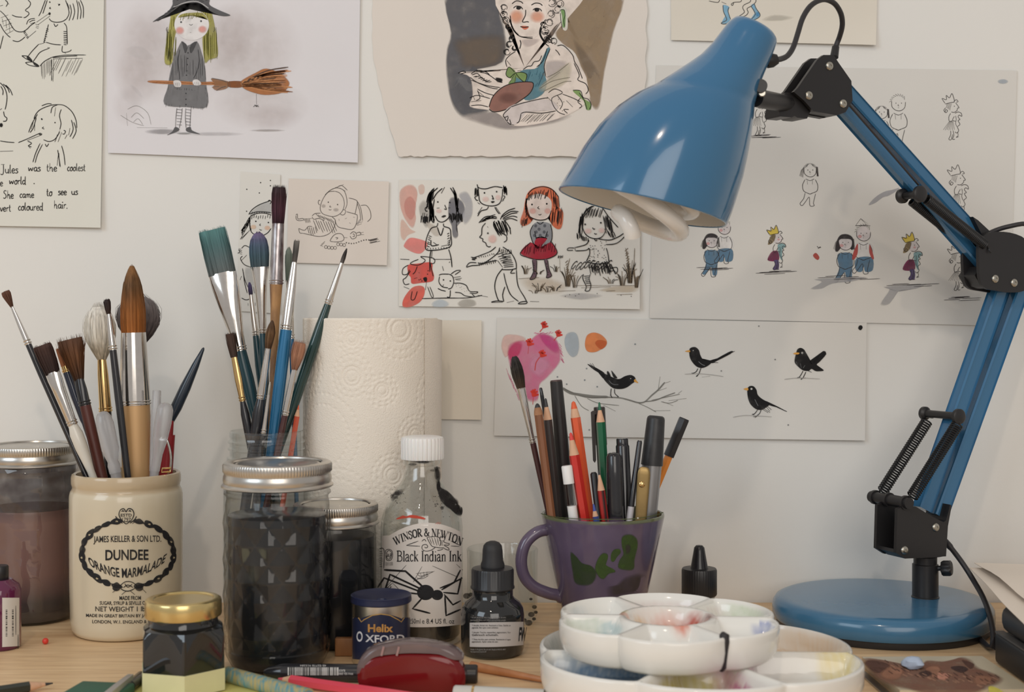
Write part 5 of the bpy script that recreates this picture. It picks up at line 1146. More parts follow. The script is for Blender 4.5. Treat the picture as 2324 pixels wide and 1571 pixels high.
ct.H(600, 1420, 1250, 1500, 40, 24, 16, 2.2, (*b2, .7), jit=30).H(700, 1440, 1250, 1520, 30, 26, 12, 2, (*C(176, 136, 112), .7), jit=30)
ct.build('cat_painting', tile, 'brown painted cat face')
yl = Draw(Flat((0, 0, tz), (0, 0, 1)), (1720, 900), .42716); yl.e = .3; yl.W('1222,1545 1250,1540 1300,1565 1310,1590 1240,1585', C(206, 196, 90), 1, .1); yl.build('yellow_spot', tile, 'yellow paint spot')
pb = T(2072, 1517, tz); put = MB().lathe([(0, 0), (5, .2), (6.6, 1.6), (7.1, 3.2), (6.2, 5.4), (3.6, 7), (0, 7.4)], 24, (pb.x, pb.y, tz+.3), lambda r, z, t: r*(1+.10*math.sin(2*t+z)+.06*math.sin(5*t))).build('putty_lump', mat('pale_blue_putty', C(172, 186, 206), rough=.6))
tag(rebase(put, (pb.x, pb.y, tz+.3)), 'pale blue lump of putty on the cat coaster', 'putty')
k1, k2 = T(1951, 1524, 1.3), T(2022, 1588, 1.3); kd = (k2-k1).normalized(); kn = Vector((-kd.y, kd.x, 0))
kn_ = MB().prism([k1-kn*1, k1+kn*4, k2+kn*5, k2-kn*1], (0, 0, -1.1)).build('steel_rule', mat('steel_rule_metal', C(150, 148, 146), rough=.3, metal=1)); c = (k1+k2)/2
tag(rebase(kn_, (c.x, c.y, .2)), 'narrow steel rule between the large palette and the coaster', 'ruler')
# black device with papers on the right
dv = thing('electronic_device', 'black flat device at the right edge under loose paper', 'device', (490, 830, 0))
MB().box((489, 828, 11), (304, 254, 21.6), bev=3).build('body', mat('matte_black', C(36, 35, 36), rough=.5), dv)
MB().box((490, 829, 32), (300, 250, 19), bev=7).build('lid', mat('dark_grey_plastic', C(52, 50, 50), rough=.45), dv)
MB().box((340, 828, 22.2), (6, 250, 1.2)).build('seam_strip', mat('grey_strip', C(84, 82, 80), rough=.4), dv)
def sheet3(p0, ang, z, label, curl, tone):
    e = Vector((math.cos(ang), math.sin(ang), 0)); f = Vector((math.sin(ang), -math.cos(ang), 0)); p0 = Vector((*p0, z)); vs_, fs = [], []; n = 12
    for i in range(n+1):
        for j in range(n+1):
            w = p0+e*(210*i/n)+f*(297*j/n); w.z = z+curl*(1-i/n)**3*(.3+.7*math.sin(j*.55)**2); vs_.append(w)
    for i in range(n):
        for j in range(n): fs.append((i*(n+1)+j, (i+1)*(n+1)+j, (i+1)*(n+1)+j+1, i*(n+1)+j+1))
    m_ = MB().add(vs_, fs); m_.add([Vector(v)-Vector((0, 0, .3)) for v in vs_], [tuple(reversed(f_)) for f_ in fs])
    o = m_.build('paper_sheet', mat('loose_paper', C(222, 210, 196), rough=.8)); c = sum((Vector(v) for v in vs_), Vector())/len(vs_)
    return tag(rebase(o, (c.x, c.y, z-.3)), label, 'paper')
sheet3((362, 1082), math.radians(-9), 42.4, 'cream paper sheet lying lowest on the black device', 1.5, 0)
sheet3((368, 1088), math.radians(-5), 44.4, 'cream paper sheet lying on top of the black device', 4, 1)
# ================================================================ drawings pinned on the wall
def sheet(label, tl, tr, br, bl, col=(216, 214, 208), base=.8, curl=2.2, name='drawing_sheet', cat='drawing', edge=None, n=18, tone=None):
    x0, x1, y0, y1 = min(tl[0], bl[0]), max(tr[0], br[0]), min(tl[1], tr[1]), max(bl[1], br[1])
    def lift(x, y):
        u, v = (x-x0)/(x1-x0), (y-y0)/(y1-y0)
        return base+curl*(max(0, (v-.55)/.45)**2*(.5+.5*max(0, min(1, u)))+.35*max(0, (u-.75)/.25)**2)
    s = Plane(WALL, lift)
    def q(u, v):
        p = [(tl[k]*(1-u)+tr[k]*u)*(1-v)+(bl[k]*(1-u)+br[k]*u)*v for k in (0, 1)]
        return edge(u, v, p) if edge else p
    vs_, fs = [], []
    for k, e in ((0, 0.0), (1, -.35)):
        for i in range(n+1):
            for j in range(n+1): vs_.append(s.at(*q(i/n, j/n), e))
    m = n+1
    for i in range(n):
        for j in range(n):
            a = (i*m+j, (i+1)*m+j, (i+1)*m+j+1, i*m+j+1); fs.append(a); fs.append(tuple(reversed([t+m*m for t in a])))
    rim = [i*m for i in range(m)]+[n*m+j for j in range(1, m)]+[i*m+n for i in range(n-1, -1, -1)]+[j for j in range(n-1, 0, -1)]
    for a, b in zip(rim, rim[1:]+rim[:1]): fs.append((a, a+m*m, b+m*m, b))
    o = MB().add(vs_, fs).build(name, mat('paper_%d_%d_%d' % col, C(*col), rough=.85, spec=.12, var=.015, vs=18, bump=.05, bs=500), angle=30)
    c = s.at((bl[0]+br[0])/2, max(bl[1], br[1]), 0)
    rebase(o, (c.x, WALL-.4, c.z)); tag(o, label, cat); return o, s
GR = (*C(96, 94, 92, k=1), .75); GRL = (*C(140, 138, 134, k=1), .6)
# ---- 1 whistle drawings with handwriting
o1, s1 = sheet('tall ink drawing of whistling children with a handwritten caption', (-60, -60), (237, -60), (228, 517), (-60, 512), (212, 211, 202), base=1.6, curl=2.5)
k = .33735
d = Draw(s1, (0, 0), k)
d.L('188,0 205,20 197,45 172,66 178,76 190,82 194,96 172,116 158,118; 80,100 108,112 150,116; 0,40 20,35; 35,0 52,20 40,45; 45,10 60,30', 1.9)
d.L('0,72 30,100 60,142 86,188 112,210 150,214 182,196 205,172 238,150; 0,160 22,202 50,236 70,252; 84,272 120,280 150,264 168,248; 185,256 242,208; 0,330 12,280 22,240', 1.9)
d.L('5,120 55,100; 12,145 70,128; 22,175 80,155; 35,205 88,180; 48,228 90,205; 15,125 22,165; 40,140 44,190;60,150 66,215', 1.5).H(158, 220, 182, 262, 6, 12, -14, 1.5, jit=2)
d.L('178,165 188,140 205,128 235,124; 196,150 218,138 236,136; 205,160 235,150; 238,162 262,168; 242,174 262,182; 240,184 258,192; 245,150 325,94; 256,166 338,106', 1.7).O(333, 92, 9, 10, INK[:3], 1, .2)
d.build('whistling_boy_drawing', o1)
d = Draw(s1, (0, 0), k)
d.L('305,0 290,40 275,80 260,108; 318,0 300,55 288,92; 440,0 458,50 464,92 446,130; 470,30 480,80 464,140; 490,22 502,80 488,136; 515,0 526,60 520,132; 540,0 560,50 560,122; 528,10 545,70 540,128; 452,20 468,60; 330,124 346,142 380,150 420,144 446,128; 340,48 333,56 343,58; 362,158 374,178 390,164', 1.9)
d.dots('400,30 335,15 396,34', 1.6).L('388,26 404,28; 330,8 340,14', 1.4)
d.L('430,154 446,176 450,212 453,300; 326,164 312,220 296,288; 308,284 360,298 410,302; 296,290 255,300; 420,308 418,346 440,352 470,344 480,334; 430,352 444,360; 260,298 216,344 188,380; 332,324 272,350 240,390 222,416; 336,322 318,320; 146,375 190,380 216,412 176,396 146,375; 170,421 222,418 262,447 200,440 170,421; 268,445 300,412 350,385', 1.9)
d.H(312, 192, 290, 280, 8, 16, 6, 1.7, jit=1).H(426, 212, 428, 300, 8, 24, 2, 1.7, jit=1).W('185,378 214,410 200,410 178,390', INK[:3], .9, .1).W('222,418 262,447 232,440', INK[:3], .9, .1)
d.L('350,384 440,371 578,370; 352,388 450,379 520,376; 355,396 556,392; 349,400 346,545; 362,398 356,548; 343,405 350,540', 1.8).H(275, 432, 345, 395, 9, 4, 95, 1.2, GR).H(385, 398, 560, 396, 12, -45, 95, 1.2, GR, jit=12)
d.build('girl_on_box_drawing', o1)
d = Draw(s1, (0, 0), k)
d.L('0,556 30,590 46,640 44,692 34,738; 24,750 30,780 46,795 40,814 20,816; 38,572 68,604 84,642; 20,565 50,592 64,625; 5,580 20,610 18,640; 0,740 12,730', 2.0).O(8, 842, 13, 16, INK[:3], 1, .3)
d.L('0,948 50,956 97,959; 0,1019 88,1016; 122,960 180,936 272,894; 182,946 280,908; 186,950 212,964 190,982 212,988; 195,990 205,998', 1.9).O(272, 903, 14, 9, INK[:3], .9, .3)
d.L('228,800 240,770 270,738 330,712 380,704 432,710 482,750 510,806 517,862; 280,712 320,698 348,700; 252,768 216,830 192,892; 244,790 224,860 202,892; 234,820 232,880; 226,810 210,870; 342,762 352,722 386,706; 366,782 374,722; 412,735 400,778 410,830 402,872; 480,806 492,870 470,922; 496,822 512,880 488,934; 470,862 462,910; 452,906 436,934; 428,876 440,884 432,902 420,900; 402,878 368,956; 386,905 372,950; 415,890 390,955; 292,940 330,952 370,936 402,888', 1.9)
d.dots('280,800 370,825 282,803', 1.7).L('294,854 284,862 298,868', 1.8)
d.L('270,964 240,1030 221,1092; 286,970 252,1040 236,1096; 414,980 430,1040 438,1112; 388,1008 396,1060 406,1124; 392,1040 384,1114; 396,1030 400,1120; 304,968 314,986 328,966', 1.9)
d.build('girl_with_whistle_drawing', o1)
HW = {'J': (1.1, '0.2,2 1,2; 0.75,2 0.75,0.2 0.5,-0.35 0.1,-0.2'), 'u': (.95, '0.1,1 0.12,0.3 0.4,0.02 0.7,0.3 0.75,1; 0.75,1 0.75,0.1 0.95,0'), 'l': (.5, '0.2,2 0.15,0.3 0.4,0'), 'e': (.8, '0.12,0.5 0.65,0.6 0.5,1 0.2,0.9 0.08,0.4 0.3,0 0.75,0.15'),
      's': (.7, '0.65,0.9 0.3,1 0.15,0.75 0.5,0.45 0.55,0.15 0.2,0 0.02,0.12'), 'w': (1.25, '0.05,1 0.2,0.1 0.55,0.75 0.8,0.1 1.1,1'), 'a': (.95, '0.7,0.9 0.35,1 0.08,0.5 0.3,0 0.68,0.4 0.74,1 0.72,0.1 0.95,0.05'), 't': (.6, '0.25,1.7 0.22,0.2 0.55,0.02; 0,1.05 0.55,1.1'),
      'h': (.95, '0.15,2 0.12,0; 0.12,0.5 0.4,1 0.65,0.7 0.68,0 0.85,0.05'), 'c': (.7, '0.65,0.85 0.35,1 0.08,0.5 0.25,0.02 0.65,0.15'), 'o': (.85, '0.4,1 0.1,0.6 0.2,0.05 0.6,0.1 0.7,0.7 0.4,1 0.85,0.9'), 'r': (.65, '0.12,1 0.15,0; 0.15,0.6 0.35,0.95 0.62,0.9'),
      'd': (.95, '0.65,0.8 0.3,1 0.06,0.45 0.3,0 0.68,0.35; 0.75,2 0.7,0.1 0.9,0'), 'S': (1.0, '0.8,1.8 0.4,1.95 0.15,1.5 0.65,0.9 0.7,0.3 0.3,0 0.02,0.2'), 'm': (1.3, '0.1,1 0.1,0; 0.1,0.6 0.35,1 0.5,0.7 0.5,0; 0.5,0.6 0.8,1 1.0,0.7 1.0,0.1 1.25,0'), 'v': (.8, '0.05,1 0.35,0 0.7,1'), 'i': (.4, '0.15,1 0.15,0.1 0.35,0; 0.17,1.5'), '.': (.4, '0.15,0.02'), ' ': (.7, '')}
d = Draw(s1, (0, 0), k)
for word, x, y, h, sx in [('Jules', 0, 1165, 29, 1.05), ('was', 190, 1152, 26, 1.12), ('the', 312, 1152, 27, 1.15), ('coolest', 452, 1150, 26, .95), ('e', 0, 1252, 26, 1), ('world', 62, 1240, 27, 1.0), ('.', 225, 1236, 27, 1), ('She', 22, 1335, 27, .95), ('came', 132, 1330, 25, 1.05), ('to', 312, 1318, 28, 1.0), ('see', 390, 1312, 26, 1.0), ('us', 480, 1310, 25, 1.1), ('vert', 0, 1422, 26, 1.0), ('coloured', 122, 1415, 27, 1.0), ('hair.', 362, 1402, 27, 1.05)]:
    for ch in word:
        w, st = HW[ch]
        for t in st.split(';'):
            if t.strip(): d.L(' '.join('%f,%f' % (x+float(p.split(',')[0])*h*sx, y-float(p.split(',')[1])*h) for p in t.split()), 1.9)
        x += w*h*sx
d.build('handwriting', o1)

# ---- 2 witch with a broom
o2, s2 = sheet('watercolour of a little witch in grey holding a broom', (240, -60), (818, -60), (812, 369), (245, 347), (213, 211, 214), base=1.0, curl=3.0)
k = .26678; O_ = (220, 0)
d = Draw(s2, O_, k); wg, wr = C(196, 186, 182), C(188, 174, 172)
for x, y, rx, ry, c, a in [(400, 500, 300, 420, wg, .55), (330, 650, 190, 260, wr, .4), (1300, 400, 460, 420, wg, .55), (1400, 900, 420, 220, wg, .6), (1150, 300, 200, 300, wr, .35), (420, 250, 240, 260, wr, .3), (1500, 1000, 260, 120, wr, .35), (900, 500, 700, 500, wg, .3), (260, 900, 140, 180, wr, .35)]: d.O(x, y, rx, ry, c, a*.36, .55)
d.O(560, 1120, 160, 26, C(160, 158, 160), .7, .5).O(1450, 1110, 160, 12, C(176, 170, 168), .6, .5).O(1000, 1140, 260, 20, C(190, 188, 190), .5, .6)
d.L('200,980 300,1040 400,1070; 250,960 260,1070; 260,930 340,900 430,960 460,1060; 290,1000 340,960 400,1010; 340,1085 600,1088; 310,1040 350,1010 390,1060', 1.2, GRL)
d.build('background_wash', o2, 'pale grey and mauve wash')
d = Draw(s2, O_, k); HG = C(160, 156, 92); DG = C(92, 92, 94); DG2 = C(118, 118, 120)
d.W('640,60 700,40 760,160 680,260 650,400 640,540 580,550 575,450 600,300 620,180', HG, .95, .06).W('880,40 960,60 1000,200 1020,330 1030,480 960,510 920,540 900,420 900,300 950,200', HG, .9, .06).W('640,120 700,50 800,25 900,40 960,90 970,190 900,120 800,110 720,140 660,200', HG, .95, .05)
d.H(640, 130, 940, 100, 26, -4, 90, 1.3, (*C(112, 108, 40), .8), jit=30).H(590, 260, 660, 300, 14, -10, 230, 1.4, (*C(104, 104, 40), .8), jit=40).H(900, 280, 1010, 260, 16, 4, 210, 1.4, (*C(110, 110, 46), .8), jit=40).H(600, 420, 660, 440, 7, -8, 100, 1.4, (*C(96, 96, 70), .8), jit=30)
d.O(806, 210, 150, 135, C(218, 216, 216), 1, .03).W('690,150 720,120 800,108 900,112 945,170 900,140 800,130 730,140', HG, .95, .04).H(720, 120, 900, 100, 14, -6, 44, 1.3, (*C(110, 106, 40), .8), jit=14)
d.O(705, 260, 42, 38, C(222, 160, 152), .8, .6).O(898, 250, 42, 36, C(222, 160, 152), .8, .6).dots('716,188 886,180', 2.4, (*DG, 1)).L('785,205 800,215 815,205; 790,275 802,277', 1.4, GR).L('600,230 590,250 600,275 615,275; 995,230 1005,250 990,270', 1.4, GR)
d.W('470,190 520,150 600,100 640,40 670,-20 940,-20 960,40 1040,85 1140,130 1060,136 960,90 880,30 800,24 720,40 650,90 560,150', DG, .95, .03).H(500, 180, 660, 60, 14, 40, -20, 1.6, (*C(64, 64, 66), .7), jit=10).H(680, 0, 920, 10, 14, 30, -12, 1.6, (*C(64, 64, 66), .6), jit=14).L('650,60 760,20 860,15 950,70', 2.2, (*C(190, 190, 190), .8))
d.build('witch_head_drawing', o2)
d = Draw(s2, O_, k)
d.W('720,350 770,385 850,350 890,440 920,560 930,700 940,910 760,915 570,890 600,740 620,620 660,480', DG2, .95, .03).H(590, 880, 930, 900, 30, 10, -140, 1.5, (*DG, .6), jit=40).H(650, 520, 900, 520, 22, 2, 150, 1.4, (*DG, .5), jit=60)
d.L('705,420 690,520 700,620 705,690; 860,420 870,520 850,610 820,670; 720,350 740,400 752,450 770,400; 850,350 830,400 800,450 790,400; 640,600 620,690; 915,560 925,680', 1.8, (*C(70, 70, 72), .9)).W('725,360 765,385 750,450', C(80, 80, 82), 1, .03).W('845,355 795,385 805,450', C(80, 80, 82), 1, .03)
d.dots('775,450 772,497 768,550 765,603 762,640 757,795 757,845 757,890', 1.7, (*C(60, 60, 62), 1))
d.L('680,920 672,1000 668,1090; 725,920 718,1000 700,1090; 755,920 752,1000 758,1090; 800,920 795,1000 790,1085', 1.6, GR)
for y in range(930, 1080, 26): d.L('678,%d 722,%d; 756,%d 798,%d' % (y, y+4, y, y+6), 2.2, (*DG, .8))
d.W('665,1080 700,1095 690,1115 630,1140 595,1150 640,1120', DG, 1, .02).W('760,1090 795,1080 810,1110 880,1142 800,1130 760,1115', DG, 1, .02).O(740, 1135, 70, 10, C(150, 150, 150), .7, .4)
d.build('witch_coat_drawing', o2)
d = Draw(s2, O_, k); BRM = C(176, 122, 84); BR2 = C(130, 84, 54)
d.W('448,684 650,688 900,698 1110,690 1110,722 900,722 650,718 450,704', BRM, 1, .03).H(470, 700, 1080, 712, 20, 40, 1, 1.3, (*BR2, .7), jit=4)
d.W('650,690 690,682 715,700 715,735 690,742 660,735', C(214, 212, 212), 1, .05).W('815,685 850,675 880,695 885,720 850,728 820,720', C(214, 212, 212), 1, .05).L('668,705 672,730; 682,705 688,735; 698,705 702,732; 830,700 822,722; 845,700 842,726; 860,700 860,722', 1.3, GR)
d.W('1110,695 1220,690 1240,720 1220,745 1120,740', BR2, 1, .05).W('970,665 1110,690 1110,750 1020,772 980,745 1000,715', C(150, 110, 80), .8, .1).W('1220,690 1340,620 1440,580 1560,620 1620,670 1640,720 1580,790 1430,810 1300,780 1230,740', C(166, 112, 74), .95, .06)
d.H(1235, 715, 1245, 735, 34, 290, 0, 2.0, (*BR2, .85), jit=8)
for i in range(46):
    a = random.uniform(-.55, .32); L_ = random.uniform(260, 400); x0 = 1230+random.uniform(0, 40)
    d.L('%f,%f %f,%f %f,%f' % (x0, 715+a*30, x0+L_*.5, 715+a*L_*.55, x0+L_, 715+a*L_*.9*.8), random.choice((1.5, 2.2, 2.8)), (*random.choice((BR2, C(190, 134, 92), C(90, 74, 66), C(206, 150, 106))), .85))
d.L('1125,690 1135,745; 1110,690 1115,745; 1225,690 1240,742; 975,665 1050,680 1105,700; 975,740 1040,735; 1015,772 1060,745 1100,735; 1355,800 1357,890; 1330,910 1350,895 1378,910; 1340,890 1355,905 1372,892', 1.6, GR).dots('1356,902', 2, GR)
d.build('broom_drawing', o2)

# ---- 3 portrait on torn paper
def torn(u, v, p):
    x, y = p
    if v > .96: y += 1.2*math.sin(u*61)+1.0*math.sin(u*137)
    x += 60*max(0, (v-.4)/.6)**1.3*(1-u)**6+(1.0*math.sin(v*50) if u < .02 else 0)
    if u > .97: x += 2*math.sin(v*37)
    return (x, y)
o3, s3 = sheet('watercolour portrait of a lady in a blue dress on torn cream paper', (845, -60), (1469, -60), (1463, 355), (845, 355), (214, 207, 199), base=1.0, curl=3.0, edge=torn, n=48)
k = .2926; O_ = (820, 0); d = Draw(s3, O_, k); g1, g2, g3, g4 = C(96, 96, 100), C(124, 110, 96), C(150, 130, 106), C(150, 142, 140)
d.W('665,-60 1080,-60 1080,100 1120,250 1100,480 840,560 860,700 1000,720 1000,860 860,905 760,900 690,780 655,560 660,380 690,250', g1, .9, .08).W('720,300 1100,260 1130,420 1060,520 800,540 740,440', g2, .6, .4).W('700,560 860,600 1000,720 960,850 860,890 740,800', C(120, 120, 122), .7, .3)
d.W('1420,-60 2010,-60 1960,250 1890,560 1850,830 1790,830 1740,640 1660,420 1560,340 1500,250 1580,100', g3, .85, .08).W('1600,0 1950,-20 1880,300 1740,420 1620,300', C(168, 148, 122), .5, .4).W('1640,300 1760,420 1860,600 1800,700 1700,500', g2, .4, .4)
d.W('760,900 980,860 1120,900 1500,860 1640,900 1500,960 1260,1000 1100,1010 900,960', g4, .7, .25)
d.build('background_wash', o3, 'dark grey and brown wash')
d = Draw(s3, O_, k); SK = C(222, 210, 200)
d.W('1080,-40 1700,-40 1600,120 1480,230 1500,340 1640,420 1760,620 1780,760 1640,880 1400,960 1180,980 1080,900 1000,860 840,830 860,740 840,600 760,560 1080,540 1130,400 1180,250 1090,130', SK, 1, .01)
d.W('1150,60 1250,10 1400,10 1440,100 1420,200 1340,300 1260,290 1190,230 1150,150', C(226, 214, 204), 1, .03).O(1205, 130, 62, 62, C(222, 160, 130), .75, .6).O(1365, 130, 62, 52, C(224, 164, 138), .75, .6).W('1230,310 1380,300 1360,340 1280,370', C(196, 184, 180), .6, .4).W('1235,205 1270,200 1300,212 1268,232', C(206, 116, 92), 1, .1)
d.O(1220, 62, 20, 14, INK[:3], .95, .1).O(1362, 78, 20, 14, INK[:3], .95, .1).L('1180,64 1200,48 1235,52 1252,72; 1330,78 1355,64 1385,70 1400,88; 1168,30 1200,8 1235,12 1255,28; 1318,40 1350,24 1385,28 1405,44', 2.2).L('1275,75 1272,120 1250,165 1262,172 1285,168 1300,172; 1232,206 1265,212 1298,206; 1155,120 1165,190 1195,250 1240,285 1330,298; 1430,150 1390,215 1385,270 1420,330 1455,360; 1230,310 1238,340 1228,380; 1240,285 1330,288', 2.2).L('1150,150 1180,230 1220,275;1395,210 1390,270 1430,335', 3.4)
for x, y, r in [(1105, 60, 26), (1110, 110, 28), (1120, 160, 30), (1140, 205, 22), (1170, 300, 24), (1150, 345, 26), (1190, 370, 24), (1130, 400, 26), (1480, 20, 32), (1520, 70, 34), (1470, 110, 30), (1460, 170, 30), (1430, 240, 34), (1450, 300, 32), (1490, 320, 26), (1540, 30, 30), (1410, 190, 20)]:
    for q in range(3): a = random.uniform(0, 6); d.L(' '.join('%f,%f' % (x+r*(1-.22*q)*math.cos(a+t*.7), y+r*(1-.22*q)*math.sin(a+t*.7)) for t in range(6)), 1.4)
d.H(1400, 200, 1450, 320, 12, 30, 10, 1.6, jit=10).H(1085, 80, 1130, 190, 10, 24, 16, 1.4, jit=8)
d.W('1535,75 1590,65 1600,220 1560,222', C(206, 202, 192), 1, .02).W('1548,80 1575,75 1585,130 1580,210 1560,205 1558,130', C(120, 152, 100), 1, .05).L('1540,90 1550,75 1575,80 1580,120 1570,160 1580,210; 1545,100 1548,160 1560,225', 1.5)
d.build('lady_head_drawing', o3)
d = Draw(s3, O_, k); BL = C(92, 130, 142)
d.W('1440,375 1465,380 1420,480 1420,560 1440,650 1400,740 1270,780 1190,640 1200,580 1260,540 1370,520', BL, .95, .04).H(1280, 560, 1420, 560, 14, -60, 150, 1.4, (*C(64, 100, 116), .8), jit=20).W('1420,480 1520,460 1600,480 1560,560 1470,640 1430,600', C(186, 178, 176), .6, .3).W('1370,680 1600,480 1640,520 1600,640 1450,720', C(196, 190, 170), .6, .3)
d.L('1440,375 1410,470 1360,520; 1465,378 1420,500 1430,590; 1505,385 1525,405 1540,430; 1195,400 1150,430 1120,470 1130,520; 1130,470 1160,510; 1255,540 1290,515 1320,510 1340,480 1380,470 1400,430; 1210,550 1240,545', 1.9).L('1520,355 1560,350 1600,380 1640,430 1655,480 1680,520 1700,570 1715,610; 1650,490 1690,580 1680,620 1740,650 1760,700 1740,730', 1.9)
d.L('1440,600 1520,560 1610,490; 1380,690 1480,630 1620,600; 1400,660 1540,560; 1410,710 1560,640 1630,630; 1420,560 1400,620; 1400,570 1440,600', 1.4, (*C(110, 104, 90), .9))
d.W('1120,580 1140,520 1185,540 1200,560 1275,565 1285,600 1265,635 1200,600 1160,610', C(124, 148, 92), 1, .04).W('1170,610 1200,600 1190,640 1140,650', C(118, 142, 92), 1, .05).L('1190,560 1145,520 1122,575 1150,602 1190,570 1240,560 1283,580 1268,634 1230,610 1200,570; 1190,575 1150,640; 1200,580 1190,640', 1.7)
d.W('990,830 1020,750 1090,680 1180,645 1290,635 1335,650 1310,720 1220,790 1120,850 1030,865', C(142, 104, 94), 1, .03).O(1140, 760, 90, 50, C(118, 86, 80), .5, .6).L('990,830 1020,750 1090,680 1180,645 1290,635 1335,650 1310,720 1220,790 1120,850 1030,868 990,845', 2.0)
d.W('1100,880 1180,810 1400,770 1500,790 1520,850 1280,870 1220,950 1180,970 1120,950', C(204, 194, 190), 1, .05).L('1160,830 1250,800 1400,765 1450,760; 1240,880 1280,870 1400,878 1510,860; 1160,830 1105,885 1110,910 1140,900; 1110,910 1130,940 1140,905; 1130,945 1160,965 1150,925; 1165,965 1185,970; 1240,880 1225,940 1205,955', 2.0).H(1290, 890, 1500, 880, 14, -60, 60, 1.2, GR, jit=8)
d.L('1450,720 1500,690 1560,720 1480,760 1490,820 1530,870 1580,890; 1520,740 1560,800 1540,850; 1560,730 1640,760 1700,790; 1590,780 1640,830; 1700,760 1680,790 1710,820 1690,840; 1440,750 1480,790; 1600,880 1570,850 1610,850', 1.7).dots('1520,800 1540,820 1560,860 1530,770 1570,790', 1, INK).W('1640,705 1690,700 1720,760 1780,800 1780,850 1745,850 1740,800 1700,760', C(126, 152, 96), 1, .05).L('1640,700 1700,705 1720,755 1760,770 1782,810 1770,850; 1690,720 1730,780 1750,850', 1.7)
d.L('750,568 790,552 808,562 770,572; 800,565 1080,548; 850,575 900,545 970,560 1000,590; 860,580 900,570 930,600 980,640; 920,560 980,575 1060,630 1095,640; 845,600 900,640 1000,680 1060,690; 850,620 960,660 1080,680; 900,690 960,720 1030,740; 905,710 950,745; 840,760 900,740 1000,765; 850,790 930,780; 850,820 920,815 985,830; 870,750 880,775; 900,700 920,760 890,780', 1.8).W('1040,600 1095,610 1090,640 1050,635', INK[:3], .9, .3).H(860, 590, 980, 640, 12, 30, -8, 1.6, jit=10)
d.build('lady_dress_drawing', o3)

# ---- 4 sheet with blue legs, top right
o4, s4 = sheet('cream sheet above the lamp with a small figure in blue stockings', (1522, -60), (1992, -60), (1988, 102), (1523, 91), (212, 206, 194), base=1.0, curl=3.0)
d = Draw(s4, (1500, 0), .21515); SB = C(128, 172, 198)
d.W('655,50 720,70 710,130 735,205 690,250 635,245 690,215 670,150 655,100', SB, .9, .06).W('950,60 985,40 1010,100 1045,150 1030,190 960,220 940,210 995,150', SB, .95, .06).O(1020, 150, 22, 28, C(90, 148, 190), .8, .4)
d.L('655,55 660,120 690,190 690,215 650,235 635,245 660,255 695,250; 718,75 708,120 735,205; 950,65 995,150 940,212; 985,40 1005,90 1045,150 1030,185 960,222; 860,180 900,160 920,130 910,90 960,60 1000,20 1000,-10; 825,170 870,140 880,120 862,80 880,50 940,20 945,-10; 740,45 770,25 840,18 850,-10; 740,45 755,58 770,25; 640,20 690,42; 505,10 600,25 620,-10', 1.6, (*C(80, 78, 76), 1))
d.W('1060,200 1200,150 1410,180 1300,220 1100,225', C(188, 184, 174), .5, .5)
d.build('blue_legs_drawing', o4)

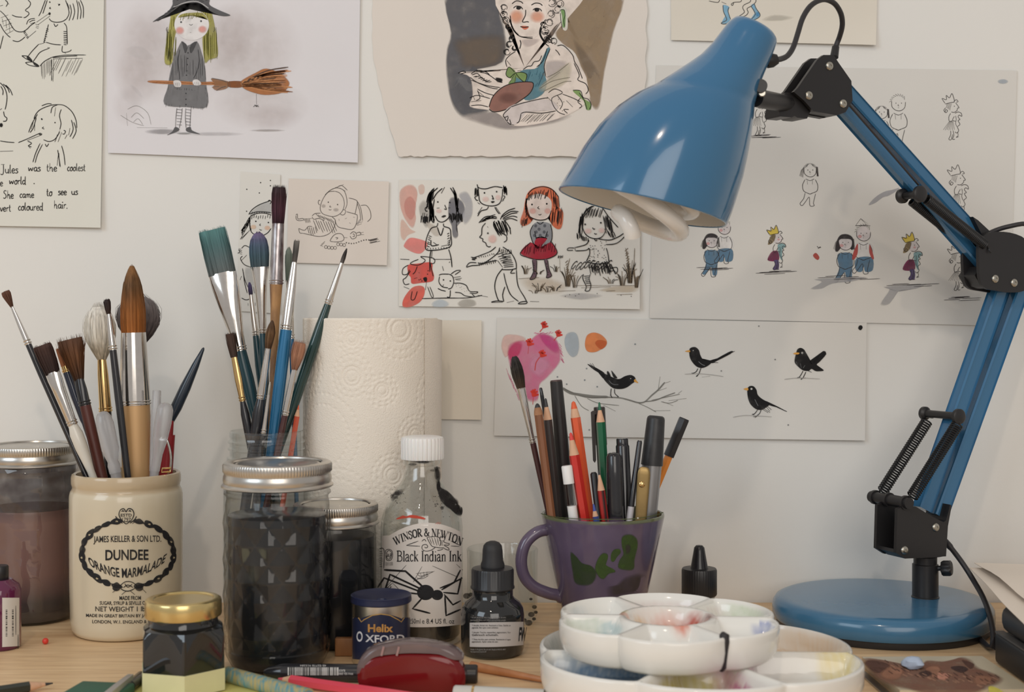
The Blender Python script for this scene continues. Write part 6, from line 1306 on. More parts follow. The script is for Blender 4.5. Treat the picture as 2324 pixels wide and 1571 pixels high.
# ---- 5 wide sheet of little children behind the lamp
o5, s5 = sheet('wide sheet of small children and crowned girls behind the lamp arm', (1489, 148), (2308, 160), (2292, 740), (1474, 722), (208, 206, 201), base=.8, curl=1.6)
k8, k9 = .37608, .2685; SK2 = C(206, 200, 200); JN = C(92, 122, 146); INKG = (*C(66, 62, 62, k=1), 1)
def kid(P, x, y, s, color, hair, boy=False, legs=True):       # small standing child, head centre at x,y, head radius s (photo px)
    d = Draw(s5); L = lambda t, w=1.3: d.L(' '.join('%f,%f' % (x+float(a.split(',')[0])*s, y+float(a.split(',')[1])*s) for a in t.split()), w, INKG)
    W = lambda t, c, a=.95, sf=.06: d.W([(x+float(q.split(',')[0])*s, y+float(q.split(',')[1])*s) for q in t.split()], c, a, sf)
    if color:
        if boy: W('-.9,-.3 0,-1 .9,-.3 .85,.5 .2,.95 -.6,.7', SK2)
        else: W('-1.1,-.2 -.6,-1 .3,-1.1 1,-.6 1.1,.6 .8,.9 .8,-.2 .2,-.4 -.5,-.3 -.7,.4 -.9,1.1 -1.3,1', C(62, 58, 60)); W('-.8,1.3 .8,1.3 1,2.6 .9,3.4 .8,4.8 .2,4.8 .1,3.6 -.8,4.7 -1.3,4.6 -.8,3.3 -1,2', JN); W('-.8,-.35 0,-.5 .8,-.35 .8,.5 .2,.95 -.5,.75', SK2)
        if boy: W('-1,1.3 1,1.3 1.2,3 -1,3.2', C(214, 212, 210)); W('-.9,3.1 1.1,3 1.2,4.6 .2,4.8 .1,3.8 -.2,4.8 -1,4.6', JN)
        d.O(x-.45*s, y+.35*s, .3*s, .25*s, C(212, 160, 160), .7, .5)
    L('-.85,-.3 -.8,.4 -.3,.85 .3,.9 .8,.5 .9,-.2'); d.dots('%f,%f %f,%f' % (x-.3*s, y-.05*s, x+.4*s, y-.05*s), 1.1, INKG); L('0,.1 -.05,.25 .1,.3', 1.1); L('-.05,.52 .08,.54', 1.3)
    if boy:
        for i in range(9): a = -2.7+i*.27; L('%f,%f %f,%f' % (.9*math.cos(a), .95*math.sin(a), 1.15*math.cos(a-.3), 1.25*math.sin(a-.3)), 1.4)
    else:
        for i in range(12): a = -3.0+i*.25; L('%f,%f %f,%f' % (.35*math.cos(a), -.6+.3*math.sin(a), 1.05*math.cos(a), 1.05*math.sin(a)), 1.3)
        for i in range(5): L('%f,%f %f,%f' % (-.85-.09*i, -.5+.1*i, -1.0-.12*i, 1.0-.05*i), 1.3); L('%f,%f %f,%f' % (.85+.06*i, -.5, 1.0+.05*i, .85), 1.3)
    L('-.7,1.3 -1.05,2.1 -.9,2.9 -.4,3.2', 1.4); L('.75,1.3 1.1,2.1 1,2.9 .4,3.2', 1.4); L('-.6,1.2 0,1.45 .6,1.2', 1.2); L('-.4,3.2 0,3.35 .4,3.2', 1.6)
    L('-.4,1.4 -.35,2', 1.2); L('.35,1.4 .35,2', 1.2)
    if legs: L('-.7,3.2 -.9,4 -1.4,4.7 -1.1,5 -.6,4.4 -.1,3.8 0,5 .6,5 .5,4.6 .8,3.3', 1.3)
    return d
def crowned(x, y, s, color):
    d = Draw(s5); f = lambda t: ' '.join('%f,%f' % (x+float(a.split(',')[0])*s, y+float(a.split(',')[1])*s) for a in t.split())
    L = lambda t, w=1.3: d.L(f(t), w, INKG)
    W = lambda t, c, a=.95, sf=.06: d.W([(x+float(q.split(',')[0])*s, y+float(q.split(',')[1])*s) for q in t.split()], c, a, sf)
    if color:
        W('-1.2,-.6 -1.6,-1.4 -.9,-1.2 -.9,-1.9 -.4,-1.5 -.1,-2.1 .2,-1.4 .3,-.9 -.5,-.5', C(206, 184, 84)); W('-.8,-.3 .2,-.8 .8,-.3 .9,.4 .2,.8 -.5,.6', SK2); W('-1.1,-.3 -.4,-.7 -.2,-.2 -.7,.8 -1.5,1.1 -1.3,.3', C(138, 122, 92)); W('.2,1 1.1,.9 1.5,1.3 1,1.7 .9,2.6 .9,3.8 .4,3 .2,2', C(128, 160, 164)); W('-.8,2.2 .2,2.2 .4,3.6 -.6,3.9 -1.6,3.6', C(124, 58, 88)); W('-.5,3.7 .3,3.7 .3,5.2 -.7,5.2 -.3,4.4', C(92, 80, 116))
        d.O(x+.3*s, y+.2*s, .25*s, .2*s, C(212, 160, 160), .7, .5)
    L('-1.2,-.6 -1.7,-1.4 -1,-1.2 -1,-1.9 -.5,-1.5 -.1,-2.2 .25,-1.3 .3,-.8'); L('-1.2,-.5 -.4,-.7 .3,-.8'); L('.2,-.9 .6,-1.2 .9,-.9 .6,-.8'); L('.5,-.7 .8,-.3 1.05,.1 .8,.2 .75,.5 .3,.85 -.2,.8'); d.dots(f('.3,-.15'), 1.1, INKG)
    for i in range(5): L('%f,-.6 %f,%f' % (-.9+.18*i, -1.0+.14*i, .1+.1*i), 1.2)
    L('-1.1,.1 -1.4,.5 -1.1,.9 -.8,.6 -1.1,.4 -1.2,.8'); L('-.3,1 -.6,1.6 -.5,2.3 0,2.2'); L('.4,1 .9,.8 1.4,1.0 1.5,1.5 1.1,1.3 .9,1.6 1.2,2 .9,2.2 1.2,2.8 .8,3.2 1,3.8 .7,4.2 .4,4'); L('.3,1.5 0,2.1 .5,2.3'); L('.5,1.4 .6,2 .5,2.6 .7,3.2', 1.1)
    for i in range(7): L('%f,2.3 %f,%f' % (-.5+.1*i, -1.5+.3*i, 3.7+.05*(i % 2)), 1.2)
    L('-.3,3.8 -.3,4.5 -.6,5.2 -.2,5.25 0,4.4'); L('.1,3.8 .2,4.6 0,5.2 .4,5.2'); L('.8,4 .9,4.6 .6,4.9 1,4.8', 1.1)
    return d
def ground(d, x, y, w, wash=True, dy=26):
    if wash: d.W([(x-w*.9, y+4), (x-w*.3, y), (x+w*.5, y-2), (x+w*.2, y+8), (x-w*.4, y+14), (x-w*.7, y+dy), (x-w*1.0, y+dy), (x-w*.7, y+10)], C(172, 172, 174), .7, .15)
    d.H(x-w*.8, y+1, x+w*.3, y+2, 6, 44, -2, 1.2, INKG, jit=4); return d
m8 = lambda x, y: (1450+x*k8, 380+y*k8)
m9 = lambda x, y: (1700+x*k9, 180+y*k9)
kids = [kid(0, *m8(437, 445), 16, True, 'd'), kid(0, *m8(515, 365), 16, True, 'b', True), kid(0, *m8(1245, 455), 18, True, 'd'), kid(0, *m8(1355, 400), 18, True, 'b', True), kid(0, *m9(515, 770), 16, False, 'd'), kid(0, *m9(1120, 280), 15, False, 'd', legs=False), kid(0, *m9(1262, 205), 18, False, 'b', True)]
ground(kids[0], *m8(430, 612), 40, False); ground(kids[2], *m8(1260, 665), 86)
x, y = m8(1355, 400); kids[3].W([(x-13, y+22), (x-22, y+40), (x-26, y+58), (x-20, y+58), (x-13, y+44)], C(176, 84, 80), .95, .05).W([(x+14, y+24), (x+20, y+40), (x+24, y+56), (x+20, y+58), (x+13, y+42)], C(176, 84, 80), .95, .05).L('%f,%f %f,%f %f,%f %f,%f %f,%f %f,%f' % (x-18, y-18, x-6, y-34, x+8, y-20, x-18, y-18, x+16, y-18, x-6, y-34), 1.3, INKG, sm=False)
for i, q in enumerate(kids): q.build('child_drawing', o5)
cr = [crowned(*m8(832, 428), 13.5, True), crowned(*m8(1652, 475), 14.5, True), crowned(*m9(1720, 235), 14, False), crowned(*m9(1770, 845), 15, False), crowned(*m8(1925, 545), 14, False), crowned(*m9(85, 200), 14, False)]
ground(cr[0], *m8(800, 632), 46, False); ground(cr[1], *m8(1640, 710), 70, True, 44); ground(cr[4], *m8(1920, 790), 36, False); ground(cr[5], *m9(80, 480), 30, False)
for q in cr: q.build('crowned_girl_drawing', o5)
d = Draw(s5, (1450, 380), k8); d.W('1050,530 1065,515 1080,525 1090,545 1080,560 1060,548', C(172, 84, 76), 1, .1); d.build('red_flower_drawing', o5)
d = Draw(s5, (1450, 380), k8); d.L('1075,475 1085,485 1095,478; 1080,490 1088,486 1100,482; 1085,485 1088,486', 1.3, INKG); d.build('bird_mark_drawing', o5)
d = Draw(s5, (1700, 180), k9); d.W('1005,1065 1060,1000 1140,950 1220,930 1275,915 1240,950 1180,985 1130,1000 1060,1050', C(166, 166, 170), .8, .12); d.build('grey_wash_mark', o5)
d = Draw(s5); d.O(2276, 185, 13, 6, C(170, 178, 186), .8, .4); d.build('tack_shadow', o5, 'pale blue painted shadow of the tack beneath')  # bluish shadow of the tack under this corner, painted as a wash

# ---- 6 narrow sheet, girl in a woolly hat
o6, s6 = sheet('narrow ink drawing of a girl in a woolly hat behind the tall brushes', (546, 389), (636, 396), (634, 712), (538, 706), (213, 211, 205), base=.8, curl=1.2)
d = Draw(s6, (520, 380), .21641)
d.dots('330,160 433,137 185,230 317,268 433,193 183,460', 1.5).W('215,490 260,440 350,375 430,365 445,480 330,480 240,500', C(186, 186, 184), .8, .1)
d.L('205,495 240,445 310,395 400,360 430,350; 410,350 425,345 440,360 430,385; 215,490 300,465 400,470 445,480; 222,510 300,482 380,482 445,500; 225,505 215,580 225,660 260,700 330,720 400,690 440,640; 215,520 170,600 130,660; 220,540 165,630 125,665; 205,560 150,650; 205,600 120,750; 215,660 130,755; 195,680 115,755', 2.0)
d.H(240, 465, 420, 465, 8, 0, 16, 1.4, jit=3).H(240, 505, 430, 500, 9, -6, 36, 1.5, jit=8).H(150, 640, 215, 560, 10, -20, 60, 1.8, jit=20).H(210, 530, 222, 640, 10, 6, 30, 2.2, jit=8)
d.dots('280,566 412,578', 1.8).L('330,590 320,605 332,612; 318,648 330,658 344,656', 1.6).O(255, 625, 36, 28, C(226, 196, 172), .8, .5).O(400, 635, 36, 28, C(226, 190, 166), .8, .5)
d.L('130,850 165,820 215,840; 100,860 110,890 90,900; 140,930 120,960 160,1020 240,1050; 185,920 130,975; 140,1060 165,1180 200,1260; 150,1100 160,1200 190,1320; 130,1370 180,1390 240,1370; 250,1250 265,1320; 115,1180 130,1140', 1.8).W('160,1060 240,1050 260,1240 190,1260', C(190, 190, 188), .6, .3).H(100, 850, 110, 900, 5, 30, 6, 1.3, GR).H(200, 1420, 290, 1420, 6, 2, 34, 1.2, GR)
d.build('woolly_hat_girl_drawing', o6)

# ---- 7 baby sketch
o7, s7 = sheet('small pink tinted pencil sketch of a baby with toys', (655, 405), (883, 412), (878, 602), (651, 596), (212, 203, 194), base=1.2, curl=2.2)
d = Draw(s7, (520, 380), .21641); PC = (*C(92, 86, 82, k=1), .9)
d.L('1110,250 1040,260 985,330 955,420 975,480 1030,505 1100,515 1170,480 1205,410 1200,330 1160,270 1110,250; 1005,290 1060,240 1130,215 1200,240 1230,310 1235,390 1215,440; 955,350 940,345 935,375 950,395; 1195,445 1220,450 1215,485 1190,500 1165,490; 1130,210 1180,190 1240,240; 1150,200 1200,180; 1160,215 1220,250; 1060,240 1130,205', 1.4, PC)
d.dots('1040,365 1137,390', 1.6, PC).L('1062,400 1055,415 1072,415; 1045,440 1060,448 1072,440', 1.3, PC).O(990, 405, 26, 22, C(180, 172, 166), .7, .6).O(1120, 445, 34, 22, C(180, 172, 166), .7, .6)
d.L('700,500 715,490 722,540 770,535 790,560; 700,505 705,545 730,558 780,555; 730,640 740,685 770,690; 730,640 790,660 830,620 870,620; 780,540 870,535; 770,690 860,710 950,725 1040,700 1095,640 1115,560 1080,520; 870,510 900,485 960,480; 870,520 890,545 940,535 1000,560; 1110,560 1140,620 1200,640 1290,650 1330,600 1345,510 1320,490 1230,465; 1255,320 1340,350 1335,420 1320,490; 1340,350 1380,430 1400,560; 1340,370 1370,460 1380,560; 1380,400 1440,400 1480,460 1485,530 1450,570; 1330,590 1400,570; 1340,610 1390,590', 1.4, PC)
d.H(795, 540, 840, 540, 4, 10, 40, 1.3, PC, jit=3).H(820, 625, 900, 625, 5, 22, 80, 1.4, PC, jit=4).H(880, 550, 1090, 570, 9, 50, 120, 1.4, PC, jit=6).H(910, 490, 1060, 540, 8, 40, 40, 1.2, PC, jit=4).L('1150,540 1155,560; 1215,540 1235,530; 1260,580 1275,590; 1300,520 1320,525', 1.2, PC).W('1380,560 1350,600 1330,600 1370,540', C(170, 164, 160), .7, .2)
d.L('1090,780 1060,770 1090,720 1130,695 1180,700 1205,740 1190,770 1130,782 1090,780; 1205,735 1240,738; 1115,735 1140,740 1125,755; 1270,700 1300,675 1330,690 1330,735 1290,750 1268,720; 1295,700 1310,700 1312,725 1295,725; 1335,690 1370,680 1380,705 1340,715; 1370,690 1410,680; 1380,705 1415,705; 960,825 1000,790; 965,810 1005,775; 955,815 985,830', 1.4, PC)
for i in range(7): d.L(' '.join('%f,%f' % (1015+i*32+15*math.cos(t*.9), 835+18*math.sin(i*.5)*(-1 if i > 3 else 1)-i*3+16*math.sin(t*.9)) for t in range(8)), 1.2, PC)
for i in range(10): d.dots('%f,%f' % (1230+i*26, 790+14*math.sin(i*.6)-i*2), 1.6, PC)
d.H(1470, 770, 1480, 790, 8, 90, -20, 1.2, PC, jit=18)
d.build('baby_drawing', o7)

# ---- 8 sheet of girls
o8, s8 = sheet('wide ink and watercolour sheet of four children and a red haired girl', (905, 408), (1453, 413), (1452, 702), (905, 695), (215, 212, 205), base=1.2, curl=2.4)
k = .25818; O_ = (880, 390)
R1, R2 = C(218, 172, 160), C(206, 92, 84)
for args in [('100,180 150,120 220,110 260,160 260,230 240,330 250,420 220,500 160,440 110,320', R1, .75, .12),
             ('145,260 200,210 250,280 240,380 200,430 150,360', C(210, 152, 142), .6, .2),
             ('265,130 300,105 325,130 320,190 280,200', C(220, 190, 178), .6, .2),
             ('110,430 140,420 200,500 250,530 180,560 140,610 110,560', C(222, 186, 172), .7, .2),
             ('140,640 190,580 280,590 350,620 340,670 290,720 220,710 150,670', C(220, 136, 130), .9, .08),
             ('175,820 260,805 385,795 395,860 410,920 390,965 290,980 210,985 200,930 180,900', R2, .95, .05),
             ('210,1020 280,998 325,1020 320,1090 280,1150 200,1190 130,1185 140,1110', C(212, 104, 92), .92, .06),
             ('540,240 600,220 660,260 680,330 660,420 600,500 620,560 600,590 570,570 560,480 530,400', C(118, 118, 124), .85, .1),
             ('620,200 680,165 720,200 750,280 740,400 680,470 650,400 680,300', C(176, 176, 180), .7, .2),
             ('270,300 320,240 360,320 380,430 340,500 290,420', C(176, 172, 166), .7, .25),
             ('330,440 440,480 460,560 400,560', C(200, 192, 182), .6, .3),
             ('385,1150 460,1115 540,1150 520,1190 400,1190', C(190, 200, 208), .7, .3),
             ('610,1150 680,1115 770,1130 770,1180 640,1190', C(176, 172, 164), .7, .25),
             ('1150,940 1400,920 1600,1000 1500,1080 1250,1060', C(206, 192, 174), .6, .5),
             ('1500,1090 1700,1060 1900,1090 1700,1130', C(184, 182, 182), .6, .4),
             ('1840,1040 2000,1000 2200,1000 2180,1060 1950,1060', C(200, 186, 166), .6, .4)]:
    d = Draw(s8, O_, k); d.W(*args); d.build('paint_patch', o8)
d = Draw(s8, O_, k)
d.L('400,150 360,200 340,270; 440,140 380,200 360,260; 480,145 430,190 400,240; 500,135 470,190; 550,140 580,190 605,250; 570,135 600,200 612,300; 370,180 365,300 385,430; 380,240 370,380 400,450; 410,240 395,350 410,430; 600,190 610,300 595,420; 620,230 615,330 640,430; 590,400 570,440; 310,360 300,420; 325,360 315,440; 345,370 335,440; 355,305 330,320 335,345 350,345; 600,320 620,325 610,350; 350,400 345,445; 365,420 362,450; 415,385 440,430 480,442 520,420 545,390', 2.4)
d.H(360, 200, 400, 160, 8, -14, 120, 2.4, jit=20).H(575, 160, 600, 220, 8, 16, 120, 2.2, jit=20).H(300, 390, 400, 380, 10, -4, 60, 2.4, jit=10).H(540, 370, 650, 370, 12, 6, 66, 2.4, jit=10).H(375, 260, 400, 330, 10, 4, 110, 2.4, jit=20)
d.dots('440,265 545,270', 2).L('500,290 515,330 495,325; 430,320 455,318; 530,318 550,316', 2.0).W('470,395 495,380 515,388 490,402', INK[:3], .95, .1).O(450, 345, 30, 22, C(224, 196, 190), .6, .5)
d.L('440,450 430,480 380,500 340,590 335,680 400,690 480,680 555,650 555,560 545,500 495,480 490,455; 435,485 465,560 490,490; 380,600 385,650 450,640; 400,620 430,640; 470,655 540,640; 555,560 540,640; 380,690 370,760 370,880; 535,680 555,750 565,840; 400,770 560,770; 110,768 190,772; 390,690 385,760; 490,870 480,830; 545,790 540,800', 2.4).H(360, 560, 340, 650, 6, 26, 10, 1.8, jit=3).H(540, 540, 548, 640, 6, -22, 12, 1.8, jit=3).H(350, 670, 540, 660, 9, 4, 14, 1.6, jit=3)
d.build('dark_haired_girl_drawing', o8)
d = Draw(s8, O_, k)
d.L('270,770 220,790 200,810 270,820 330,780 290,745 400,760 410,800 370,810; 180,820 135,850 130,900 170,900 190,860; 200,870 160,930 135,950 150,990 190,985; 140,1010 190,1030; 260,830 240,880 220,900; 370,790 385,860 400,920; 345,940 330,1040; 350,1010 385,1100 400,1090 370,1010; 270,885 280,890; 215,1050 205,1120 235,1120 260,1050', 1.8).W('310,935 340,925 345,950 328,970', INK[:3], 1, .1).dots('290,945 300,960 275,950 350,900 355,870', 1.3).L('230,940 260,930', 1.5)
d.build('red_dog_drawing', o8)
d = Draw(s8, O_, k)
d.L('450,910 475,900 540,900; 455,920 450,970 480,1010 530,1020; 490,990 480,1015; 540,900 570,920 580,970 560,1020 530,1030; 555,900 600,870 640,870 590,905; 580,930 640,920; 590,945 650,935; 600,950 640,950; 440,1025 470,1040 510,1050; 550,1040 545,1100 520,1100; 580,980 640,980 690,1000 720,1050 790,1055 770,1070 720,1065; 590,1060 640,1065 680,1090 760,1100 740,1075; 300,1115 500,1110 700,1108 830,1085', 2.0).dots('490,950 550,960', 1.8).H(590, 1000, 690, 1040, 12, 4, 4, 1.2, GR, jit=24).L('790,1085 880,1100', 1.3)
d.build('rabbit_drawing', o8)
d = Draw(s8, O_, k)
d.L('785,110 800,140 860,150 940,130 1010,140; 790,130 800,200 810,260 850,290 920,300 980,280 1005,220 1010,150; 770,150 765,200; 780,145 775,210; 795,150 790,210; 1020,125 1025,160; 1035,125 1045,175; 1030,130 1030,190; 780,215 765,225 780,250 795,250; 1015,210 1030,220 1010,250; 790,270 810,285; 1000,260 1020,250; 915,205 930,240 915,235; 885,305 870,330 820,345 790,390; 940,310 960,345 980,370; 830,310 790,370; 950,310 990,370', 2.2).H(770, 145, 795, 150, 6, -2, 60, 2.2, jit=8).H(1015, 120, 1045, 140, 6, 4, 60, 2.2, jit=8).dots('850,185 957,175', 2).W('905,262 925,256 942,262 920,276', INK[:3], .95, .1).O(860, 240, 34, 28, C(226, 200, 194), .7, .5).O(970, 225, 30, 28, C(226, 200, 194), .7, .5)
d.build('boy_head_drawing', o8)
d = Draw(s8, O_, k)
d.L('860,450 830,490 825,550 808,575 835,590 835,610 860,625 870,650 890,660 905,655; 800,450 850,400 910,390 960,400; 830,440 880,410 960,410; 990,420 1010,380 1060,340 1120,320; 1000,400 1080,350 1150,350; 1010,410 1080,370 1140,360; 1020,430 1080,410 1140,430; 1010,420 1090,390 1140,400; 930,440 960,500 1000,560; 950,440 980,500 1010,550; 970,430 1000,490 1030,560; 1000,430 1040,490 1050,560; 1030,430 1070,490 1080,550; 1040,440 1080,500; 1000,540 1040,560 1045,600 1020,620; 940,430 930,470 960,530; 980,440 960,470', 2.2).H(930, 440, 1030, 430, 9, 40, 110, 2.0, jit=16).H(800, 440, 900, 400, 8, 60, -20, 1.8, jit=10)
d.dots('880,540', 2.2).L('875,480 882,490', 1.8).O(920, 590, 44, 44, C(226, 190, 182), .75, .5)
d.L('950,660 900,700 800,740 740,760; 730,750 780,760 740,770 770,775; 985,665 960,720 850,800 790,800; 1010,660 1080,710 1125,790 1130,860; 690,835 720,800 780,800; 690,840 740,825 800,820 900,790 960,780; 1000,860 1080,860 1130,850; 965,780 1010,840; 1010,850 960,920 940,1010 960,1100 980,1140; 1020,890 1040,980 1080,1080 1150,1140; 1030,1010 1010,1080 1020,1140; 1130,860 1145,1000 1200,1100 1220,1140; 910,1145 960,1135 1020,1140; 910,1148 1010,1146; 1145,1160 1170,1145 1220,1140 1215,1158 1145,1162; 1100,860 1080,890 1120,890', 2.2)
d.H(980, 680, 1080, 680, 7, 10, 36, 1.6, jit=6).H(960, 730, 1000, 800, 5, 60, -18, 1.6, jit=4).H(1010, 790, 1020, 840, 4, 100, -8, 1.8, jit=3).H(1000, 730, 1010, 780, 4, 90, -10, 1.8, jit=3).H(800, 745, 930, 715, 8, 6, 14, 1.4, jit=3).H(800, 800, 940, 770, 9, 6, 30, 1.6, jit=3)
d.L('1045,1150 1110,1135; 1250,1140 1330,1142', 1.4)
d.build('running_girl_drawing', o8)
d = Draw(s8, O_, k); OH = C(204, 110, 78)
d.W('1220,200 1280,140 1370,122 1450,150 1500,220 1510,310 1545,360 1530,490 1480,500 1430,430 1430,250 1330,200 1230,280 1220,380 1260,440 1190,480 1160,440 1190,340', OH, .95, .03).W('1225,240 1330,190 1430,240 1440,330 1400,410 1320,425 1250,390', C(218, 204, 196), 1, .03)
d.L('1225,230 1215,310 1235,380 1290,415 1350,425 1410,405 1440,340; 1230,200 1280,150 1370,130 1450,160 1500,220', 2.2).H(1240, 190, 1420, 160, 18, -14, 56, 1.6, jit=14).H(1215, 230, 1225, 330, 7, -8, 60, 2.2, jit=10).H(1180, 420, 1230, 400, 7, -10, 60, 1.6, jit=10).H(1440, 180, 1500, 220, 10, 10, 100, 1.6, jit=26).H(1450, 340, 1530, 330, 12, -14, 120, 1.6, jit=26).L('1480,300 1490,320 1475,330', 1.6)
d.dots('1268,288 1398,282', 2.2).L('1398,272 1398,290; 1330,305 1318,318 1335,328; 1325,375 1340,380 1350,370', 1.9).O(1275, 345, 36, 30, C(222, 172, 162), .7, .5).O(1405, 345, 32, 30, C(222, 172, 162), .7, .5)
d.W('1280,460 1320,440 1370,440 1430,460 1445,540 1430,620 1350,670 1335,655 1390,600 1395,580 1300,580 1330,640 1310,655 1270,610 1250,530', C(140, 142, 146), .95, .03)
for x, y in ((1300, 475), (1330, 505), (1380, 475), (1375, 530), (1305, 530), (1340, 560), (1290, 560), (1400, 560)): d.O(x, y, 14, 15, C(96, 98, 104), .9, .15)
d.L('1280,465 1252,530 1275,620 1310,660 1330,680; 1430,460 1445,540 1430,620 1345,665; 1290,520 1310,600 1335,640; 1405,520 1380,590 1340,640; 1310,440 1340,460 1370,440; 1310,660 1330,650 1345,670 1320,680', 1.9)
d.W('1310,585 1390,585 1395,600 1345,660 1360,680 1430,620 1490,710 1400,765 1300,770 1165,715 1255,620 1310,680 1330,680 1290,640', C(160, 46, 60), .97, .02).H(1200, 720, 1460, 700, 15, 10, -70, 1.8, (*C(92, 26, 36), .9), jit=14).L('1255,620 1165,715 1220,750 1320,772 1420,760 1490,710 1435,610', 2)
d.W('1270,775 1310,778 1305,850 1305,920 1250,950 1255,930 1280,890', C(104, 84, 92), .97, .03).W('1375,775 1405,775 1420,860 1440,915 1395,935 1400,890', C(104, 84, 92), .97, .03).L('1270,775 1280,880 1250,945 1300,930 1308,850 1310,780; 1375,775 1400,890 1395,932 1440,915 1420,860 1405,775', 1.7).H(1280, 800, 1285, 900, 8, 12, 4, 1.3, jit=4).H(1390, 800, 1405, 900, 8, 12, 4, 1.3, jit=4)
d.build('red_haired_girl_drawing', o8)
d = Draw(s8, O_, k)
d.L('1800,300 1740,340 1710,410 1710,480 1740,550 1800,585 1870,580 1910,530 1915,460 1900,400; 1820,290 1880,310 1930,380 1980,440 2025,490; 1815,300 1760,330 1700,400 1680,480; 1790,320 1720,400 1690,500 1700,580', 2.1).H(1750, 330, 1890, 320, 14, -20, 70, 1.8, jit=14).H(1690, 420, 1720, 360, 9, -14, 130, 2.0, jit=26).H(1660, 540, 1760, 580, 9, 2, 46, 2.0, jit=14).H(1900, 380, 1960, 420, 12, 20, 110, 1.9, jit=26).H(1910, 500, 1980, 540, 9, 20, 50, 1.8, jit=16)
d.dots('1735,462 1873,448', 2.2).L('1800,490 1810,505 1822,500; 1815,540 1825,548 1838,545; 1815,590 1830,608 1840,595', 1.9).O(1760, 520, 36, 28, C(226, 196, 190), .7, .5).O(1880, 515, 34, 28, C(226, 196, 190), .7, .5)
d.L('1770,600 1740,640 1650,665; 1650,695 1740,690 1770,670; 1645,660 1648,695; 1640,670 1590,670 1580,690 1630,690; 1770,670 1775,720 1745,790; 1850,590 1950,600 2030,570 2070,545 2100,550; 1915,640 1990,635 2040,610 2095,555; 1920,670 1935,720 1945,800; 1750,795 1850,810 1950,800', 2.1)
for i in range(40): d.dots('%f,%f' % (random.uniform(1770, 1920), random.uniform(610, 790)), 1.0)
for i in range(9): d.L(' '.join('%f,%f' % (1640+i*38+26*math.cos(t*.8+1), 820+10*math.sin(i*1.3)+34*math.sin(t*.8)) for t in range(8)), 1.7)
d.H(1770, 820, 1950, 820, 16, 14, 80, 1.9, jit=14).H(1900, 800, 1980, 830, 10, 26, 60, 1.8, jit=16)
d.L('1720,900 1715,940 1745,1010 1735,1045 1770,1045 1785,1000 1770,940 1780,900; 1950,850 2010,840 2020,870 2005,895 1990,870 1940,880', 2.0).H(1725, 920, 1745, 1000, 6, 46, -4, 1.8, jit=2)
d.build('dancing_girl_drawing', o8)
d = Draw(s8, O_, k); TN = (*C(112, 96, 76, k=1), .9)
for cx, cy, n, h in [(1210, 900, 9, 80), (1330, 900, 6, 40), (1330, 1050, 9, 70), (1480, 880, 6, 60), (1580, 1010, 16, 160), (1640, 1020, 10, 120), (1470, 1050, 8, 60), (2130, 980, 18, 190), (2060, 1000, 12, 120), (2180, 1020, 10, 160), (1960, 985, 7, 60), (1410, 1060, 8, 50), (1290, 1070, 5, 40)]:
    for i in range(n): a = random.uniform(-.5, .5); d.L('%f,%f %f,%f %f,%f' % (cx+a*40, cy, cx+a*70, cy-h*.5, cx+a*150, cy-h*random.uniform(.6, 1.1)), 1.3, random.choice((TN, TN, INK)))
d.L('1580,1000 1575,880 1600,760; 1515,880 1510,760; 2130,980 2120,820 2090,670; 2170,980 2165,820 2170,670; 1150,940 1330,930; 1640,1000 2190,1000; 1700,1020 1960,1010; 1500,1050 1650,1045; 2010,1080 2150,1075; 1920,1050 2000,1045', 1.5, TN).H(1560, 800, 1580, 960, 9, 22, -20, 1.6, TN, jit=4).H(2085, 700, 2110, 900, 10, 26, -26, 1.6, TN, jit=4).H(1495, 760, 1535, 760, 6, 4, -24, 1.3, INK, jit=3)
d.dots('1600,1080 1650,1090 1680,1075 1840,1070 1560,1095 2050,1085 2140,1095', 1.0)
d.build('grass_drawing', o8)

# ---- 9 blackbirds
o9, s9 = sheet('long watercolour sheet of four blackbirds and a pink blossom patch', (1128, 721), (1967, 733), (1963, 1000), (1121, 989), (210, 208, 203), base=1.9, curl=2.2)
k = .21515; O_ = (1100, 700)
d = Draw(s9, O_, k); PK, PK2 = C(212, 112, 150), C(208, 66, 112)
d.W('170,400 200,290 290,270 400,290 440,330 330,380 260,480 210,520', C(220, 186, 178), .85, .15).W('235,480 260,370 380,330 470,330 560,260 640,260 740,300 800,400 810,540 750,640 660,740 580,820 560,980 450,980 420,860 350,720 270,640', PK, .72, .1).W('240,450 320,350 400,360 380,470 300,560 250,540', PK2, .6, .3).W('560,270 660,265 760,330 800,460 740,480 640,400', C(206, 70, 140), .5, .3).W('470,520 560,470 700,560 660,680 560,740 450,640', C(222, 160, 188), .6, .4)
d.H(780, 380, 810, 560, 12, 26, 40, 1.4, (*PK, .6), jit=20).H(230, 640, 340, 900, 12, 26, 70, 1.3, (*C(206, 120, 150), .6), jit=24).H(520, 270, 700, 260, 12, 24, -10, 1.6, (*PK, .6), jit=8)
d.build('pink_blossom_wash', o9)
RD = C(206, 66, 56)
for x, y, s in [(625, 185, 1), (775, 275, 1), (470, 370, 1.1), (605, 490, 1.05), (520, 905, 1.1)]:
    d = Draw(s9, O_, k); f = lambda *p: ' '.join('%f,%f' % (x+a*s, y+b*s) for a, b in p)
    for a, b in ((-32, -30), (-12, -45), (12, -50), (34, -28), (46, 8)): d.L(f((0, 14), (a*.6, b*.6), (a, b)), 4.2, (*RD, 1))
    d.W([(x+a*s, y+b*s) for a, b in ((-22, -16), (0, -12), (28, 0), (30, 18), (-16, 26))], RD, 1, .1)
    d.L(f((-5, 18), (-30, 46), (-44, 66)) if y < 300 else f((-20, 20), (-60, 80), (-72, 160)) if 480 < y < 500 else f((-5, 20), (-12, 100)), 2.4, (*C(204, 84, 84), .9))
    d.build('red_blossom_drawing', o9)
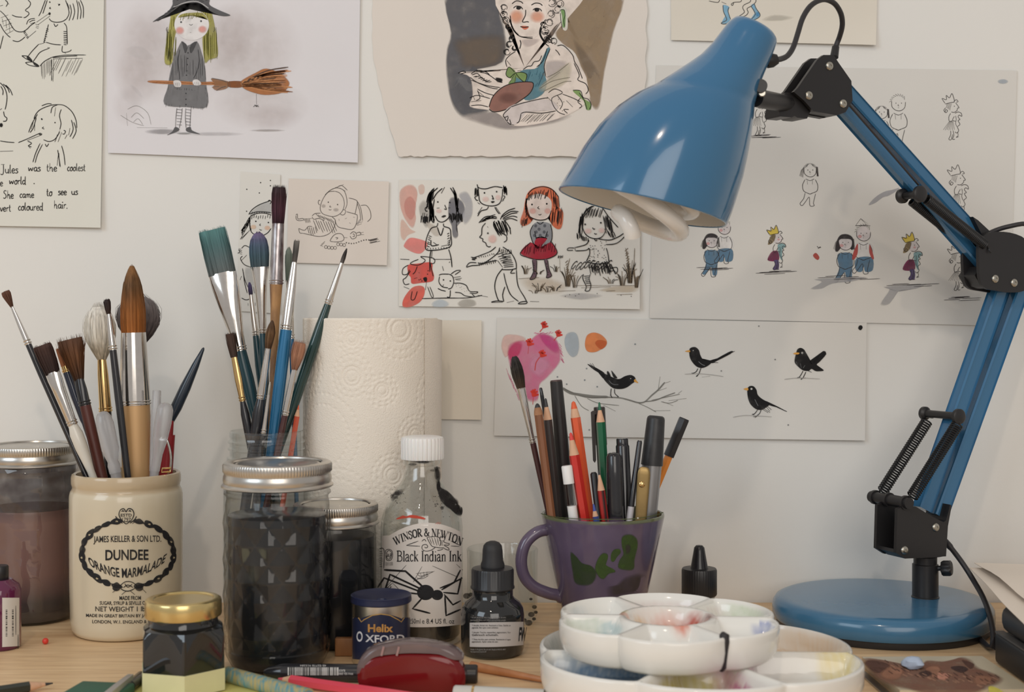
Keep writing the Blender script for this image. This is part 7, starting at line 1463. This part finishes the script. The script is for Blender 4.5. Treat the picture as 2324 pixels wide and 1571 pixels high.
d = Draw(s9, O_, k); d.W('840,320 870,260 940,245 985,290 1000,400 980,490 930,520 880,480 845,400', C(172, 182, 190), .8, .12); d.build('blue_grey_blot', o9)
d = Draw(s9, O_, k); d.W('1055,360 1080,280 1150,252 1230,275 1290,340 1280,400 1220,440 1160,465 1090,460 1060,420', C(214, 132, 84), .92, .06).W('1160,370 1200,330 1290,350 1270,410 1220,435', C(200, 102, 62), .7, .2); d.build('orange_blot', o9)
d = Draw(s9, O_, k); BR_ = (*C(132, 130, 124, k=1), .8)
d.L('820,840 900,890 1000,910 1150,930 1300,935', 6, BR_).L('840,850 950,900 1100,940 1300,938 1430,945 1530,970 1620,995 1690,985 1760,920 1830,860 1900,780', 3.4, BR_).L('1690,985 1800,970 1900,930 2010,890', 2.6, BR_).L('1830,860 1850,720; 1830,870 1920,840; 1760,970 1900,940 2060,905; 1860,985 1950,1000 2040,970; 1880,985 1990,1028; 1620,1000 1720,1045 1810,1095; 1780,1080 1960,1078; 1080,950 1200,1000 1420,1025; 1250,1020 1380,1085; 950,920 1020,1030 1100,1080; 1900,790 1960,770; 2040,900 2080,870; 1940,975 2130,950', 1.6, BR_)
d.dots('1587,378 1075,635 1187,827 767,723 1055,757 1103,1282 865,800', 2.0, (*C(130, 136, 140), .9))
d.build('branch_drawing', o9)
BKB = C(36, 35, 36, k=1)
def bird(off, polys, lines, beak, eye, hi=''):
    d = Draw(s9, off, k)
    for p in polys: d.W(p, BKB, 1, .02)
    d.L(lines, 1.7, (*BKB, 1)); d.W(beak, C(214, 158, 78), 1, .06)
    if eye[2]: d.dots('%f,%f' % eye[:2], 2.4, (*C(200, 198, 194), 1)).dots('%f,%f' % eye[:2], 1.4, (*BKB, 1))
    else: d.dots('%f,%f' % eye[:2], 1.2, (*C(190, 188, 184), 1))
    if hi: d.L(hi, 1.3, (*C(120, 122, 124), .9))
    return d.build('blackbird_drawing', o9)
bird((1100, 700), ['1230,690 1290,700 1350,735 1420,745 1480,715 1540,702 1585,725 1592,765 1550,800 1500,835 1440,852 1360,845 1300,800 1250,740', '1085,590 1110,595 1200,640 1270,690 1250,740 1215,690 1140,640', '1290,665 1310,670 1330,720 1295,705', '1335,660 1350,668 1400,735 1360,730'],
     '1085,590 1130,625; 1110,580 1150,620; 1135,580 1160,620; 1335,845 1330,910 1345,945; 1370,850 1375,900 1415,935; 1320,915 1335,920; 1395,915 1405,940; 1290,670 1320,720; 1275,690 1300,720', '1585,745 1600,760 1622,790 1575,772', (1540, 742, 0), '1310,760 1350,800 1410,805')
bird((1500, 700), ['298,440 320,412 365,408 400,440 415,490 445,540 500,548 545,560 500,605 440,630 385,620 340,580 305,520', '500,555 560,545 660,490 740,450 760,460 700,500 590,555 540,580'], '540,560 640,510 780,452; 560,560 680,500 735,478; 545,572 605,574; 390,635 370,670 330,688; 422,630 400,690 370,720; 330,688 345,692; 372,720 390,712; 322,682 350,684', '300,440 305,462 250,455', (340, 445, 0), '395,560 430,590 465,605')
bird((1500, 700), ['910,860 930,822 975,820 1008,860 1020,910 1060,950 1110,980 1150,1010 1120,1040 1070,1070 1010,1068 950,1020 918,950', '1100,975 1180,1010 1260,1050 1330,1090 1240,1050 1140,1020'], '1150,1000 1220,1040 1330,1090; 1120,1030 1165,1070; 1090,1060 1150,1098; 1070,1065 1130,1100; 1110,1040 1150,1085; 1020,1070 990,1110 960,1120; 1058,1068 1040,1110 1000,1140; 960,1118 985,1124; 975,1145 1030,1136; 990,1155 1010,1140', '915,838 918,866 868,852', (955, 850, 1), '990,960 1010,1000 1025,1030')
bird((1500, 700), ['1425,470 1440,430 1475,416 1515,440 1538,500 1545,540 1590,590 1640,570 1700,460 1735,455 1740,490 1680,560 1645,600 1720,655 1640,665 1590,640 1560,660 1500,655 1440,610 1408,560'], '1640,580 1735,452; 1660,570 1745,480; 1650,560 1710,470; 1530,650 1590,675; 1500,660 1465,720 1435,735; 1530,670 1500,730 1475,752; 1440,728 1480,732; 1480,742 1528,732', '1395,475 1425,465 1462,470 1450,485 1410,486', (1490, 470, 1), '1425,560 1440,600; 1500,630 1520,600; 1470,580 1480,630')
for t in ('250,695 400,690 560,705 660,720', '430,725 520,715', '760,1150 900,1130 1170,1145', '1300,750 1450,735 1680,745'):
    d = Draw(s9, (1500, 700), k); d.L(t, 2.2, (*C(170, 168, 164), .6)); d.build('ground_mark', o9)
for t in ('637,660', '1033,188', '1205,540', '1343,1230'):
    d = Draw(s9, (1500, 700), k); d.dots(t, 1.8, (*C(120, 120, 120), .8)); d.build('ink_speck', o9)
d = Draw(s9, (1500, 700), k); d.W('2080,205 2095,180 2120,182 2128,205 2110,230 2090,225', BKB, 1, .05); d.build('black_dot', o9)

# ---- 10 blank card
o10, s10 = sheet('blank cream card beside the kitchen roll', (958, 727), (1093, 727), (1092, 953), (958, 951), (214, 206, 192), base=1.2, curl=3.0, name='card', cat='card')
